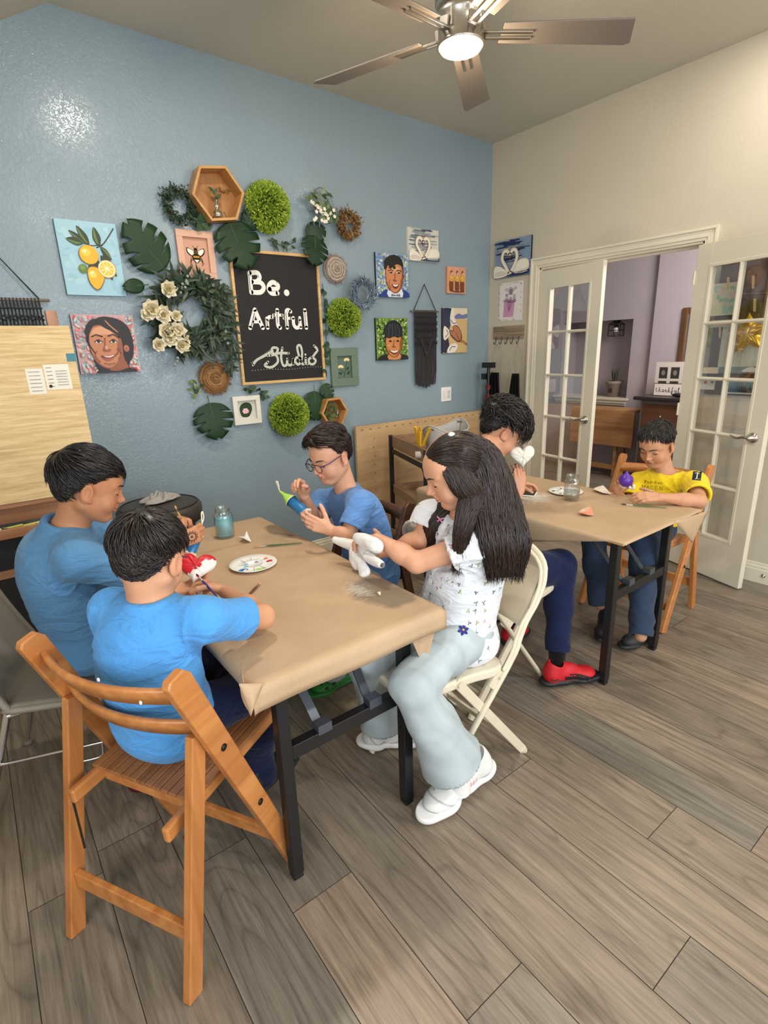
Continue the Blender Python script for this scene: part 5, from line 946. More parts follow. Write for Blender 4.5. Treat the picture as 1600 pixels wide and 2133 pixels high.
t = NT('cloudy_blue_water'); t.base(rgb(132, 200, 212)); t.b.inputs['Roughness'].default_value = .3; t.b.inputs['Subsurface Weight'].default_value = .2
jar(lay(470, 1118), (t.m, .64), 'glass jar of cloudy blue water on the foreground table', .135, 1.13)
jar(lay(1190, 1041), (glass('clear_water', (.82, .86, .86), .35), .36), 'glass jar with a little clear water on the table near the doors', .13, 1.1)
def plate(q, R_, lab, blobs, rz=0):
    r = empty('paint_plate', q, lab, 'palette', None, rz); m = MB(); m.lathe([(0, .001), (R_*.78, .001), (R_, .010), (R_*.99, .012), (R_*.80, .0045), (R_*.42, .004), (R_*.40, .007), (R_*.38, .004), (0, .0035)], (0, 0, 0), 44, caps=False)
    for k in range(10): a = 2*PI*k/10; m.tube([(R_*.42*math.cos(a), R_*.42*math.sin(a), .006), (R_*.8*math.cos(a), R_*.8*math.sin(a), .0065)], .0022, 6)
    m.build('plate_dish', mat('glossy_white_plastic', rgb(236, 236, 232), .25), r)
    for a, rr, s, c in blobs:
        m = MB(); m.col = c; rn = random.Random(int(a*10)); n = 12; rad = [s*rn.uniform(.6, 1.15) for _ in range(n)]; x0, y0 = R_*rr*math.cos(a), R_*rr*math.sin(a); vs = [(x0+rad[k]*math.cos(2*PI*k/n), y0+rad[k]*.7*math.sin(2*PI*k/n), .0055) for k in range(n)]+[(x0, y0, .0095)]
        m.add(vs, [(k, (k+1) % n, n) for k in range(n)], True); m.build('paint_blob', mat('wet_paint', None, .2), r)
B_, R1, O_, G_ = rgb(40, 110, 190), rgb(196, 30, 40), rgb(232, 110, 50), rgb(170, 214, 90)
plate(lay(528, 1178), .088, 'white round paint palette with blue, red, orange and green blobs', [(3.6, .7, .016, B_), (3.75, .6, .010, B_), (-.15, .72, .015, R1), (.35, .74, .011, O_), (-1.75, .66, .014, G_), (-1.45, .72, .010, G_), (2.5, .3, .009, rgb(120, 170, 210)), (.6, .25, .008, rgb(120, 130, 140)), (3.2, .35, .011, rgb(130, 190, 220))])
plate(lay(1178, 1026), .088, 'white round paint palette behind the clear water jar', [(2.2, .7, .012, rgb(60, 50, 40)), (1.0, .7, .010, rgb(120, 100, 80)), (-.3, .7, .010, rgb(70, 60, 90)), (3.2, .6, .011, rgb(170, 150, 130))])
def brush(a, b, lab, c1, tip, r_=.0035):
    a = Vector(a); b = Vector(b); d = (b-a).normalized(); L = (b-a).length; r = empty('paint_brush', a, lab, 'paintbrush'); P = lambda t: d*(L*t)
    m = MB(); m.col = c1; m.tube([P(0), P(.3), P(.6), P(.74)], [r_*.5, r_*.8, r_*1.15, r_*.8], 8); m.build('handle', mat('lacquer', None, .3), r); m = MB(); m.tube([P(.73), P(.88)], [r_*.9, r_*.8], 8); m.build('ferrule', CHROME, r); m = MB(); m.col = tip; m.tube([P(.875), P(.94), P(1)], [r_*.8, r_*1.1, r_*.2], 8); m.build('bristles', PAINTM, r); return r
z_ = ZT+.005
brush(lay(629, 1131, z_), lay(527, 1139, z_), 'thin green paintbrush lying on the foreground table', rgb(60, 92, 50), rgb(196, 150, 100))
brush(lay(512, 1245, z_), lay(543, 1214, z_), 'short brown paintbrush by the elbow of the child in bright blue', rgb(104, 62, 40), rgb(222, 150, 100), .0042)
brush(lay(1389, 1058, z_), lay(1293, 1050, z_), 'green paintbrush in front of the child in yellow', rgb(70, 100, 56), rgb(60, 50, 40))
def scrap(pts, lab, cols, name='paper_scrap', lift=.012):
    P = [lay(*p) for p in pts]; c = sum(P, Vector())/len(P); m = MB(); m.col = cols[0]; n = len(P); hs = [0 if k % 2 else lift for k in range(n)]; ring = [Vector((p.x, p.y, ZT+.003+hs[k])) for k, p in enumerate(P)]; m.add(ring+[c+Vector((0, 0, lift*.6+.003))], [(k, (k+1) % n, n) for k in range(n)], False)
    if len(cols) > 1: k = n; m.c[0] = cols[1]; m.c[1 % n] = cols[1]
    top(m.build(name, PAINTM, None, solid=.003, origin=c), lab, 'scrap')
scrap([(499, 1128), (508, 1120), (515, 1117), (523, 1130), (510, 1132)], 'small folded white paper scrap beside the blue water jar', [rgb(232, 230, 224)], lift=.02)
scrap([(1205, 1074), (1213, 1062), (1230, 1061), (1237, 1075), (1222, 1078)], 'curled orange and white clay scrap on the table near the doors', [rgb(222, 150, 118), rgb(226, 200, 170)], lift=.012)
scrap([(1236, 1024), (1240, 1017), (1256, 1016), (1273, 1030), (1255, 1031)], 'white clay piece with small marks beside the yellow shirt child', [rgb(236, 224, 212)], lift=.010)
scrap([(787, 1239), (790, 1235), (793, 1238), (792, 1243)], 'tiny white crumb near the table corner', [rgb(236, 224, 200)], 'clay_crumb', .006)
q = lay(1098, 1028); m = MB(); M = Matrix.Translation(q) @ Matrix.Rotation(.5, 4, 'Z'); m.M = M; m.col = rgb(226, 224, 218); m.bx((-.06, -.05, 0), (.06, .05, .006)); m.col = rgb(22, 26, 24); m.bx((-.054, -.044, .006), (.054, .044, .0075)); top(m.build('black_tile', PAINT, None, bev=.001, origin=q), 'small black and white tray behind the raised hand on the far table', 'tray')
# ---------------------------------------------------------------- behind the glass of the right door, on the beige wall
BW = wood('board_brown', rgb(70, 44, 30), rgb(104, 70, 46), 2, 8, .6); r = empty('plank_board', (XR-.02, 1.15, 1.55), 'brown vertical plank board with string and clothespins behind the open door', 'board')
for k in range(6): m = MB(); y1 = .385-.125*k; m.bx((0, y1-.122, -.39), (.016, y1, .39)); m.build('plank', BW if k != 3 else wood('board_grey', rgb(110, 104, 96), rgb(140, 132, 120), 2, 8, .7), r)
for z in (.22, .03): m = MB(); m.col = rgb(150, 140, 120); m.tube(bez([(-.012, .40, z), (-.016, .1, z-.03), (-.012, -.37, z+.02)], 6), .0018, 5); m.build('string', PAINTM, r)
def pin(y, z, k):
    m = MB(); m.col = rgb(206, 176, 130)
    for s in (-1, 1): m.bar((XR-.048+s*.004, y, z), (XR-.048+s*.006, y+.008, z+.07), .009, .004)
    top(m.build('clothespin', PAINTM, None, origin=(XR-.048, y, z)), ['wooden clothespin holding the pale green watercolour', 'wooden clothespin at the upper right pane', 'lower wooden clothespin on the second string', 'wooden clothespin in the second row left pane'][k], 'clothespin')
for k, (px, py) in enumerate(((1517, 600), (1569, 597), (1572, 645), (1500, 700))): g = at(px, py, x=XR-.05); pin(g.y, g.z-.01, k)
def sheet(px0, py0, px1, py1, lab, base, draw, d=.05, name='watercolour_sheet'):
    a = at(px0, py0, x=XR-d); b = at(px1, py1, x=XR-d); W_, H_ = a.y-b.y, a.z-b.z; M = MR(Vector((0, a.y, b.z)), d); A = Art(M, W_, H_, .0012); A.mb.col = base; A.mb.bx((0, 0, 0), (W_, H_, .001)); draw(A); top(A.mb.build(name, PAINTM, None, origin=Vector((XR-d, (a.y+b.y)/2, (a.z+b.z)/2))), lab, 'drawing')
wc = lambda cols, n: (lambda A: A.dabs([c for c in cols], n, .08, .18))
sheet(1487, 592, 1534, 655, 'pale green and yellow watercolour clipped to the string', rgb(206, 200, 176), wc([rgb(160, 190, 170), rgb(196, 196, 150), rgb(206, 190, 176), rgb(150, 184, 168)], 40))
sheet(1479, 668, 1530, 680, 'strip of pastel paper hanging below the first pane', rgb(210, 196, 170), wc([rgb(180, 200, 186), rgb(220, 180, 150)], 14))
sheet(1464, 765, 1496, 778, 'cream paper hanging at the third row of panes', rgb(216, 200, 172), wc([rgb(220, 206, 180)], 4)); 
sheet(1460, 788, 1488, 812, 'white paper with a red and a blue mark', rgb(214, 206, 190), lambda A: A.ell(rgb(170, 60, 50), .35, .65, .10).ell(rgb(70, 90, 120), .8, .68, .08))
sheet(1508, 672, 1600, 778, 'large whitish painted sheet with a grey band behind the star balloon', rgb(196, 192, 176), lambda A: A.poly(rgb(120, 124, 122), [(0, 0), (1, 0), (1, .14), (0, .12)], 1).poly(rgb(214, 210, 196), [(.5, .03), (.6, .11), (.72, .12), (.8, .04)]), .045, 'large_painting')
def pines(A):
    A.poly(rgb(110, 136, 146), [(0, .1), (1, .1), (1, .8), (0, .8)], 1).poly(rgb(60, 66, 64), [(0, .85), (1, .9), (1, 1), (0, 1)], 1).poly(rgb(214, 210, 198), [(0, .0), (1, .0), (1, .1), (0, .1)], 1)
    for k in range(16): x = .04+k*.06; h = U(.35, .6); A.poly(rgb(40, 62, 70), [(x-.035, .12), (x+.035, .12), (x, .12+h)], 1)
sheet(1506, 790, 1575, 822, 'blue grey painting of pine trees behind the open door', rgb(150, 166, 170), pines, .04, 'pine_painting')
# gold star balloon
g = at(1560, 695, x=XR-.085); m = MB(); m.col = rgb(200, 156, 40); N = 10; ring = []
for k in range(N): a = PI/2+k*PI/5+.12; rr = .118 if k % 2 == 0 else .062; ring.append(Vector((0, -rr*math.cos(a), rr*math.sin(a))))
def star(u, v, s):
    a = u*N; k = int(a) % N; t = a-int(a); e = ring[k]*(1-t)+ring[(k+1) % N]*t; f = v; puff = .030*(1-f**2.4)+.002*math.sin(u*60)*(f*(1-f)*4); return e*f+Vector((s*puff, 0, 0))
m.grid(lambda u, v: star(u, v, -1), 60, 10); m.grid(lambda u, v: star(u, v, 1), 60, 10); r = empty('star_balloon', g, 'gold foil star balloon seen through the open door', 'balloon'); m.build('foil_star', mat('gold_foil', rgb(222, 176, 52), .25, metal=.85), r)
m = MB(); m.col = rgb(150, 120, 60); m.tube([(0, .012, -.055), (0, .022, -.105)], [.006, .003], 6); m.tube([(0, .022, -.105), (0, .02, -.2), (0, .03, -.3)], .0008, 4); m.build('tail', PAINTM, r)
# ---------------------------------------------------------------- furniture in the next room
r = empty('dresser', (5.75, 2.36, 0), 'dark wood dresser with grey frame in the next room', 'dresser'); DK = wood('dresser_wood', rgb(70, 40, 26), rgb(104, 64, 42), 1, 7, .45); GR = mat('dresser_grey', rgb(120, 112, 104), .6)
zt = .955
m = MB(); m.bx((-.27, -.56, zt-.035), (.25, .56, zt)); m.build('dresser_top', mat('dark_top', rgb(46, 42, 42), .3), r, bev=.008); m = MB(); m.bx((-.21, -.50, .12), (.22, .50, zt-.035)); m.build('carcass', GR, r, bev=.002)
for y0, y1 in ((.12, .47), (-.18, .10)):
    for z0, z1 in ((.64, .88), (.40, .62), (.16, .38)):
        m = MB(); m.bx((-.225, y0, z0), (-.205, y1, z1)); d = m.build('drawer', DK, r, bev=.003); m = MB(); m.ball((-.237, (y0+y1)/2-.02, (z0+z1)/2), .014, 10, 8); m.build('knob', NICKEL, d)
for x in (-.19, .2):
    for y in (-.48, .48): m = MB(); m.box((x, y, .06), (.04, .04, .12)); m.build('leg', GR, r)
def standing(name, q0, q1, label, cat, draw, base, edge, d):
    a = at(*q0, x=d); b = at(*q1, x=d); W_, H_ = a.y-b.y, a.z-zt; M = Matrix(((0, 0, -1, d), (-1, 0, 0, a.y), (0, 1, 0, zt+.001), (0, 0, 0, 1))); A = Art(M, W_, H_, .012); A.mb.col = edge; A.mb.bx((0, 0, -.006), (W_, H_, .0118)); A.mb.col = base; A.mb.poly([(.006, .006, .012), (W_-.006, .006, .012), (W_-.006, H_-.006, .012), (.006, H_-.006, .012)]); draw(A); top(A.mb.build(name, PAINTM, None, origin=Vector((d, (a.y+b.y)/2, zt))), label, cat)
def fourph(A):
    for x in (.14, .56):
        for y in (.50, .08): A.poly(rgb(58, 56, 52), [(x, y), (x+.30, y), (x+.30, y+.34), (x, y+.34)], 1).ell(rgb(130, 124, 116), x+.15, y+.17, .07, .08)
standing('photo_frame', (1369, 754), (1428, 754), 'white four picture frame standing on the dresser', 'picture frame', fourph, rgb(214, 204, 192), rgb(200, 190, 178), 5.80)
def thank(A):
    c = rgb(40, 38, 38)
    def L(ch, x):
        G = {'t': [[(.3, .95), (.3, .3), (.5, .2), (.7, .35)], [(.05, .72), (.6, .72)]], 'h': [[(.2, .2), (.25, .6), (.4, 1.0), (.3, .9), (.25, .2)], [(.25, .4), (.5, .62), (.6, .2), (.8, .25)]], 'a': [[(.65, .6), (.3, .6), (.2, .3), (.5, .22), (.65, .55), (.65, .2), (.85, .3)]], 'n': [[(.2, .6), (.25, .2)], [(.25, .4), (.5, .62), (.6, .2), (.8, .3)]], 'k': [[(.2, .2), (.25, .6), (.4, 1.0), (.3, .9), (.25, .2)], [(.65, .6), (.3, .42), (.7, .2), (.85, .3)]],
             'f': [[(.3, -.1), (.35, .6), (.55, 1.0), (.4, .9), (.35, -.2), (.5, -.1), (.4, .3), (.7, .35)]], 'u': [[(.2, .6), (.25, .25), (.5, .25), (.62, .6), (.62, .2), (.85, .3)]], 'l': [[(.25, .3), (.5, .9), (.4, 1.05), (.32, .8), (.35, .2), (.6, .3)]]}
        for s in G[ch]: A.line(c, [(.06+(x+u*1.05)*.108, .24+v*.44) for u, v in s], .013, 4)
    for k, ch in enumerate('thankful'): L(ch, k)
standing('thankful_sign', (1364, 798), (1426, 800), 'small white sign reading thankful on the dresser', 'sign', thank, rgb(226, 218, 208), rgb(90, 66, 50), 5.66)
g = at(1413, 822, x=5.6); m = MB(); m.col = rgb(18, 18, 20); m.ball((0, 0, .02), (.03, .06, .02), 14, 8); o = m.build('hair_clip', PAINT); o.location = (5.60, g.y, zt+.001); top(o, 'small black object lying before the thankful sign', 'clip')
r = empty('drop_leaf_table', (5.72, 3.33, 0), 'natural butcher block table with its leaf folded down in the next room', 'table'); BB = wood('butcher_block', rgb(150, 104, 62), rgb(196, 146, 94), 1, 6, .5)
m = MB(); m.bx((-.02, -.33, .37), (.01, .45, .775)); m.build('folded_leaf', BB, r, bev=.004); m = MB(); m.bx((.01, -.33, .755), (.25, .45, .78)); m.build('table_top', BB, r, bev=.004)
for y in (-.12, .30):
    for x in (.03, .2): m = MB(); m.box((x, y, .377), (.035, .035, .755)); m.build('leg', BB, r, bev=.003)
m = MB(); m.box((.03, .09, .12), (.03, .4, .05)); m.build('stretcher', BB, r)
g = at(1400, 965, x=5.1); r = empty('grey_round_chair', (5.15, g.y-.05, 0), 'grey round backed chair partly hidden behind the child in yellow', 'chair'); m = MB(); m.tube([( .0+.05*math.cos(a), .20*math.cos(a), .40+.24*math.sin(a)) for a in [2*PI*k/24 for k in range(24)]], .03, 8, closed=True); m.build('backrest_ring', mat('grey_plastic'), r)
m = MB(); m.lathe([(0, .33), (.2, .33), (.2, .36), (0, .36)], (-.12, 0, 0), 20); m.build('seat', BLACKM, r)
for x, y in ((-.25, -.13), (-.25, .13), (.0, -.13), (.0, .13)): m = MB(); m.tube([(x, y, .33), (x*1.1, y*1.1, 0)], .012, 8); m.build('leg', BLACKM, r)
# mirror with brown frame, black cage lamp, potted aloe
g = at(1440, 640, x=XN-.08); r = empty('wall_mirror', (XN-.065, g.y-.27, (g.z+1.0)/2), 'tall mirror in a brown wooden frame in the next room', 'mirror'); hh = (g.z-1.0)/2
for a, b in (((-.02, -.35, -hh), (.0, -.29, hh)), ((-.02, .29, -hh), (0, .35, hh)), ((-.02, -.29, hh-.06), (0, .29, hh)), ((-.02, -.29, -hh), (0, .29, -hh+.06))): m = MB(); m.bx(a, b); m.build('frame_side', wood('mirror_wood', rgb(84, 56, 34), rgb(130, 92, 56), 2, 7, .4), r, bev=.006)
m = MB(); m.bx((-.008, -.29, -hh+.06), (-.002, .29, hh-.06)); m.build('mirror_glass', mat('mirror_silver', (.7, .7, .72), .05, 1), r)
g = at(1282, 664, x=XN+.05); r = empty('cage_lamp', (XN+.12, g.y+.02, g.z-.0), 'black wire cage lamp hanging in the wall niche', 'lamp'); m = MB()
for k in range(8): a = 2*PI*k/8; m.tube([(.02*math.cos(a), .02*math.sin(a), -.02), (.09*math.cos(a), .09*math.sin(a), -.06), (.09*math.cos(a), .09*math.sin(a), -.19)], .004, 5)
for z in (-.06, -.125, -.19): m.tube([(.09*math.cos(a), .09*math.sin(a), z) for a in [2*PI*k/20 for k in range(20)]], .004, 5, closed=True)
m.build('wire_cage', BLACKM, r); m = MB(); m.lathe([(0, 0), (.05, 0), (.05, -.02), (.025, -.05), (.025, -.09), (0, -.09)], (0, 0, 0), 16); m.build('socket', BLACKM, r); m = MB(); m.ball((0, 0, -.12), .03, 12, 8); m.build('bulb', WHITE2, r)
g = at(1276, 815, x=XN+.08); q = Vector((XN+.10, g.y, nz0+.013)); r = empty('potted_aloe', q, 'spiky aloe in a grey tapered pot on the niche ledge', 'plant'); m = MB(); m.col = rgb(150, 136, 124); m.lathe([(0, 0), (.062, 0), (.085, .15), (.095, .155), (.095, .185), (.085, .185), (.08, .16), (0, .16)], (0, 0, 0), 26); m.build('pot', PAINTM, r); m = MB(); m.col = rgb(60, 54, 52); m.box((-.078, .0, .075), (.004, .05, .05)); m.build('pot_label', PAINTM, r); m = MB()
for k in range(12): a = k*2.4; m.col = rgb(74, 86, 72); m.leaf((0, 0, .16), (math.cos(a)*.5, math.sin(a)*.5, 1), (math.cos(a), math.sin(a), -.3), .17, .022, .25, 5, .4)
m.build('aloe_leaves', LEAF, r)
# things that are held: hearts, gnomes, plaster pieces
def heart(q, up, face, s, lab, cols, thick=.022, mk=PAINTM):
    up = Vector(up).normalized(); face = Vector(face).normalized(); x = up.cross(face).normalized(); face = x.cross(up); M = Matrix(((x.x, up.x, face.x, q[0]), (x.y, up.y, face.y, q[1]), (x.z, up.z, face.z, q[2]), (0, 0, 0, 1))); M = M; r = MB()
    pts = []; n = 56
    for k in range(n):
        t = 2*PI*k/n; pts.append((16*math.sin(t)**3/17, (13*math.cos(t)-5*math.cos(2*t)-2*math.cos(3*t)-math.cos(4*t)+2.5)/17))
    rings = [(1, 0), (.97, .35), (.86, .75), (.6, .98), (.3, 1.03), (0, 1.0)]; rn = random.Random(5)
    for sgn in (1, -1):
        vs = []
        for f, h in rings:
            for k, (a, b) in enumerate(pts): vs.append((a*s*f+0, b*s*f, sgn*thick*h*(1+.12*math.sin(a*9+b*7+k*.0)+.08*math.sin(b*15))))
        base = len(r.f); r.add([M @ Vector(v) for v in vs], [(i*n+k, i*n+(k+1) % n, (i+1)*n+(k+1) % n, (i+1)*n+k) for i in range(len(rings)-1) for k in range(n)], True)
        for i in range(len(rings)-1):
            for k in range(n):
                a, b = pts[k]; f = rings[i][0]; r.c[base+i*n+k] = cols(a*f, b*f, sgn)
    o = r.build('clay_heart', mk, None, merge=True, origin=q); top(o, lab, 'heart'); return o
# ---------------------------------------------------------------- distance-field modelling for bodies and clothes
f32 = np.float32
class Field:
    def __init__(s, lo, hi, h=.003):
        s.h = h; s.lo = np.array(lo, float); n = [int(math.ceil((b-a)/h))+1 for a, b in zip(lo, hi)]; s.n = n; s.D = np.full(n, 1., f32); s.ax = [(s.lo[i]+h*np.arange(n[i])).astype(f32) for i in range(3)]
    def reg(s, mn, mx, pad):
        sl = []
        for i in range(3):
            a = int((mn[i]-pad-s.lo[i])/s.h); b = int((mx[i]+pad-s.lo[i])/s.h)+2; a = max(0, min(a, s.n[i])); b = max(a, min(b, s.n[i])); sl.append(slice(a, b))
        return tuple(sl), [s.ax[0][sl[0]][:, None, None], s.ax[1][sl[1]][None, :, None], s.ax[2][sl[2]][None, None, :]]
    def put(s, sl, d, k, op):
        A = s.D[sl]
        if A.size == 0: return
        if op == 'u':
            if k > 0: h_ = np.clip(.5+.5*(A-d)/k, 0, 1); s.D[sl] = A*(1-h_)+d*h_-k*h_*(1-h_)
            else: s.D[sl] = np.minimum(A, d)
        else:
            if k > 0: h_ = np.clip(.5-.5*(A+d)/k, 0, 1); s.D[sl] = A*(1-h_)-d*h_+k*h_*(1-h_)
            else: s.D[sl] = np.maximum(A, -d)
    @staticmethod
    def dcone(X, a, b, ra, rb):
        a = np.array(a, float); b = np.array(b, float); ab = b-a; L2 = max(float(ab@ab), 1e-9); P = [X[i]-f32(a[i]) for i in range(3)]
        t = np.clip((P[0]*f32(ab[0])+P[1]*f32(ab[1])+P[2]*f32(ab[2]))/f32(L2), 0, 1); q = sum((P[i]-t*f32(ab[i]))**2 for i in range(3)); return np.sqrt(q)-(f32(ra)+t*f32(rb-ra))
    def cone(s, a, b, ra, rb, k=.01, op='u', cap=None):
        """cap: cut flat this far before b"""
        m = max(ra, rb)+k+.01; mn = np.minimum(a, b)-m; mx = np.maximum(a, b)+m; sl, X = s.reg(mn, mx, 0); d = s.dcone(X, a, b, ra, rb)
        if cap is not None:
            a_ = np.array(a, float); b_ = np.array(b, float); u = (b_-a_)/np.linalg.norm(b_-a_); e = b_-u*cap; d = np.maximum(d, sum((X[i]-f32(e[i]))*f32(u[i]) for i in range(3)))
        s.put(sl, d, k, op); return s
    def ell(s, c, r, R=None, k=.01, op='u'):
        m = max(r)+k+.01; c = np.array(c, float); sl, X = s.reg(c-m, c+m, 0); P = [X[i]-f32(c[i]) for i in range(3)]
        if R is not None: P = [sum(P[i]*f32(R[i][j]) for i in range(3)) for j in range(3)]
        k0 = np.sqrt(sum((P[i]/f32(r[i]))**2 for i in range(3))); k1 = np.sqrt(sum((P[i]/f32(r[i]**2))**2 for i in range(3)))+f32(1e-6); s.put(sl, k0*(k0-1)/k1, k, op); return s
    def torus(s, c, nrm, Rx, Ry, xd, r, k=.003):
        c = np.array(c, float); m = max(Rx, Ry)+r+k+.01; sl, X = s.reg(c-m, c+m, 0); nrm = np.array(nrm, float); nrm /= np.linalg.norm(nrm); xd = np.array(xd, float); xd -= nrm*(xd@nrm); xd /= np.linalg.norm(xd); yd = np.cross(nrm, xd)
        P = [X[i]-f32(c[i]) for i in range(3)]; dot = lambda v: sum(P[i]*f32(v[i]) for i in range(3)); a, b, h_ = dot(xd)/Rx, dot(yd)/Ry, dot(nrm); q = np.sqrt(a*a+b*b)+1e-6; s.put(sl, np.sqrt(((q-1)*(Rx+Ry)/2)**2+h_*h_)-r, k, 'u'); return s
    def at(s, p):
        i = [int(round((p[k]-s.lo[k])/s.h)) for k in range(3)]
        return float(s.D[tuple(i)]) if all(0 <= i[k] < s.n[k] for k in range(3)) else 1.
    def mesh(s, disp=None):
        D = s.D; ins = D < 0; sm = np.zeros([n-1 for n in s.n], np.int8)
        for dx in (0, 1):
            for dy in (0, 1):
                for dz in (0, 1): sm += ins[dx:s.n[0]-1+dx, dy:s.n[1]-1+dy, dz:s.n[2]-1+dz]
        act = (sm > 0) & (sm < 8); C = np.argwhere(act); idx = np.full(act.shape, -1, np.int32); idx[act] = np.arange(len(C)); i, j, k = C.T
        V = {(a, b, c): D[i+a, j+b, k+c] for a in (0, 1) for b in (0, 1) for c in (0, 1)}; pos = np.zeros((len(C), 3), f32); cnt = np.zeros(len(C), f32)
        for p in list(V):
            for ax in range(3):
                if p[ax] == 0:
                    q = list(p); q[ax] = 1; va, vb = V[p], V[tuple(q)]; cr_ = (va < 0) != (vb < 0); t = np.where(cr_, va/np.where(cr_, va-vb, 1), 0); e = np.tile(np.array(p, f32), (len(C), 1)); e[:, ax] = t; pos += e*cr_[:, None]; cnt += cr_
        pos = (C+pos/cnt[:, None])*s.h+s.lo; Q = []
        for ax in range(3):
            o = [0, 1, 2]; o.remove(ax); sl0 = [slice(1, -1)]*3; sl1 = [slice(1, -1)]*3; sl0[ax] = slice(0, s.n[ax]-1); sl1[ax] = slice(1, s.n[ax]); A = ins[tuple(sl0)]; B = ins[tuple(sl1)]
            E_ = np.argwhere(A != B); base = E_.copy(); base[:, o[0]] += 1; base[:, o[1]] += 1; flip = A[tuple(E_.T)]; qs = []
            for a, b in ((0, 0), (1, 0), (1, 1), (0, 1)): c = base.copy(); c[:, o[0]] -= a; c[:, o[1]] -= b; qs.append(idx[tuple(c.T)])
            q = np.stack(qs, 1); f2 = flip if ax != 1 else ~flip; q[~f2] = q[~f2][:, ::-1]; Q.append(q)
        Q = np.concatenate(Q)
        # gradient at vertices
        g = np.zeros_like(pos)
        for ax in range(3):
            a = C.copy(); b = C.copy(); a[:, ax] = np.maximum(a[:, ax]-1, 0); b[:, ax] = np.minimum(b[:, ax]+2, s.n[ax]-1); g[:, ax] = D[tuple(b.T)]-D[tuple(a.T)]
        g /= np.linalg.norm(g, axis=1)[:, None]+1e-9
        if disp is not None: pos = pos+g*disp(pos, g)[:, None]
        return pos, Q, g
def field_object(name, F, material, parent=None, color=(.8, .8, .8), disp=None, colfn=None, origin=(0, 0, 0), smooth=2):
    pos, Q, g = F.mesh(disp); origin = np.array(origin, float)
    if smooth:           # relax
        e = np.concatenate([Q[:, [0, 1]], Q[:, [1, 2]], Q[:, [2, 3]], Q[:, [3, 0]]]); n = len(pos)
        deg = np.bincount(e.ravel(), minlength=n).astype(float)
        for _ in range(smooth):
            acc = np.zeros_like(pos)
            for ax in range(3): acc[:, ax] = np.bincount(e[:, 0], pos[e[:, 1], ax], n)+np.bincount(e[:, 1], pos[e[:, 0], ax], n)
            pos = pos*.5+.5*acc/np.maximum(deg, 1)[:, None]
    me = bpy.data.meshes.new(name); P = (pos-origin).astype(f32); me.vertices.add(len(P)); me.vertices.foreach_set('co', P.ravel()); me.loops.add(Q.size); me.loops.foreach_set('vertex_index', Q.ravel().astype(np.int32)); me.polygons.add(len(Q)); me.polygons.foreach_set('loop_start', np.arange(0, Q.size, 4, dtype=np.int32)); me.polygons.foreach_set('loop_total', np.full(len(Q), 4, np.int32)); me.update(calc_edges=True); me.polygons.foreach_set('use_smooth', np.ones(len(Q), bool))
    col = np.tile(np.array([*color, 1], f32), (len(P), 1))
    if colfn is not None: col[:, :3] = colfn(pos, col[:, :3])
    a = me.color_attributes.new('Col', 'FLOAT_COLOR', 'POINT'); a.data.foreach_set('color', col.ravel()); me.materials.append(material)
    b = bmesh.new(); b.from_mesh(me); bmesh.ops.recalc_face_normals(b, faces=b.faces); b.to_mesh(me); b.free()
    o = bpy.data.objects.new(name, me); COL.objects.link(o)
    if parent is not None: o.parent = parent; o.location = origin-np.array(parent.location)
    else: o.location = origin
    return o
def nz(p, s, seed=0):      # cheap smooth noise from rotated sines
    r = np.random.RandomState(seed); v = np.zeros(len(p))
    for _ in range(6): d = r.normal(size=3); d *= s*r.uniform(.6, 1.6)/np.linalg.norm(d); w_ = r.normal(size=3)*s*.5; v += np.sin(p@d+r.uniform(0, 6)+1.3*np.sin(p@w_+r.uniform(0, 6)))
    return v/3.2
def ridges(p, d, freq, seed, sharp=2.):
    r = np.random.RandomState(seed); d = np.array(d, float); d /= np.linalg.norm(d); w = nz(p, 9, seed)*1.6+nz(p, 22, seed+1)*.5; v = np.sin(p@d*freq+w); return np.sign(v)*np.abs(v)**sharp*(.5+.5*np.clip(nz(p, 7, seed+5), -1, 1))
def wrinkle(amp, seed=0, d=(0, 0, 1)):
    return lambda p, g: amp*(nz(p, 16, seed)*.7+ridges(p, d, 70, seed)*1.0+nz(p, 48, seed+3)*.3)
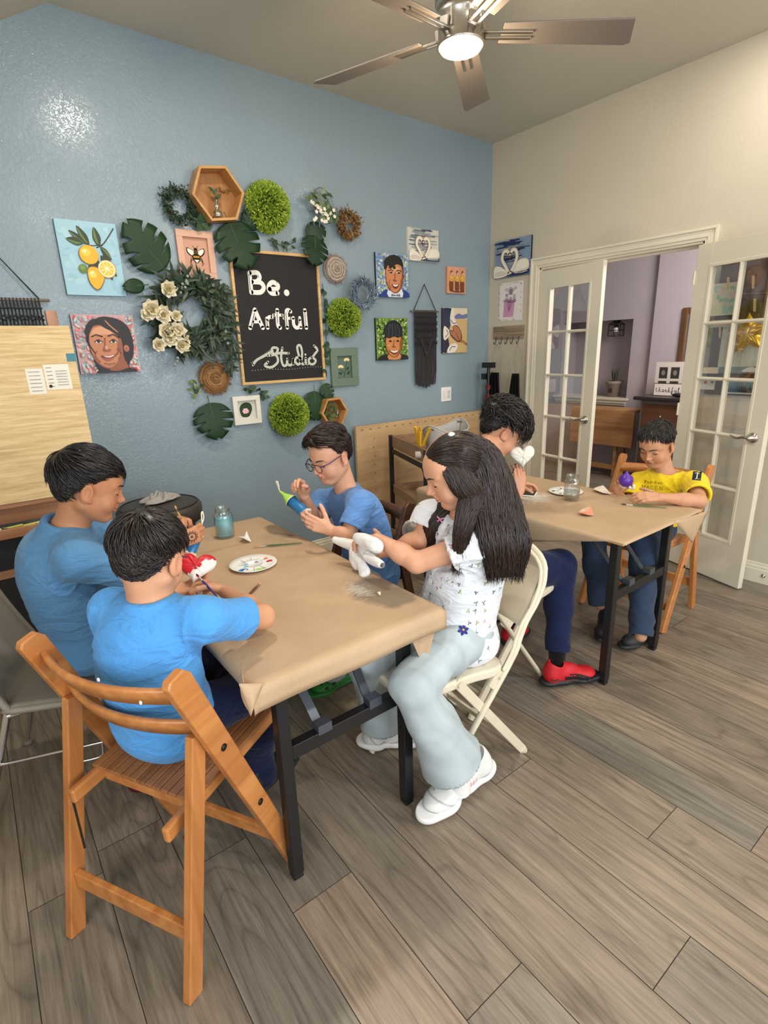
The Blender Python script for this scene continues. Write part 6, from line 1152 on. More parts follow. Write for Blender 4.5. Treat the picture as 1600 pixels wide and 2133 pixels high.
# ---------------------------------------------------------------- people
def V3(*a): return np.array(a, float)
def un(v): v = np.array(v, float); return v/np.linalg.norm(v)
def headframe(az, pitch, roll=0):
    a, p = math.radians(az), math.radians(pitch); f = V3(math.sin(a)*math.cos(p), math.cos(a)*math.cos(p), -math.sin(p)); r = V3(math.cos(a), -math.sin(a), 0); u = np.cross(r, f); q = math.radians(roll); r2 = r*math.cos(q)+u*math.sin(q); return np.stack([r2, f, np.cross(r2, f)], 1)     # columns: right, forward, up
def head_sdf(F, c, H, s, fat=0):
    T = lambda x, y, z: c+H@V3(x, y, z)*s; R = H
    E_ = lambda p, r, k, op='u', R_=None: F.ell(T(*p), [q*s for q in r], R if R_ is None else R_, k*s, op); C_ = lambda a, b, ra, rb, k, op='u': F.cone(T(*a), T(*b), ra*s, rb*s, k*s, op)
    E_((0, -.014, .036), (.0725, .092, .078), .01); E_((0, .030, .040), (.060, .052, .055), .03); E_((0, .028, -.028), (.056+fat*.006, .056, .066), .03)
    for q in (-1, 1):
        C_((q*.050, -.004, -.040), (q*.022, .056, -.082), .020+fat*.006, .014+fat*.003, .022); E_((q*.034, .052, -.034), (.026+fat*.006, .024, .026), .02)
        C_((q*.012, .078, .030), (q*.046, .062, .028), .009, .007, .012)
    E_((0, .064, -.082), (.020, .016, .014), .016)
    for q in (-1, 1): E_((q*.031, .094, .008), (.016, .012, .010), .014, 's'); E_((q*.031, .0675, .008), (.0155, .0135, .0125), .003)
    C_((0, .080, .014), (0, .098, -.020), .0065, .0085, .010); E_((0, .100, -.021), (.0085, .0085, .0075), .004)
    for q in (-1, 1): E_((q*.0105, .091, -.024), (.0062, .0085, .0062), .004); E_((q*.0055, .100, -.0295), (.0028, .0038, .0028), .002, 's')
    C_((0, .090, -.032), (0, .087, -.046), .004, .004, .008)
    E_((0, .0835, -.046), (.0195, .0080, .0048), .003); E_((0, .082, -.0555), (.0165, .0085, .0058), .003); C_((-.018, .087, -.0508), (.018, .087, -.0508), .0013, .0013, .002, 's'); E_((0, .084, -.068), (.012, .005, .003), .006, 's')
    for q in (-1, 1):
        Re = R @ np.array(Matrix.Rotation(q*-.35, 3, 'Z')); E_((q*.0765, -.008, -.004), (.0085, .019, .031), .004, 'u', Re); E_((q*.084, -.004, -.001), (.006, .011, .020), .004, 's', Re); E_((q*.077, .006, -.026), (.006, .006, .008), .003)
    return T
def hand_sdf(F, w, d, n, side, s=.84, curls=((.5, .6, .4),)*4, thumb=(.3, .3), tdir=(.75, .62, .35), spread=.05, tips=None):
    """w wrist, d towards the fingers, n the way the palm faces, side +1 right hand / -1 left"""
    d = un(d); n = un(np.array(n, float)-d*np.dot(n, d)); t = np.cross(d, n)*side; P = lambda a, b, c: w+(d*a+t*b+n*c)*s
    kn = [(.080, .026), (.084, .0085), (.080, -.009), (.073, -.0255)]; ln = [(.038, .024, .019), (.042, .027, .020), (.039, .025, .019), (.030, .019, .017)]; rr = [.0086, .0088, .0083, .0074]
    for (a, b) in kn: F.cone(P(.004, b*.45, 0), P(a*.96, b, -.001), .0155*s, .0098*s, .010*s)
    F.cone(P(.01, .008, .004), P(.05, .020, .008), .014*s, .014*s, .008*s)
    for i, ((a, b), L, r) in enumerate(zip(kn, ln, rr)):
        c = curls[i % len(curls)]; p = P(a, b, -.001); an = 0; sp = spread*(1.5-i)*.6
        for q in range(3):
            an += c[q]; v = un(d*math.cos(an)+n*math.sin(an)+t*sp*math.cos(an)); e = p+v*L[q]*s; F.cone(p, e, r*(1.03-.06*q)*s, r*(.97-.09*q)*s, .0025 if q else .006*s); p = e
        if tips is not None: tips.append(p)
    v = un(d*tdir[1]+t*tdir[0]+n*tdir[2]); p = P(.022, .022, .006); e = p+v*.040*s; F.cone(p, e, .0145*s, .0112*s, .008*s); p = e
    for q, L in ((0, .032), (1, .025)):
        v = un(v*math.cos(thumb[q])+(n*.55-t*.75)*math.sin(thumb[q])); e = p+v*L*s; F.cone(p, e, (.0108-.0006*q)*s, (.0100-.0015*q)*s, .0025); p = e
    if tips is not None: tips.append(p)
def skin_disp(p, g): return .0004*nz(p, 120, 3)
def person(label, J, az, head, skin, fat=0, arms=True, hands=None, shirt=None, pants=None, shoes=None, torso=(1, 1), hair=None, legs_skin=False, lean=.035, brow=(.03, .02, .02), H0=None, hs=1.0, lips=None, armr=1.0, h=.0029):
    Jn = {k: np.array(v, float) for k, v in J.items()}; pel = Jn['pelvis']; org = V3(pel[0], pel[1], 0); root = empty('person', tuple(org), label, 'person'); a = math.radians(az); fw = V3(math.sin(a), math.cos(a), 0); rt = V3(math.cos(a), -math.sin(a), 0)
    nk, hd = Jn['neck'], Jn['head']; H = headframe(*head)
    pts = [v for v in Jn.values()]; lo = np.min(pts, 0)-.2; hi = np.max(pts, 0)+.2; lo[2] = max(lo[2], -.01)
    F = Field(lo, hi, h); tw, td = torso; up = un(nk-pel); Rb = np.stack([un(rt-up*(rt@up)), un(np.cross(up, rt)), up], 1)
    def spine(t): return pel+(nk-pel)*t-fw*lean*4*t*(1-t)
    SEC = [(.0, .125, .100, .10), (.22, .112, .094, .09), (.42, .112, .092, .09), (.62, .122, .092, .09), (.80, .118, .080, .07)]
    for t, wx, dy, hz in SEC: F.ell(spine(t), (wx*tw*.93, dy*td*.93, hz), Rb, .05)
    for s_ in ('sR', 'sL'): F.cone(nk-up*.015, Jn[s_], .042, .041*armr, .03)
    F.cone(nk-up*.05, hd+H@V3(0, -.02, -.04)*hs, .048+.006*fat, .045*hs+.006*fat, .02); T = head_sdf(F, hd, H, hs, fat)
    for q in 'RL':
        if 'e'+q not in Jn: continue
        S_, E_, W_ = Jn['s'+q], Jn['e'+q], Jn['w'+q]; F.cone(S_, E_, .040*armr, .033*armr, .02); F.cone(E_, E_+(W_-E_)*.4, .032*armr, .032*armr, .015); F.cone(E_+(W_-E_)*.35, W_, .032*armr, .0205*(.6+.4*armr), .015)
        hs_ = hands.get(q) if hands else None
        if hs_: hand_sdf(F, W_, hs_['d'], hs_['n'], 1 if q == 'R' else -1, **{k: v for k, v in hs_.items() if k not in 'dn'})
    if 'kR' in Jn:
        for q, sg in (('R', 1), ('L', -1)):
            if 'k'+q in Jn: hip = pel+rt*sg*.075; F.cone(hip, Jn['k'+q], .062, .045, .03); F.cone(Jn['k'+q], Jn['a'+q], .044, .028, .02)
    lipc = np.array(lips if lips is not None else (skin[0]*.78, skin[1]*.48, skin[2]*.50)); sk = np.array(skin)
    def colfn(p, c):
        L = (p-hd)@H/hs; o = c.copy(); red = np.exp(-(((np.abs(L[:, 0])-.036)/.018)**2+((L[:, 2]+.03)/.018)**2))*(L[:, 1] > .03)*.35 + np.exp(-((L[:, 0]/.012)**2+((L[:, 2]+.02)/.012)**2))*(L[:, 1] > .08)*.3
        ear = ((np.abs(L[:, 0]) > .068) & (np.abs(L[:, 2]) < .035) & (np.abs(L[:, 1]) < .03))*.25; red = red+ear
        o = o*(1-red[:, None])+np.array([skin[0]*1.02, skin[1]*.72, skin[2]*.68])*red[:, None]
        m_ = np.clip(1.5-(((L[:, 0])/.0185)**2+((L[:, 2]+.0508)/.0095)**2)*1.3, 0, 1)*(L[:, 1] > .07)*.95; o = o*(1-m_[:, None])+lipc*m_[:, None]
        n_ = np.clip(nz(p, 30, 8)*.04+1, .9, 1.1); return (o*n_[:, None]).astype(f32)
    body = field_object('body', F, SKIN, root, skin, skin_disp, colfn, org, 1)
    def surf(x, z, y0=.14):
        y = y0
        while y > 0:
            if F.at(T(x, y, z)) < .0006: return y
            y -= .0012
        return .08
    # eyes, lashes, brows
    for q in (-1, 1):
        m = MB(); m.col = (.012, .008, .008); arc = []
        for k in range(7): u = -1+k/3; x = q*.031+u*.0125; z = .0035-.0028*(1-u*u)+.001*u*q; arc.append(T(x, surf(x, z)-.0002, z)-org)
        m.tube(arc, [.0009, .0020, .0026, .0028, .0026, .0020, .0010], 6); m.build('eyelash', mat('dark_lash', (.012, .008, .008), .6), root)
        m = MB(); m.col = brow; arc = []
        for k in range(7): u = k/6; x = q*(.013+.034*u); z = .0265+.006*math.sin(u*2.4)-.003*u; arc.append(T(x, surf(x, z)+.0004, z)-org)
        m.tube(arc, [.0030, .0046, .0050, .0046, .0040, .0030, .0014], 6, flat=.6); m.build('eyebrow', mat('brow_hair', None, .8), root)
    if shirt: shirt(root, org, Jn, dict(J=Jn, fw=fw, rt=rt, up=up, Rb=Rb, spine=spine, SEC=SEC, tw=tw, td=td, pel=pel, nk=nk, hd=hd, H=H, armr=armr, fat=fat, h=h))
    return root, org, T, H, F, surf, dict(fw=fw, rt=rt, up=up, Rb=Rb, spine=spine, SEC=SEC, tw=tw, td=td, pel=pel, nk=nk, hd=hd, J=Jn, armr=armr, fat=fat)
def clothmat(name, weave=.12, var=.07):
    if name in MATS: return MATS[name]
    t = NT(name); a = t.n('ShaderNodeAttribute'); a.attribute_name = 'Col'; v = t.coord(); v2 = t.coord((260, 260, 900)); f = t.noise(v2, 1, 2); c = t.mix(a.outputs['Color'], t.ramp(f, [(.3, (1-var*1.6,)*3), (.7, (1+var,)*3)]), 1., 'MULTIPLY'); t.base(c)
    t.b.inputs['Roughness'].default_value = .9; t.b.inputs['Specular IOR Level'].default_value = .12; t.b.inputs['Sheen Weight'].default_value = .12
    w1 = t.noise(t.coord((9, 9, 22)), 1, 3, .5, 1.6); b1 = t.n('ShaderNodeBump'); b1.inputs['Strength'].default_value = .55; b1.inputs['Distance'].default_value = .02; t.l(w1, b1.inputs['Height'])
    b2 = t.n('ShaderNodeBump'); b2.inputs['Strength'].default_value = weave; b2.inputs['Distance'].default_value = .002; t.l(t.noise(v, 700, 2), b2.inputs['Height']); t.l(b1.outputs[0], b2.inputs['Normal']); t.l(b2.outputs[0], t.b.inputs['Normal']); MATS[name] = t.m; return t.m
crease = lambda x: (1-np.abs(np.sin(x)))**1.7
def shirt_folds(amp, seed, B, J, pel, nk):
    """creases that gather at the waist and fan out from the armpits and sleeves"""
    def f(p, g):
        t = ((p-pel)@B['up'])/np.linalg.norm(nk-pel); wst = np.clip(1.1-t*1.9, 0, 1); w = nz(p, 9, seed)*1.5+nz(p, 20, seed+1)*.7; lat = p@B['rt']
        d = wst*crease((p@B['up'])*62+w+np.sin(lat*14+seed)*1.2)*np.clip(.5+nz(p, 8, seed+6), 0, 1.2)*.9
        for q, sg in (('R', 1), ('L', -1)):
            c = J['s'+q]-B['up']*.075-B['rt']*sg*.01; v = p-c; r = np.linalg.norm(v, axis=1); an = np.arctan2(v@B['up'], (v@B['rt'])*sg+1e-6)
            d = d+np.exp(-(r/.13)**2)*np.clip(r/.03, 0, 1)*crease(an*4.5+nz(p, 11, seed+3)*1.2)*1.1
            if 'e'+q in J: S_, E_ = J['s'+q], J['e'+q]; u = un(E_-S_); s_ = (p-S_)@u; L = np.linalg.norm(E_-S_); near = np.exp(-(np.linalg.norm(p-(S_+np.clip(s_, 0, L)[:, None]*u), axis=1)/.075)**4); d = d+near*np.clip(s_/L, 0, 1)*crease(s_*55+nz(p, 14, seed+8)*2+p@B['up']*30)*.55
        return amp*(d+nz(p, 13, seed)*.45+nz(p, 40, seed+2)*.12)
    return f
def tshirt(root, org, B, col, sleeve=.62, name='t_shirt', amp=.0035, seed=1, low=.05, extra=.012, sl_r=.050, material=None, collar=True, colfn=None, neck_r=.062, arms='RL', hemout=0, sl_out=.0, sheen=0, belly=0):
    J = B['J']; pts = [J[k] for k in J if k[0] in 'sen']+[B['pel']]; lo = np.min(pts, 0)-.2; hi = np.max(pts, 0)+.16; lo[2] = max(B['pel'][2]-.16, 0); F = Field(lo, hi, .0034); sp = B['spine']; Rb = B['Rb']; pel, nk, up = B['pel'], B['nk'], B['up']
    for t, wx, dy, hz in B['SEC']: F.ell(sp(t)+B['fw']*(belly if t < .5 else 0), (wx*B['tw']+extra, dy*B['td']+extra+belly*.5*(t < .5), hz+.01), Rb, .06)
    F.ell(pel-up*low*.35, (.135*B['tw']+extra+hemout, .108*B['td']+extra+hemout, .085), Rb, .04)
    for s_ in 'RL': F.cone(nk-up*.026, J['s'+s_], .050, .050*B['armr']+.004, .04)
    for q in arms:
        if 'e'+q not in J: continue
        S_, E_ = J['s'+q], J['e'+q]
        if sleeve <= 1: e = S_+(E_-S_)*sleeve; d = un(E_-S_); e2 = e+d*.05; r1 = (sl_r+sl_out)*B['armr']; r0 = min(.048*B['armr']+.004, r1); r0 = max(r0, r1-.004); F.cone(S_, e2, r0, r1, .03, cap=.05); F.cone(e-d*.012, e2+d*.05, r1-.009, r1-.007, .002, 's')
        else:
            W_ = J['w'+q]; e = E_+(W_-E_)*(sleeve-1); d = un(W_-E_); F.cone(S_, E_, .050*B['armr']+.004, .047*B['armr'], .03); F.cone(E_, e+d*.05, .047*B['armr'], (sl_r-.006)*B['armr'], .02, cap=.05); F.cone(e-d*.0, e+d*.08, (sl_r-.014)*B['armr'], (sl_r-.013)*B['armr'], .002, 's')
    nd = un(B['hd']-nk); nd = un(nd+up*.8); c = nk+up*.004
    if collar: F.cone(c-nd*.05, c+nd*.055, neck_r+.016, neck_r+.001, .012, cap=.045)
    F.cone(c-nd*.015+B['fw']*.006, nk+nd*.14, neck_r-.008, neck_r+.02, .003, 's')
    mt = material or clothmat('jersey_knit')
    wr = shirt_folds(amp*1.9, seed, B, J, pel, nk)
    return field_object(name, F, mt, root, col, wr, colfn, org, 2)
def pants(root, org, B, col, legs, name='trousers', r=(.078, .060, .050), cuff=.055, seed=3, amp=.003, colfn=None, material=None, knee_bell=0):
    pel = B['pel']; pts = [pel]+[p for L in legs for p in L]; lo = np.min(pts, 0)-.16; hi = np.max(pts, 0)+.16; lo[2] = max(lo[2], .004); F = Field(lo, hi, .0036); F.ell(pel-V3(0, 0, .01), (.135*B['tw']+.006, .11*B['td']+.004, .085), B['Rb'], .02)
    for sg, (K, A) in zip((1, -1), legs):
        hip = pel+B['rt']*sg*.075-V3(0, 0, .008); F.cone(hip, K, r[0], r[1], .03); F.cone(K, K+(A-K)*.5, r[1], r[2], .02); d = un(A-K); F.cone(K+(A-K)*.4, A+d*.06, r[2], cuff, .02, cap=.06); F.cone(A-d*.03, A+d*.08, cuff-.008, cuff-.006, .002, 's')
    mt = material or clothmat('denim', .25, .12)
    wr = lambda p, g: amp*1.5*(nz(p, 14, seed)*.7+ridges(p, (1, .5, .45), 70, seed, 1.6)*1.0+ridges(p, (-.5, .9, .5), 52, seed+4, 1.6)*.7+ridges(p, (.1, .2, 1), 50, seed+7, 1.6)*.45)
    return field_object(name, F, mt, root, col, wr, colfn, org, 2)
def shoe(root, org, heel, toe, colu, cols, name='sneaker', w=.042, ht=.075, tilt=0, colfn=None, fat=1.0):
    heel = np.array(heel, float); toe = np.array(toe, float); d = un(toe-heel); L = np.linalg.norm(toe-heel); sd = un(np.cross(d, (0, 0, 1))); u = np.cross(sd, d); lo = np.minimum(heel, toe)-.12; hi = np.maximum(heel, toe)+.16; P = lambda a, b, c: heel+d*a*L+sd*b+u*c
    def sole():
        F = Field(lo, hi, .0028)
        for a, b, ra, c in ((.08, 0, w*.82, 0), (.35, .002, w*.78, 0), (.72, -.003, w*1.0, 0), (.9, .0, w*.85, .004)): F.ell(P(a, b, .016+c), (ra, L*.22, .017*fat), np.stack([sd, d, u], 1), .02)
        F.cone(P(.05, 0, .014), P(.85, 0, .014), w*.5, w*.6, .01); 
        # flat under side
        sl, X = F.reg(lo, hi, 0); q = sum((X[i]-f32(heel[i]))*f32(-u[i]) for i in range(3)); F.D[sl] = np.maximum(F.D[sl], q); F.D[sl] = np.maximum(F.D[sl], -q-.03); return F
    o1 = field_object(name+'_sole', sole(), mat('shoe_rubber', None, .55), root, cols, None, None, org, 1)
    F = Field(lo, hi, .0028); R = np.stack([sd, d, u], 1)
    q = ht/.075; F.ell(P(.10, 0, .045*q), (w*.80, L*.15, .040*q), R, .02); F.ell(P(.40, 0, .044*q), (w*.76, L*.26, .038*q), R, .02); F.ell(P(.74, 0, .038), (w*.93, L*.25, .030), R, .02); F.cone(P(.12, 0, .05), P(.14, 0, ht), w*.78, w*.72, .015); F.cone(P(.30, 0, .05), P(.24, 0, ht), w*.6, w*.55, .02); F.cone(P(.20, 0, ht*.8), P(.18, 0, ht+.05), w*.58, w*.66, .004, 's')
    o2 = field_object(name, F, mat('shoe_upper', None, .6, bump=.15, bscale=300), root, colu, None, (lambda p, c: colfn(p, c, heel, d, sd, u, L)) if colfn else None, org, 1); o1.parent = o2; o1.location = (0, 0, 0)
    return o2, P
# hair -----------------------------------------------------------
HAIRM = mat('dark_hair', None, .38, spec=.5)
LAZ = [0, .45, .8, 1.05, 1.22, 1.38, 1.6, 1.85, 2.1, 2.5, PI]; LZ = [.46, .46, .42, .20, -.16, -.16, .02, -.30, -.70, -.93, -.96]
def hair(root, org, T, s, style, base, n=1500, thick=.014, seed=1, lz=None, length=.05, name='hair', cap_noise=.35, width=.0022, tint=.5, vol=None, wave=0):
    rn = random.Random(seed); lz = lz or LZ; C = (0, -.014, .036); RR = (.0725, .092, .078)
    def cond(u): return u[2]-np.interp(math.atan2(abs(u[0]), u[1]), LAZ, lz)
    def rad(u, t): rz = RR[2] if u[2] > 0 else RR[2]+.026*(u[1] < .15); k = 1/math.sqrt((u[0]/RR[0])**2+(u[1]/RR[1])**2+(u[2]/rz)**2); return k+t
    def thk(u): c = cond(u); v = (vol(u) if vol else .28+.72*min(1, max(0, (u[2]+.15)/.6)) + (.25 if u[1] < -.3 else 0)); return -.006+(thick*v+.006)*min(1, max(0, c/.16))**.7 if c > 0 else -.012-.03*min(1, -c*5)*(u[2] < 0)
    P = lambda u, t: Vector(T(C[0]+u[0]*rad(u, t), C[1]+u[1]*rad(u, t), C[2]+u[2]*rad(u, t))-org)
    m = MB(); m.col = tuple(v*.8 for v in base); nu, nv = 72, 44
    def fn(a, b):
        th = PI*b*.97; ph = 2*PI*a; u = (math.sin(th)*math.sin(ph), math.sin(th)*math.cos(ph), math.cos(th)); nn = 1+cap_noise*math.sin(ph*9+th*5)*math.sin(th*11+ph*2)*.35; return P(u, thk(u)*nn if thk(u) > 0 else thk(u))
    m.grid(fn, nu, nv)
    k = 0; tries = 0
    while k < n and tries < n*6:
        tries += 1; z = rn.uniform(-.97, 1); ph = rn.uniform(0, 2*PI); r_ = math.sqrt(1-z*z); u = Vector((r_*math.sin(ph), r_*math.cos(ph), z)); c = cond(u)
        if c < .02: continue
        k += 1; d, L, lift = style(u, rn); d = Vector(d); d = (d-u*d.dot(u)).normalized(); t0 = max(thk(u), 0)*rn.uniform(.35, 1.0); L *= rn.uniform(.7, 1.15)*(1 if u.y > .45 else min(1, .25+c*2.4)); lift *= min(1, c*3.5); ns = 5; pts = []; st = L/ns/.085; q = u.copy(); wv = rn.uniform(0, 6)
        for i in range(ns+1):
            tt = i/ns; pts.append(P(q, t0+lift*math.sin(tt*PI*.75)*1.0)); d = (d-q*d.dot(q)).normalized(); q = (q+d*st+Vector((rn.uniform(-1, 1), rn.uniform(-1, 1), rn.uniform(-1, 1)))*.02*(1+wave*4)).normalized()
            if wave: d = (d+u.cross(d)*math.sin(wv+i*1.7)*wave).normalized()
        g = rn.random(); m.col = tuple(v*(.7+tint*g*g) for v in base); wd = width*rn.uniform(.7, 1.4); m.tube(pts, [wd*.7, wd, wd, wd*.85, wd*.6, wd*.12], 4, caps=False)
    return m.build(name, HAIRM, root)
# ---------------------------------------------------------------- the six children
from mathutils.bvhtree import BVHTree
def tree(o): me = o.data; return BVHTree.FromPolygons([v.co for v in me.vertices], [tuple(p.vertices) for p in me.polygons])
def project_lines(o, root, name, frame_, lines, w, color, material=None, lift=.0008):
    """lay thin lines (2D in the plane of frame_) on the mesh of o along the plane's normal"""
    t = tree(o); m = MB(); m.col = color; off = Vector(o.matrix_local.translation)
    for L in lines:
        P = bez([(*q, 0) for q in L], 4) if len(L) > 2 else [Vector((*L[0], 0)).lerp(Vector((*L[1], 0)), k/6) for k in range(7)]; out = []
        for q in P:
            a = frame_ @ Vector((q.x, q.y, 0)); d = -(frame_.to_3x3() @ Vector((0, 0, 1))); h = t.ray_cast(a-off, d)
            if h[0] is not None: out.append(h[0]+off+h[1]*lift if h[1].dot(d) < 0 else h[0]+off-d*lift)
        if len(out) > 1: m.tube(out, w, 5, flat=.5)
    return m.build(name, material or PAINTM, root) if m.v else None
at3 = lambda px, py, **k: np.array(at(px, py, **k))
def straight(u, rn): return (0, 0, -1), .04, .004
# --- child in bright blue, seen from behind, on the wooden chair
def crop_style(L=.045, lift=.006, whorl=(0, -.5, .85), front=.8):
    w_ = Vector(whorl).normalized()
    def f(u, rn):
        d = (u-w_*u.dot(w_)); d = d.normalized() if d.length > .05 else Vector((rn.uniform(-1, 1), rn.uniform(-1, 1), 0)); d = d+w_.cross(u)*.35+Vector((0, front*max(0, u.z), 0))+Vector((rn.uniform(-.35, .35), rn.uniform(-.35, .35), -.2)); return d, L*(1.1 if u.z > .2 else .6), lift*(1 if u.z > .3 else .4)
    return f
SKB = rgb(204, 150, 116)
J = dict(head=tuple(at3(372, 1168, y=1.300)-V3(.054, -.056, 0)), neck=(.262, 1.332, .912), pelvis=(.262, 1.37, .572), sR=(.356, 1.215, .880), sL=(.190, 1.452, .874), eR=(.558, 1.285, .800), wR=(.498, 1.500, .790), eL=(.33, 1.66, .78), wL=(.395, 1.64, .785), kR=(.55, 1.40, .52), aR=(.50, 1.38, .19), kL=(.52, 1.66, .52), aL=(.44, 1.60, .16))
J['eR'] = tuple(at3(546, 1284, z=.800)); J['wR'] = tuple(at3(468, 1232, z=.795))
def shB(root, org, Jn, B):
    o = tshirt(root, org, B, rgb(84, 156, 222), .66, seed=2, low=.03, extra=.012, amp=.0036, sl_r=.050, sl_out=.006, neck_r=.056)
    pants(root, org, B, rgb(26, 32, 62), ((Jn['kR'], Jn['aR']), (Jn['kL'], Jn['aL'])), seed=2)
r, org, T, H, F, surf, B = person('child in bright blue T-shirt with short dark hair, seen from behind on the wooden chair', J, 58, (46, 24, -4), SKB, 0, torso=(.98, .98), lean=.03, shirt=shB, hs=1.0,
    hands={'R': dict(d=(-.50, .84, .18), n=(-.75, -.25, -.62), curls=((.7, .9, .5), (.8, .9, .5), (.9, .9, .5), (1.0, .9, .5)), thumb=(.5, .4)), 'L': dict(d=(.93, .30, .02), n=(.1, -.2, .97), curls=((.25, .3, .3),)*4, thumb=(.1, .3))})
hair(r, org, T, 1, crop_style(.050, .007), rgb(30, 23, 20), 2600, .012, 1, width=.0020, tint=1.3, cap_noise=.25)
gl = MB(); gl.col = rgb(40, 50, 90); gl.tube(bez([T(.079, -.012, .018)-org, T(.077, .03, .016)-org, T(.070, .055, .015)-org], 5), .0016, 6); gl.build('glasses_temple', PAINT, r)
shoe(r, org, (.43, 1.56, .135), (.60, 1.66, .13), rgb(24, 24, 26), rgb(30, 30, 32))
shoe(r, org, (.47, 1.36, .165), (.64, 1.42, .16), rgb(24, 24, 26), rgb(30, 30, 32))
heartB = at(408, 1184, z=.84)
heart(heartB, (.42, .62, .50), (-.25, -.72, .64), .066, 'red and white painted clay heart held by the child in bright blue', lambda a, b, s_: rgb(196, 24, 38) if (b > -.25+.25*math.sin(a*5) and not (a > .35 and b < .55 and b > -.3)) else rgb(236, 230, 224), .014, mat('glossy_paint', None, .3, bump=.3, bscale=120))
brush(at(459, 1250, z=.79), at(408, 1195, z=.862), 'dark purple paintbrush in the right hand of the child in bright blue', rgb(60, 50, 120), rgb(120, 40, 40))
m = MB(); q = at(360, 1232, z=.755); m.col = rgb(236, 110, 36); m.ball((0, 0, .004), (.042, .028, .012), 16, 8); m.col = rgb(232, 226, 220); m.ball((-.035, -.002, .003), (.02, .022, .010), 12, 8); o = m.build('orange_clay_piece', mat('glossy_paint'), None); o.location = (q.x, q.y, ZT+.008); o.rotation_euler = (0, 0, .6); top(o, 'orange and white painted clay piece under the left hand of the child in bright blue', 'clay piece')
# --- larger child in steel blue at the left
SKA = rgb(190, 134, 98)
J = dict(head=(.264, 1.965, 1.095), neck=(.178, 2.005, .975), pelvis=(.185, 2.08, .57), sR=(.180, 1.855, .895), sL=(.26, 2.16, .90), eR=(.345, 1.86, .795), wR=(.505, 1.925, .850), eL=(.43, 2.20, .80), wL=(.515, 2.125, .855), kR=(.50, 1.98, .53), aR=(.36, 1.86, .12), kL=(.50, 2.20, .53), aL=(.40, 2.16, .12))
J['wR'] = tuple(at3(378, 1128, y=1.92)); J['wL'] = tuple(at3(352, 1104, y=2.10))
def shA(root, org, Jn, B):
    tshirt(root, org, B, rgb(92, 142, 186), 1.12, name='sweatshirt', seed=5, low=.13, extra=.014, amp=.0042, sl_r=.052, neck_r=.062, belly=.02, hemout=.028, sl_out=.004)
    pants(root, org, B, rgb(28, 34, 50), ((Jn['kR'], Jn['aR']), (Jn['kL'], Jn['aL'])), seed=7)
r, org, T, H, F, surf, B = person('larger child in steel blue sweatshirt, in profile at the left of the near table', J, 93, (99, 20, 0), SKA, 1.0, torso=(1.20, 1.10), lean=.055, shirt=shA, hs=1.05, armr=1.18,
    hands={'R': dict(d=(.93, .34, .10), n=(.30, .93, -.20), curls=((.35, .7, .5), (.4, .7, .5), (.5, .8, .5), (.6, .8, .5)), thumb=(.3, .3), s=.92), 'L': dict(d=(.62, -.45, .62), n=(.40, -.80, -.40), curls=((.9, 1.0, .6),)*4, thumb=(.5, .4), s=.88)})
hair(r, org, T, 1.05, crop_style(.055, .007, (0, -.75, .65), 1.4), rgb(20, 17, 18), 2500, .016, 2, lz=[.36, .36, .30, .10, -.20, -.18, .02, -.32, -.70, -.90, -.95], width=.0021, tint=1.2)
tf = frame((.80, .30, -.1), (.1, .05, 1), (0, 0, 0)); hc = Vector(J['wR'])-Vector(org)+Vector((.93, .34, .10)).normalized()*.052*.92+Vector((-.30, -.93, .2))*.10
fx = Vector((.93, .34, .10)).normalized(); fz = Vector((-.30, -.93, .20)).normalized(); tf = frame(fx, fz.cross(fx), hc); tf = Matrix(((fx.x, fz.cross(fx).x, fz.x, hc.x), (fx.y, fz.cross(fx).y, fz.y, hc.y), (fx.z, fz.cross(fx).z, fz.z, hc.z), (0, 0, 0, 1)))
circ = lambda R_, n=18: [(R_*math.cos(2*PI*k/n), R_*math.sin(2*PI*k/n)) for k in range(n+1)]
body = [c for c in r.children if c.name.startswith('body')][0]
lines = [circ(.0155), circ(.0175), circ(.005, 10), circ(.0025, 8)]+[[(.019*math.cos(a-.2), .019*math.sin(a-.2)), (.026*math.cos(a), .026*math.sin(a)), (.019*math.cos(a+.2), .019*math.sin(a+.2))] for a in [2*PI*k/12 for k in range(12)]]
project_lines(body, r, 'hand_drawing', tf, lines, .0010, rgb(60, 50, 56))
shoe(r, org, (.30, 1.87, .03), (.20, 1.79, .02), rgb(120, 20, 36), rgb(90, 16, 28)); shoe(r, org, (.38, 2.17, .03), (.56, 2.2, .02), rgb(120, 20, 36), rgb(90, 16, 28))
brush(at(386, 1100, y=2.05), at(364, 1053, y=2.0), 'pale wooden brush end sticking up from the left hand of the child in steel blue', rgb(214, 170, 110), rgb(214, 170, 110))
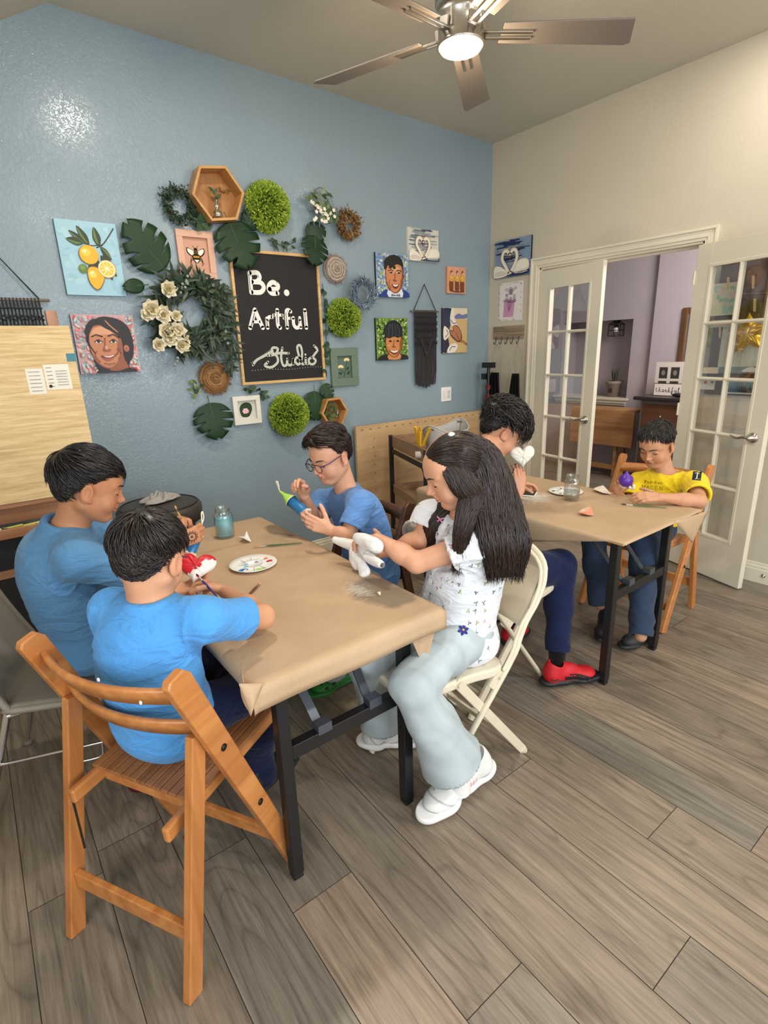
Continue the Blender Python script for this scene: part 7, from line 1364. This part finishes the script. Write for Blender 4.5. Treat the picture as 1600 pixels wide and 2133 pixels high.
def gnome(tip, base, lab, R_=.024, fuzzy=True, cone=.45):
    tip = Vector(tip); base = Vector(base); d = (tip-base).normalized(); L = (tip-base).length; r = empty('clay_gnome', base, lab, 'ornament'); Q = d
    m = MB(); m.col = rgb(40, 122, 180); m.lathe([(0, 0), (R_*.92, 0), (R_, L*.1), (R_*1.02, L*(1-cone)), (0, L*(1-cone))], (0, 0, 0), 24, Q); m.build('blue_body', mat('glossy_paint'), r)
    m = MB(); m.col = rgb(176, 224, 90); m.lathe([(R_*1.15, 0), (R_*1.12, L*.03), (R_*.35, L*cone*.6), (.003, L*cone)], Q*(L*(1-cone)), 24, Q, caps=False); m.build('green_cone', mat('glossy_paint'), r)
    m = MB(); m.col = rgb(226, 214, 176); pp = Q*(L*(1-cone)); m.lathe([(R_*1.14, -.001), (R_*1.18, .0015), (R_*1.14, .004)], pp, 24, Q, caps=False); sd = Q.orthogonal().normalized(); k = Q*L
    up = Vector((0, 0, 1)); m.col = rgb(240, 236, 214); m.tube(bez([k, k+Q*.014+up*.01+sd*.005, k+Q*.016+up*.030, k+Q*.006+up*.034, k+Q*.002+up*.02, k+Q*.0], 6), .0026, 7); m.build('cord_loop', PAINTM, r)
    if fuzzy:
        m = MB(); m.col = rgb(236, 214, 196); rn = random.Random(3)
        for k_ in range(16): a = 2*PI*k_/16; s1 = Q.orthogonal().normalized(); s2 = Q.cross(s1); m.ball(s1*R_*.85*math.cos(a)+s2*R_*.85*math.sin(a)+Q*rn.uniform(-.004, .004), .008, 8, 6)
        m.build('fluffy_trim', mat('fluff', None, .95, bump=.6, bscale=300), r)
gnome(at(421, 1090, y=2.0), at(396, 1155, y=1.97), 'blue clay gnome with white loop in the hands of the child in steel blue', .020, True, .4)
# --- child with glasses across the table
SKC = rgb(222, 168, 138)
X0 = 1.20
J = dict(head=tuple(at3(690, 952, x=X0)), neck=tuple(at3(722, 1022, x=X0+.07)), pelvis=(1.36, 1.93, .50), sR=tuple(at3(672, 1045, x=X0+.07)), sL=tuple(at3(752, 1050, x=X0+.02)), eR=tuple(at3(655, 1085, x=X0-.04)), wR=tuple(at3(634, 1035, x=X0-.13)), eL=tuple(at3(722, 1120, x=X0-.08)), wL=tuple(at3(688, 1104, x=X0-.17)), kR=(1.0, 2.06, .50), aR=(1.05, 2.02, .14), kL=(1.0, 1.86, .50), aL=(1.06, 1.80, .12))
def shC(root, org, Jn, B):
    tshirt(root, org, B, rgb(104, 150, 212), .72, seed=11, low=.06, extra=.014, amp=.0038, sl_r=.052, sl_out=.004, neck_r=.056)
    pants(root, org, B, rgb(176, 176, 188), ((Jn['kR'], Jn['aR']), (Jn['kL'], Jn['aL'])), seed=9, material=mat('soft_fleece', None, .9, spec=.1))
r, org, T, H, F, surf, B = person('child in blue T-shirt with dark framed glasses and side swept hair', J, 268, (262, 20, 0), SKC, .3, torso=(1.0, 1.0), lean=.03, shirt=shC, hs=1.02,
    hands={'L': dict(d=(-.72, .38, .42), n=(-.35, .80, .35), curls=((.3, .5, .4), (.35, .5, .4), (.4, .5, .4), (.5, .6, .4)), thumb=(.2, .2)), 'R': dict(d=(-.25, .10, .95), n=(-.80, -.50, -.1), curls=((.9, 1.1, .5), (1.1, 1.2, .7), (1.3, 1.2, .8), (1.4, 1.2, .8)), thumb=(.5, .6))})
def quiff(u, rn):
    if u.z > .35: return (.9*(1 if u.x < .3 else -.6), .9, .35+.2*u.y), .075, .016
    return (0, -.6, -.8), .028, .002
hair(r, org, T, 1.02, quiff, rgb(38, 24, 20), 2000, .016, 3, lz=[.54, .54, .44, .18, -.16, -.16, .02, -.30, -.65, -.85, -.9], vol=lambda u: .30+max(0, min(1, (u[2]-.05)/.5))*(.7+1.5*max(0, u[1])*max(0, u[2])), width=.0022, tint=1.5, cap_noise=.1)
def spectacles(r, org, T, c1, rw=.021, rh=.0185, z0=.004):
    m = MB(); m.col = c1
    for q in (-1, 1): m.tube([T(q*.030+rw*math.cos(a)*1.0, .104-.004*abs(math.cos(a)), z0+rh*math.sin(a)*(1 if abs(math.sin(a)) < .9 else .97))-org for a in [2*PI*k/24 for k in range(24)]], .0017, 6, closed=True)
    m.tube([T(-.010, .106, z0+.006)-org, T(0, .109, z0+.009)-org, T(.010, .106, z0+.006)-org], .0015, 6); fr = m.build('glasses', mat('lacquer'), r); m = MB(); m.col = rgb(50, 52, 110)
    for q in (-1, 1): m.tube([T(q*.050, .102, z0+.010)-org, T(q*.070, .070, z0+.012)-org, T(q*.078, .0, z0+.016)-org, T(q*.078, -.02, z0+.006)-org], [.0022, .002, .0018, .0015], 6)
    o = m.build('temple', mat('lacquer'), fr); m = MB()
    for q in (-1, 1): m.poly([T(q*.030+rw*.95*math.cos(a), .103, z0+rh*.95*math.sin(a))-org for a in [2*PI*k/20 for k in range(20)]])
    m.build('lens', glass('lens_glass', (.97, .98, 1), .25), fr)
spectacles(r, org, T, rgb(30, 30, 40))
gnome(at(582, 1022, x=.985), at(638, 1070, x=1.035), 'green and blue clay gnome held by the child with glasses', .024)
brush(at(622, 1004, x=1.06), at(612, 1014, x=1.05), 'tiny brush tip in the raised hand of the child with glasses', rgb(210, 190, 130), rgb(220, 205, 160), .003)
def lace_up(root, P, o, col, n=5, side=1, stroke=None):
    m = MB(); m.col = col; L = lambda a, b, c: Vector(P(a, b, c))-Vector(root.location)
    for k in range(n): a = .36+.055*k; z = .088-.05*(k/n)**.8; m.tube(bez([L(a, -.022, z-.008), L(a+.012, 0, z+.004), L(a+.03, .022, z-.010)], 3), .0024, 6); m.tube(bez([L(a, .022, z-.008), L(a+.012, 0, z+.005), L(a+.03, -.022, z-.010)], 3), .0024, 6)
    l_ = m.build('laces', CLOTH, o)
    if stroke:
        h = Vector(P(0, 0, 0)); d = (Vector(P(1, 0, 0))-h).normalized(); u = (Vector(P(0, 0, 1))-h).normalized(); sd = (Vector(P(0, 1, 0))-h).normalized(); L_ = (Vector(P(1, 0, 0))-h).length; c = h-Vector(root.location)+sd*.12
        M = Matrix(((d.x, u.x, sd.x, c.x), (d.y, u.y, sd.y, c.y), (d.z, u.z, sd.z, c.z), (0, 0, 0, 1)))
        for nm, ln, w_, cc in stroke: q = project_lines(o, root, nm, M, [[(a*L_, b) for a, b in l] for l in ln], w_, cc, PAINT, .0015); q.parent = o
def croc(r, org, heel, toe):
    def cf_(p, c, heel, d, sd, u, L):
        a = (p-heel)@d/L; b = (p-heel)@sd; h_ = (p-heel)@u; o = c.copy(); q = ((np.floor(a*11)+np.floor(b/.014)*2) % 5 == 0) & (a > .5) & (a < .85) & (h_ > .04); o[q] = rgb(14, 18, 14); q = (np.abs(h_-.028) < .004) & (np.sin(a*60) > .3) & (a > .45); o[q] = rgb(20, 40, 22); return o
    shoe(r, org, heel, toe, rgb(44, 128, 52), rgb(38, 112, 46), 'clog', .050, .06, colfn=cf_)
croc(r, org, at3(742, 1408, z=.05), at3(652, 1452, z=.035)); croc(r, org, (1.12, 2.02, .03), (.94, 2.04, .02))
# --- long haired child in the floral top
SKD = rgb(216, 162, 130)
J = dict(head=tuple(at3(948, 985, x=1.195)), neck=(1.262, 1.205, .960), pelvis=(1.235, 1.235, .555), sR=(1.215, 1.335, .925), sL=(1.245, 1.095, .905), eL=tuple(at3(868, 1172, x=1.085)), wL=tuple(at3(786, 1122, x=1.045)), eR=tuple(at3(880, 1122, x=1.17)), wR=tuple(at3(815, 1148, x=1.115)), kL=(.895, 1.075, .530), aL=tuple(at3(958, 1622, z=.105)), kR=(.89, 1.30, .53), aR=tuple(at3(812, 1512, z=.11)))
def floral(p, c):
    cell = .034; o = c.copy(); v = p-np.array([1.235, 1.21, 0]); U_ = np.stack([np.arctan2(v[:, 1], v[:, 0])*.15/cell, p[:, 2]/cell], 1); g = np.floor(U_); h0 = np.abs(np.sin(g[:, 0]*12.9898+g[:, 1]*78.233)*43758.5453) % 1; loc = U_-g-.5-(np.stack([h0*7 % 1, h0*13 % 1], 1)-.5)*.4; rr = np.linalg.norm(loc, axis=1); an = np.arctan2(loc[:, 1], loc[:, 0])+h0*6; on = (h0 < .40) & (rr < .15+.12*np.sin(an*3))
    pal = np.array([rgb(150, 140, 80), rgb(96, 100, 104), rgb(200, 120, 150), rgb(100, 112, 140), rgb(160, 150, 110)]); o[on] = pal[(h0*97 % 1*5).astype(int)[on]]; return o
def shD(root, org, Jn, B):
    o = tshirt(root, org, B, rgb(226, 230, 236), .50, name='floral_blouse', seed=21, low=.13, extra=.014, amp=.0034, sl_r=.056, sl_out=.008, neck_r=.066, collar=False, colfn=floral, belly=.012, hemout=.016)
    m = MB(); m.col = rgb(238, 238, 240); c = Jn['pelvis']-np.array(org)+V3(0, 0, -.045)
    for q in 'RL':
        S_, E_ = Jn['s'+q], Jn['e'+q]; d = un(E_-S_); ce = S_+(E_-S_)*.50-org; x_ = un(np.cross(d, (0, 0, 1))); y_ = np.cross(d, x_); m.tube([ce+(x_*math.cos(a)+y_*math.sin(a))*(.0655+.0025*math.sin(a*16))+d*(.002*math.cos(a*16)) for a in [2*PI*k/96 for k in range(96)]], .0022, 5, closed=True)
    m.build('lettuce_trim', CLOTH, o)
    jl = rgb(176, 188, 192)
    def jc(p, c): return (c*(1+.12*np.clip(nz(p, 40, 4), -1, 1))[:, None]).astype(f32)
    pants(root, org, B, jl, ((Jn['kR'], Jn['aR']), (Jn['kL'], Jn['aL'])), name='flared_trousers', r=(.084, .068, .074), cuff=.128, seed=31, amp=.0050, colfn=jc, material=mat('soft_denim', None, .85, spec=.12, bump=.15, bscale=500))
r, org, T, H, F, surf, B = person('child with very long dark hair in a white floral top and pale flared trousers', J, 283, (299, 24, 2), SKD, .6, torso=(1.10, 1.16), lean=.03, shirt=shD, hs=1.03, armr=1.08,
    hands={'L': dict(d=(-.45, .88, -.10), n=(-.15, .05, -.98), curls=((.45, .6, .4), (.6, .7, .4), (.7, .8, .4), (.7, .8, .4)), thumb=(.3, .3)), 'R': dict(d=(-.40, .80, -.15), n=(-.5, -.3, .8), curls=((.4, .5, .4),)*4, thumb=(.2, .2))})
def girlcap(u, rn): return ((.25 if u.x > 0 else -.25), -1.0, -.25-.5*abs(u.x)), .10, .003
hair(r, org, T, 1.03, girlcap, rgb(36, 23, 18), 1500, .008, 4, lz=[.36, .34, .22, .0, -.30, -.55, -.75, -.8, -.8, -.8, -.8], width=.0017, tint=1.3, cap_noise=.05, name='hair_crown')
def long_hair(r, org, T, H, base):
    rn = random.Random(11); m = MB(); loc = lambda p: Vector(T(*p)-org)
    W = lambda px, py, x: Vector(at3(px, py, x=x)-org)
    # each mass: centres along the fall, half widths across and deep
    CX = Vector((.80, -.60, 0)); CB = Vector(B['rt'])
    WY = lambda px, py, y: Vector(at3(px, py, y=y)-org)
    masses = [([loc((-.01, -.030, .080)), loc((-.015, -.068, .02)), loc((-.035, -.072, -.06)), WY(1036, 1072, 1.075), WY(1052, 1135, 1.03), WY(1052, 1202, 1.03)], [.050, .070, .074, .076, .074, .052], [.032, .048, .046, .038, .034, .020], 1700, CX),
              ([loc((-.058, .012, .050)), loc((-.079, .006, -.005)), loc((-.080, -.006, -.060)), WY(974, 1062, 1.115), WY(962, 1115, 1.115), WY(952, 1185, 1.14)], [.034, .040, .038, .032, .026, .014], [.014, .018, .022, .020, .016, .010], 620, CX),
              ([loc((.060, .005, .045)), loc((.084, -.01, -.02)), loc((.085, .01, -.10)), W(903, 1085, 1.185), W(896, 1120, 1.18), W(885, 1160, 1.17)], [.030, .040, .042, .040, .034, .018], [.018, .024, .026, .024, .018, .010], 420, CB)]
    for cs, hw, hd_, n, AX in masses:
        C_ = bez(cs, 6); N = len(C_); it = lambda A, t: A[int(t*(len(A)-1)-1e-6)]*(1-(t*(len(A)-1)-int(t*(len(A)-1)-1e-6)))+A[int(t*(len(A)-1)-1e-6)+1]*(t*(len(A)-1)-int(t*(len(A)-1)-1e-6))
        X_ = AX
        def pt(t, a, f, wob=0):
            i = min(int(t*(N-1)), N-2); q = t*(N-1)-i; c = C_[i].lerp(C_[i+1], q); d = (C_[i+1]-C_[i]).normalized(); x = (X_-d*X_.dot(d)).normalized(); y = d.cross(x); return c+x*(it(hw, t)*f*math.cos(a))+y*(it(hd_, t)*f*math.sin(a))
        m.col = tuple(v*.7 for v in base); m.grid(lambda u, v: pt(v*.985, 2*PI*u, .93+.05*math.sin(u*2*PI*7+v*5)), 40, 26)
        for k in range(n):
            a = rn.uniform(0, 2*PI); t0 = rn.uniform(0, .25) if rn.random() < .7 else rn.uniform(.2, .6); t1 = 1-.36*rn.random()**1.6; ph = rn.uniform(0, 6); am = rn.uniform(.03, .11); f0 = rn.uniform(.95, 1.05); pts = []
            for i in range(10): t = t0+(t1-t0)*i/9; pts.append(pt(t, a+am*math.sin(t*9+ph)*2.2, f0+am*math.sin(t*13+ph)*(.4+t)))
            tip = pts[-1]+Vector((rn.uniform(-.01, .01), rn.uniform(-.01, .01), -rn.uniform(.0, .03))); pts.append(tip); g = rn.random(); m.col = tuple(v*(.6+1.5*g*g) for v in base); wd = rn.uniform(.0012, .0026); m.tube(pts, [wd*.7]+[wd]*7+[wd*.8, wd*.5, wd*.1], 4, caps=False)
    m.build('long_hair', HAIRM, r)
long_hair(r, org, T, H, rgb(38, 24, 19))
m = MB(); m.col = rgb(226, 232, 226); c = T(-.012, -.035, .118)-org; m.ball(c, (.012, .012, .009), 12, 8); m.build('hair_tie', PAINTM, r)
m = MB(); m.col = rgb(188, 140, 112); pl = [T(.012, .078-.02*k-.0*k*k, .112+.004*math.sin(k)) for k in range(6)]; pl = [T(.008, math.cos(a)*.098-.014, .036+math.sin(a)*.0895) for a in [.75+.16*k for k in range(8)]]; m.tube([p-org for p in pl], .0012, 5); m.build('hair_parting', PAINTM, r)
m = MB(); m.col = rgb(222, 140, 190); q = np.array(at3(917, 1082, x=1.13))-org
for a in (.5, 2.6, 3.9, 5.6): m.tube([q, q+V3(.0, .016*math.cos(a), .014*math.sin(a))], .0022, 6)
m.build('pink_bow', CLOTH, r)
# blue flower patch on the waistband
q = np.array(at3(965, 1312, x=1.13)); q = q-org; nn = un(V3(*CAMP)-(q+org)); xx = un(np.cross((0, 0, 1), nn)); yy = np.cross(nn, xx); tr = [c for c in r.children if c.name.startswith('flared')][0]; bv = tree(tr); m = MB()
def onto(a, b):
    p = Vector(q+xx*a+yy*b+nn*.12); h_ = bv.ray_cast(p, Vector(-nn)); return (h_[0]+Vector(nn)*.002) if h_[0] is not None else Vector(q+xx*a+yy*b)
for k in range(6): a = 2*PI*k/6+.3; m.col = rgb(30, 44, 130); m.poly([onto(*v) for v in [(.004*math.cos(a+.8), .004*math.sin(a+.8)), (.014*math.cos(a+.42), .014*math.sin(a+.42)), (.020*math.cos(a), .020*math.sin(a)), (.014*math.cos(a-.42), .014*math.sin(a-.42)), (.004*math.cos(a-.8), .004*math.sin(a-.8))]])
m.col = rgb(220, 170, 60); c_ = onto(0, 0)+Vector(nn)*.001; m.ball(c_, .0045, 8, 6); m.build('blue_flower_patch', CLOTH, tr)
def wshoe(p, c, heel, d, sd, u, L):
    a = (p-heel)@d/L; b = (p-heel)@sd; h_ = (p-heel)@u; o = c.copy(); o[(np.abs(h_-.028-.01*np.sin(a*14)) < .0028)] = rgb(150, 158, 160); o[(np.abs(a-.55-.3*h_/.06) < .018) & (h_ > .03)] = rgb(176, 182, 182); o[(a > .28) & (a < .42) & (h_ > .032) & (h_ < .06) & (np.sin(a*130) > 0)] = rgb(226, 170, 180); return o
o_, P_ = shoe(r, org, at3(1012, 1604, z=.035), at3(888, 1704, z=.006), rgb(226, 228, 224), rgb(240, 240, 238), w=.055, ht=.098, colfn=wshoe, fat=1.9); lace_up(r, P_, o_, rgb(196, 200, 200), stroke=[('grey_overlay', [[(.50, .070), (.60, .045), (.78, .042), (.90, .050)], [(.62, .066), (.72, .060), (.80, .066)], [(.05, .075), (.10, .05), (.25, .042), (.42, .048)], [(.96, .03), (.9, .036), (.75, .032)]], .0018, rgb(140, 150, 152))])
shoe(r, org, at3(865, 1548, z=.006), at3(755, 1550, z=.006), rgb(226, 228, 224), rgb(240, 240, 238), w=.050, ht=.085, colfn=wshoe, fat=1.35)
m = MB(); m.col = rgb(230, 230, 228)
for q in 'LR': a = np.array(J['a'+q])-org; m.tube([a+V3(0, 0, .05), a, a-V3(0, 0, .05)], .036, 14)
m.build('white_socks', CLOTH, r)
# plaster hand held over the table
q0 = at3(755, 1150, x=1.035); F_ = Field(q0-.2, q0+.2, .0024); W = lambda px, py, x=1.03: at3(px, py, x=x)
F_.cone(W(775, 1140, 1.05), W(745, 1150, 1.02), .032, .032, .012); F_.cone(W(730, 1135, 1.01), W(700, 1124, .985), .021, .014, .008)
F_.cone(W(783, 1136, 1.0), W(748, 1122, .985), .026, .022, .004); F_.cone(W(745, 1158, 1.0), W(758, 1192, .99), .022, .020, .003); F_.cone(W(765, 1158, .985), W(792, 1176, .975), .017, .016, .003); F_.cone(W(736, 1148, 1.0), W(742, 1180, .985), .017, .015, .003)
top(field_object('plaster_hand', F_, mat('plaster', rgb(232, 230, 226), .8, spec=.2, bump=.6, bscale=70), None, (.9, .9, .9), lambda p, g: .0034*nz(p, 60, 5)+.0026*ridges(p, (1, .3, .2), 170, 2), None, tuple(q0), 1), 'lumpy white plaster hand held by the long haired child', 'plaster cast')
# --- child bent over the far table holding a white heart
SKE = rgb(206, 150, 118)
J = dict(head=tuple(at3(1043, 900, x=1.93)), neck=(1.775, 1.60, 1.005), pelvis=(1.62, 1.49, .555), sR=tuple(at3(1004, 1008, x=1.74)), sL=(1.82, 1.74, .945), eR=tuple(at3(1052, 1072, x=1.92)), wR=tuple(at3(1082, 1024, x=2.01)), eL=(2.0, 1.78, .80), wL=(2.10, 1.70, .82), kR=(2.0, 1.335, .525), aR=(1.925, 1.265, .15), kL=(2.0, 1.60, .53), aL=(1.98, 1.60, .14))
def shE(root, org, Jn, B):
    tshirt(root, org, B, rgb(122, 178, 218), 1.72, name='long_sleeve_top', seed=41, low=.08, extra=.010, amp=.003, sl_r=.040, neck_r=.054)
    pants(root, org, B, rgb(27, 36, 70), ((Jn['kR'], Jn['aR']), (Jn['kL'], Jn['aL'])), name='navy_jeans', r=(.090, .078, .062), cuff=.052, seed=43, amp=.0035)
r, org, T, H, F, surf, B = person('child with messy dark curls and navy jeans bending over the far table', J, 100, (116, 38, 0), SKE, 0, torso=(1.0, 1.0), lean=.05, shirt=shE, hs=1.04,
    hands={'R': dict(d=(.10, .10, .98), n=(.55, .80, -.05), curls=((.35, .6, .4), (.4, .6, .4), (.45, .6, .4), (.5, .6, .4)), thumb=(.3, .3), s=.9), 'L': dict(d=(.8, -.4, .1), n=(0, -.3, -1), curls=((.4, .5, .4),)*4)})
def curls(u, rn):
    if u.z > .1: return (rn.uniform(-1, 1), .9+rn.uniform(-.5, .8), rn.uniform(-.3, .5)), .075, .020
    return (0, -.5, -.9), .025, .002
hair(r, org, T, 1.04, curls, rgb(24, 19, 18), 2000, .026, 6, lz=[.35, .35, .32, .16, -.14, -.14, .04, -.25, -.60, -.80, -.85], vol=lambda u: .25+max(0, min(1, (u[2]+.1)/.35))*1.0, width=.0024, tint=1.1, wave=.55)
o_, P_ = shoe(r, org, at3(1137, 1425, z=.012), at3(1238, 1412, z=.012), rgb(196, 24, 36), rgb(26, 24, 28), w=.050, ht=.09, fat=1.25, colfn=lambda p, c, heel, d, sd, u, L: np.where(((((p-heel)@u) > .024) & (np.abs((p-heel)@u-.030-.035*np.clip(.75-(p-heel)@d/L, 0, 1)) < .010) & (((p-heel)@d/L) > .30) & (((p-heel)@sd) > .0))[:, None], np.array(rgb(18, 16, 18)), c).astype(f32)); lace_up(r, P_, o_, rgb(150, 20, 30), stroke=[('black_side_stripe', [[(.40, .062), (.55, .056), (.70, .046), (.84, .030)], [(.55, .050), (.68, .040), (.76, .026)], [(.62, .052), (.75, .044), (.88, .026)]], .0052, rgb(16, 14, 16)), ('heel_panel', [[(.03, .05), (.10, .045), (.16, .048)]], .005, rgb(30, 20, 24)), ('white_sole_strip', [[(.0, .012), (.15, .006), (.32, .010)]], .006, rgb(200, 204, 204))])
sk = MB(); sk.col = rgb(14, 14, 16); a = np.array(J['aR'])-org; b = at3(1160, 1412, z=.03)-org; sk.tube([a+V3(0, 0, .05), a, a*.5+b*.5, b], [.040, .040, .038, .036], 16); sk.build('black_sock', CLOTH, r)
shoe(r, org, (1.97, 1.60, .01), (2.15, 1.62, .01), rgb(196, 24, 36), rgb(26, 24, 28), w=.047)
heart(at(1088, 952, x=2.00), (.05, .1, 1), (-.55, -.80, .15), .062, 'white plaster heart held up by the child with messy dark curls', lambda a, b, s_: rgb(236, 230, 218), .017, mat('plaster_heart', None, .8, bump=.5, bscale=90))
brush(at(1060, 1003, x=1.97), at(1076, 965, x=1.97), 'thin dark brush held against the white heart', rgb(40, 34, 40), rgb(60, 50, 50), .002)
# --- child in yellow
SKF = rgb(196, 144, 112); XF = 2.82
J = dict(head=tuple(at3(1368, 928, x=XF)), neck=tuple(at3(1398, 992, x=XF+.05)), pelvis=(2.83, 1.365, .54), sR=tuple(at3(1330, 1006, x=XF+.04)), sL=tuple(at3(1446, 1008, x=XF+.03)), eL=tuple(at3(1457, 1044, x=2.67)), wL=tuple(at3(1376, 1036, x=2.545)), eR=tuple(at3(1306, 1055, x=2.70)), wR=tuple(at3(1288, 1028, x=2.60)), kR=(2.53, 1.50, .54), aR=(2.50, 1.40, .14), kL=(2.56, 1.235, .52), aL=tuple(at3(1335, 1325, z=.14)))
def shF(root, org, Jn, B):
    o = tshirt(root, org, B, rgb(236, 206, 40), .70, seed=51, low=.19, extra=.014, amp=.0042, sl_r=.050, sl_out=.010, neck_r=.056)
    pants(root, org, B, rgb(50, 64, 86), ((Jn['kR'], Jn['aR']), (Jn['kL'], Jn['aL'])), name='blue_jeans', seed=53, r=(.086, .072, .060), cuff=.056, amp=.004)
    c = np.array(at3(1362, 1012, x=2.74))-org; n_ = un(V3(*CAMP)-(c+org)); x_ = un(np.cross((0, 0, 1), n_)); y_ = np.cross(n_, x_); M = Matrix([[*(x_[i], y_[i], n_[i], (c+n_*.1)[i])] for i in range(3)]+[[0, 0, 0, 1]])
    # outlined lettering across the chest, as far as it can be read
    G = {'R': [[(0, 0), (0, 1), (.6, .9), (.5, .55), (0, .5)], [(.3, .5), (.6, 0)]], 'a': [[(.6, .6), (.1, .6), (.0, .1), (.5, .0), (.6, .6), (.65, 0)]], 'd': [[(.55, .5), (.1, .5), (.1, .05), (.55, .05), (.6, 1)]], '-': [[(.1, .4), (.5, .4)]], 'D': [[(0, 0), (0, 1), (.6, .7), (.6, .3), (0, 0)]], 'y': [[(0, .6), (.3, .1)], [(.6, .6), (.1, -.35)]], 'M': [[(0, 0), (0, 1)], [(0, 1), (.35, .4)], [(.35, .4), (.7, 1)], [(.7, 1), (.7, 0)]], 'A': [[(0, 0), (.35, 1)], [(.35, 1), (.7, 0)], [(.15, .4), (.55, .4)]], 'C': [[(.6, .9), (.1, .9), (0, .3), (.1, .05), (.6, .05)]], 'E': [[(.6, 1), (0, 1)], [(0, 1), (0, 0)], [(0, 0), (.6, 0)], [(0, .5), (.5, .5)]], 'N': [[(0, 0), (0, 1)], [(0, 1), (.6, 0)], [(.6, 0), (.6, 1)]]}
    ln = []
    for k, ch_ in enumerate('Rad-Day'):
        for s_ in G[ch_]: ln.append([(-.045+.0125*k+u*.011, .012+v*.014) for u, v in s_])
    for k, ch_ in enumerate('MACEN'):
        for s_ in G[ch_]: ln.append([(-.055+.021*k+u*.020, -.018+v*.018) for u, v in s_])
    project_lines(o, root, 'shirt_lettering', M, ln, .0010, rgb(96, 84, 24))
    c = np.array(at3(1452, 991, x=2.80))-org; n_ = un(V3(*CAMP)-(c+org)); x_ = un(np.cross((0, 0, 1), n_)); y_ = np.cross(n_, x_); bv = tree(o)
    def on(a, b, l):
        h_ = bv.ray_cast(Vector(c+x_*a+y_*b+n_*.15), Vector(-n_)); return (h_[0] if h_[0] is not None else Vector(c+x_*a+y_*b))+Vector(n_)*l
    m = MB(); m.col = rgb(36, 44, 60); m.grid(lambda u, v: on((u-.5)*.038, (v-.5)*.044, .0012), 8, 8); m.col = rgb(226, 222, 190)
    for P_ in ([(-.011, .012), (.0, .016), (.011, .010)], [(.001, .014), (.0, -.014)], [(-.006, -.015), (.008, -.015)]): m.tube([on(a, b, .002) for a, b in P_], .0028, 6, flat=.4)
    m.build('sleeve_patch', PAINTM, o)
r, org, T, H, F, surf, B = person('child in yellow T-shirt painting a purple clay piece at the far table', J, 274, (270, 26, 0), SKF, 0, torso=(.98, .95), lean=.03, shirt=shF, hs=1.0,
    hands={'L': dict(d=(-.70, .64, .05), n=(.25, .55, -.55), curls=((.3, .4, .3), (.35, .45, .3), (.4, .5, .3), (.5, .5, .3)), thumb=(.2, .2), s=.82), 'R': dict(d=(-.35, -.10, .90), n=(-.55, -.75, -.2), curls=((.6, .9, .5),)*4, thumb=(.4, .4), s=.82)})
def shortcrop(u, rn): return (.3*u.x, 1.2*max(0, u.z)-.4, -.5+.3*u.z), (.035 if u.z > .3 else .018), .004 if u.z > .3 else .001
hair(r, org, T, 1.0, shortcrop, rgb(26, 20, 19), 2300, .013, 7, lz=[.50, .50, .42, .18, -.16, -.16, .02, -.32, -.68, -.88, -.9], vol=lambda u: .30+max(0, min(1, (u[2]-.0)/.5))*.95, width=.0020, tint=1.3)
dkc = lambda p, c, heel, d, sd, u, L: np.where((np.abs(((p-heel)@d/L)-.55) < .05)[:, None], np.array(rgb(90, 92, 96)), c).astype(f32)
shoe(r, org, at3(1360, 1330, z=.01), at3(1297, 1352, z=.006), rgb(52, 52, 56), rgb(40, 40, 44), colfn=dkc); shoe(r, org, (2.53, 1.38, .03), (2.36, 1.30, .01), rgb(30, 30, 34), rgb(24, 24, 26))
q = at(1304, 1000, x=2.50); m = MB(); m.col = rgb(84, 40, 150); m.lathe([(0, -.034), (.018, -.030), (.031, -.016), (.035, 0), (.031, .016), (.018, .028), (.008, .036), (.003, .048), (0, .050)], (0, 0, 0), 26, (-.15, -.1, 1), caps=False); r = empty('purple_clay_ornament', q, 'round purple clay ornament with white feet held by the child in yellow', 'ornament'); m.build('purple_body', mat('glossy_paint'), r)
m = MB(); m.col = rgb(236, 234, 228)
for a in (-1, 1): m.tube(bez([(-.005+.0, a*.012-.01, -.028), (.005, a*.02-.014, -.040), (-.002, a*.032-.012, -.030), (-.006, a*.034-.012, -.016)], 4), .006, 8)
m.build('white_feet', PAINT, r)
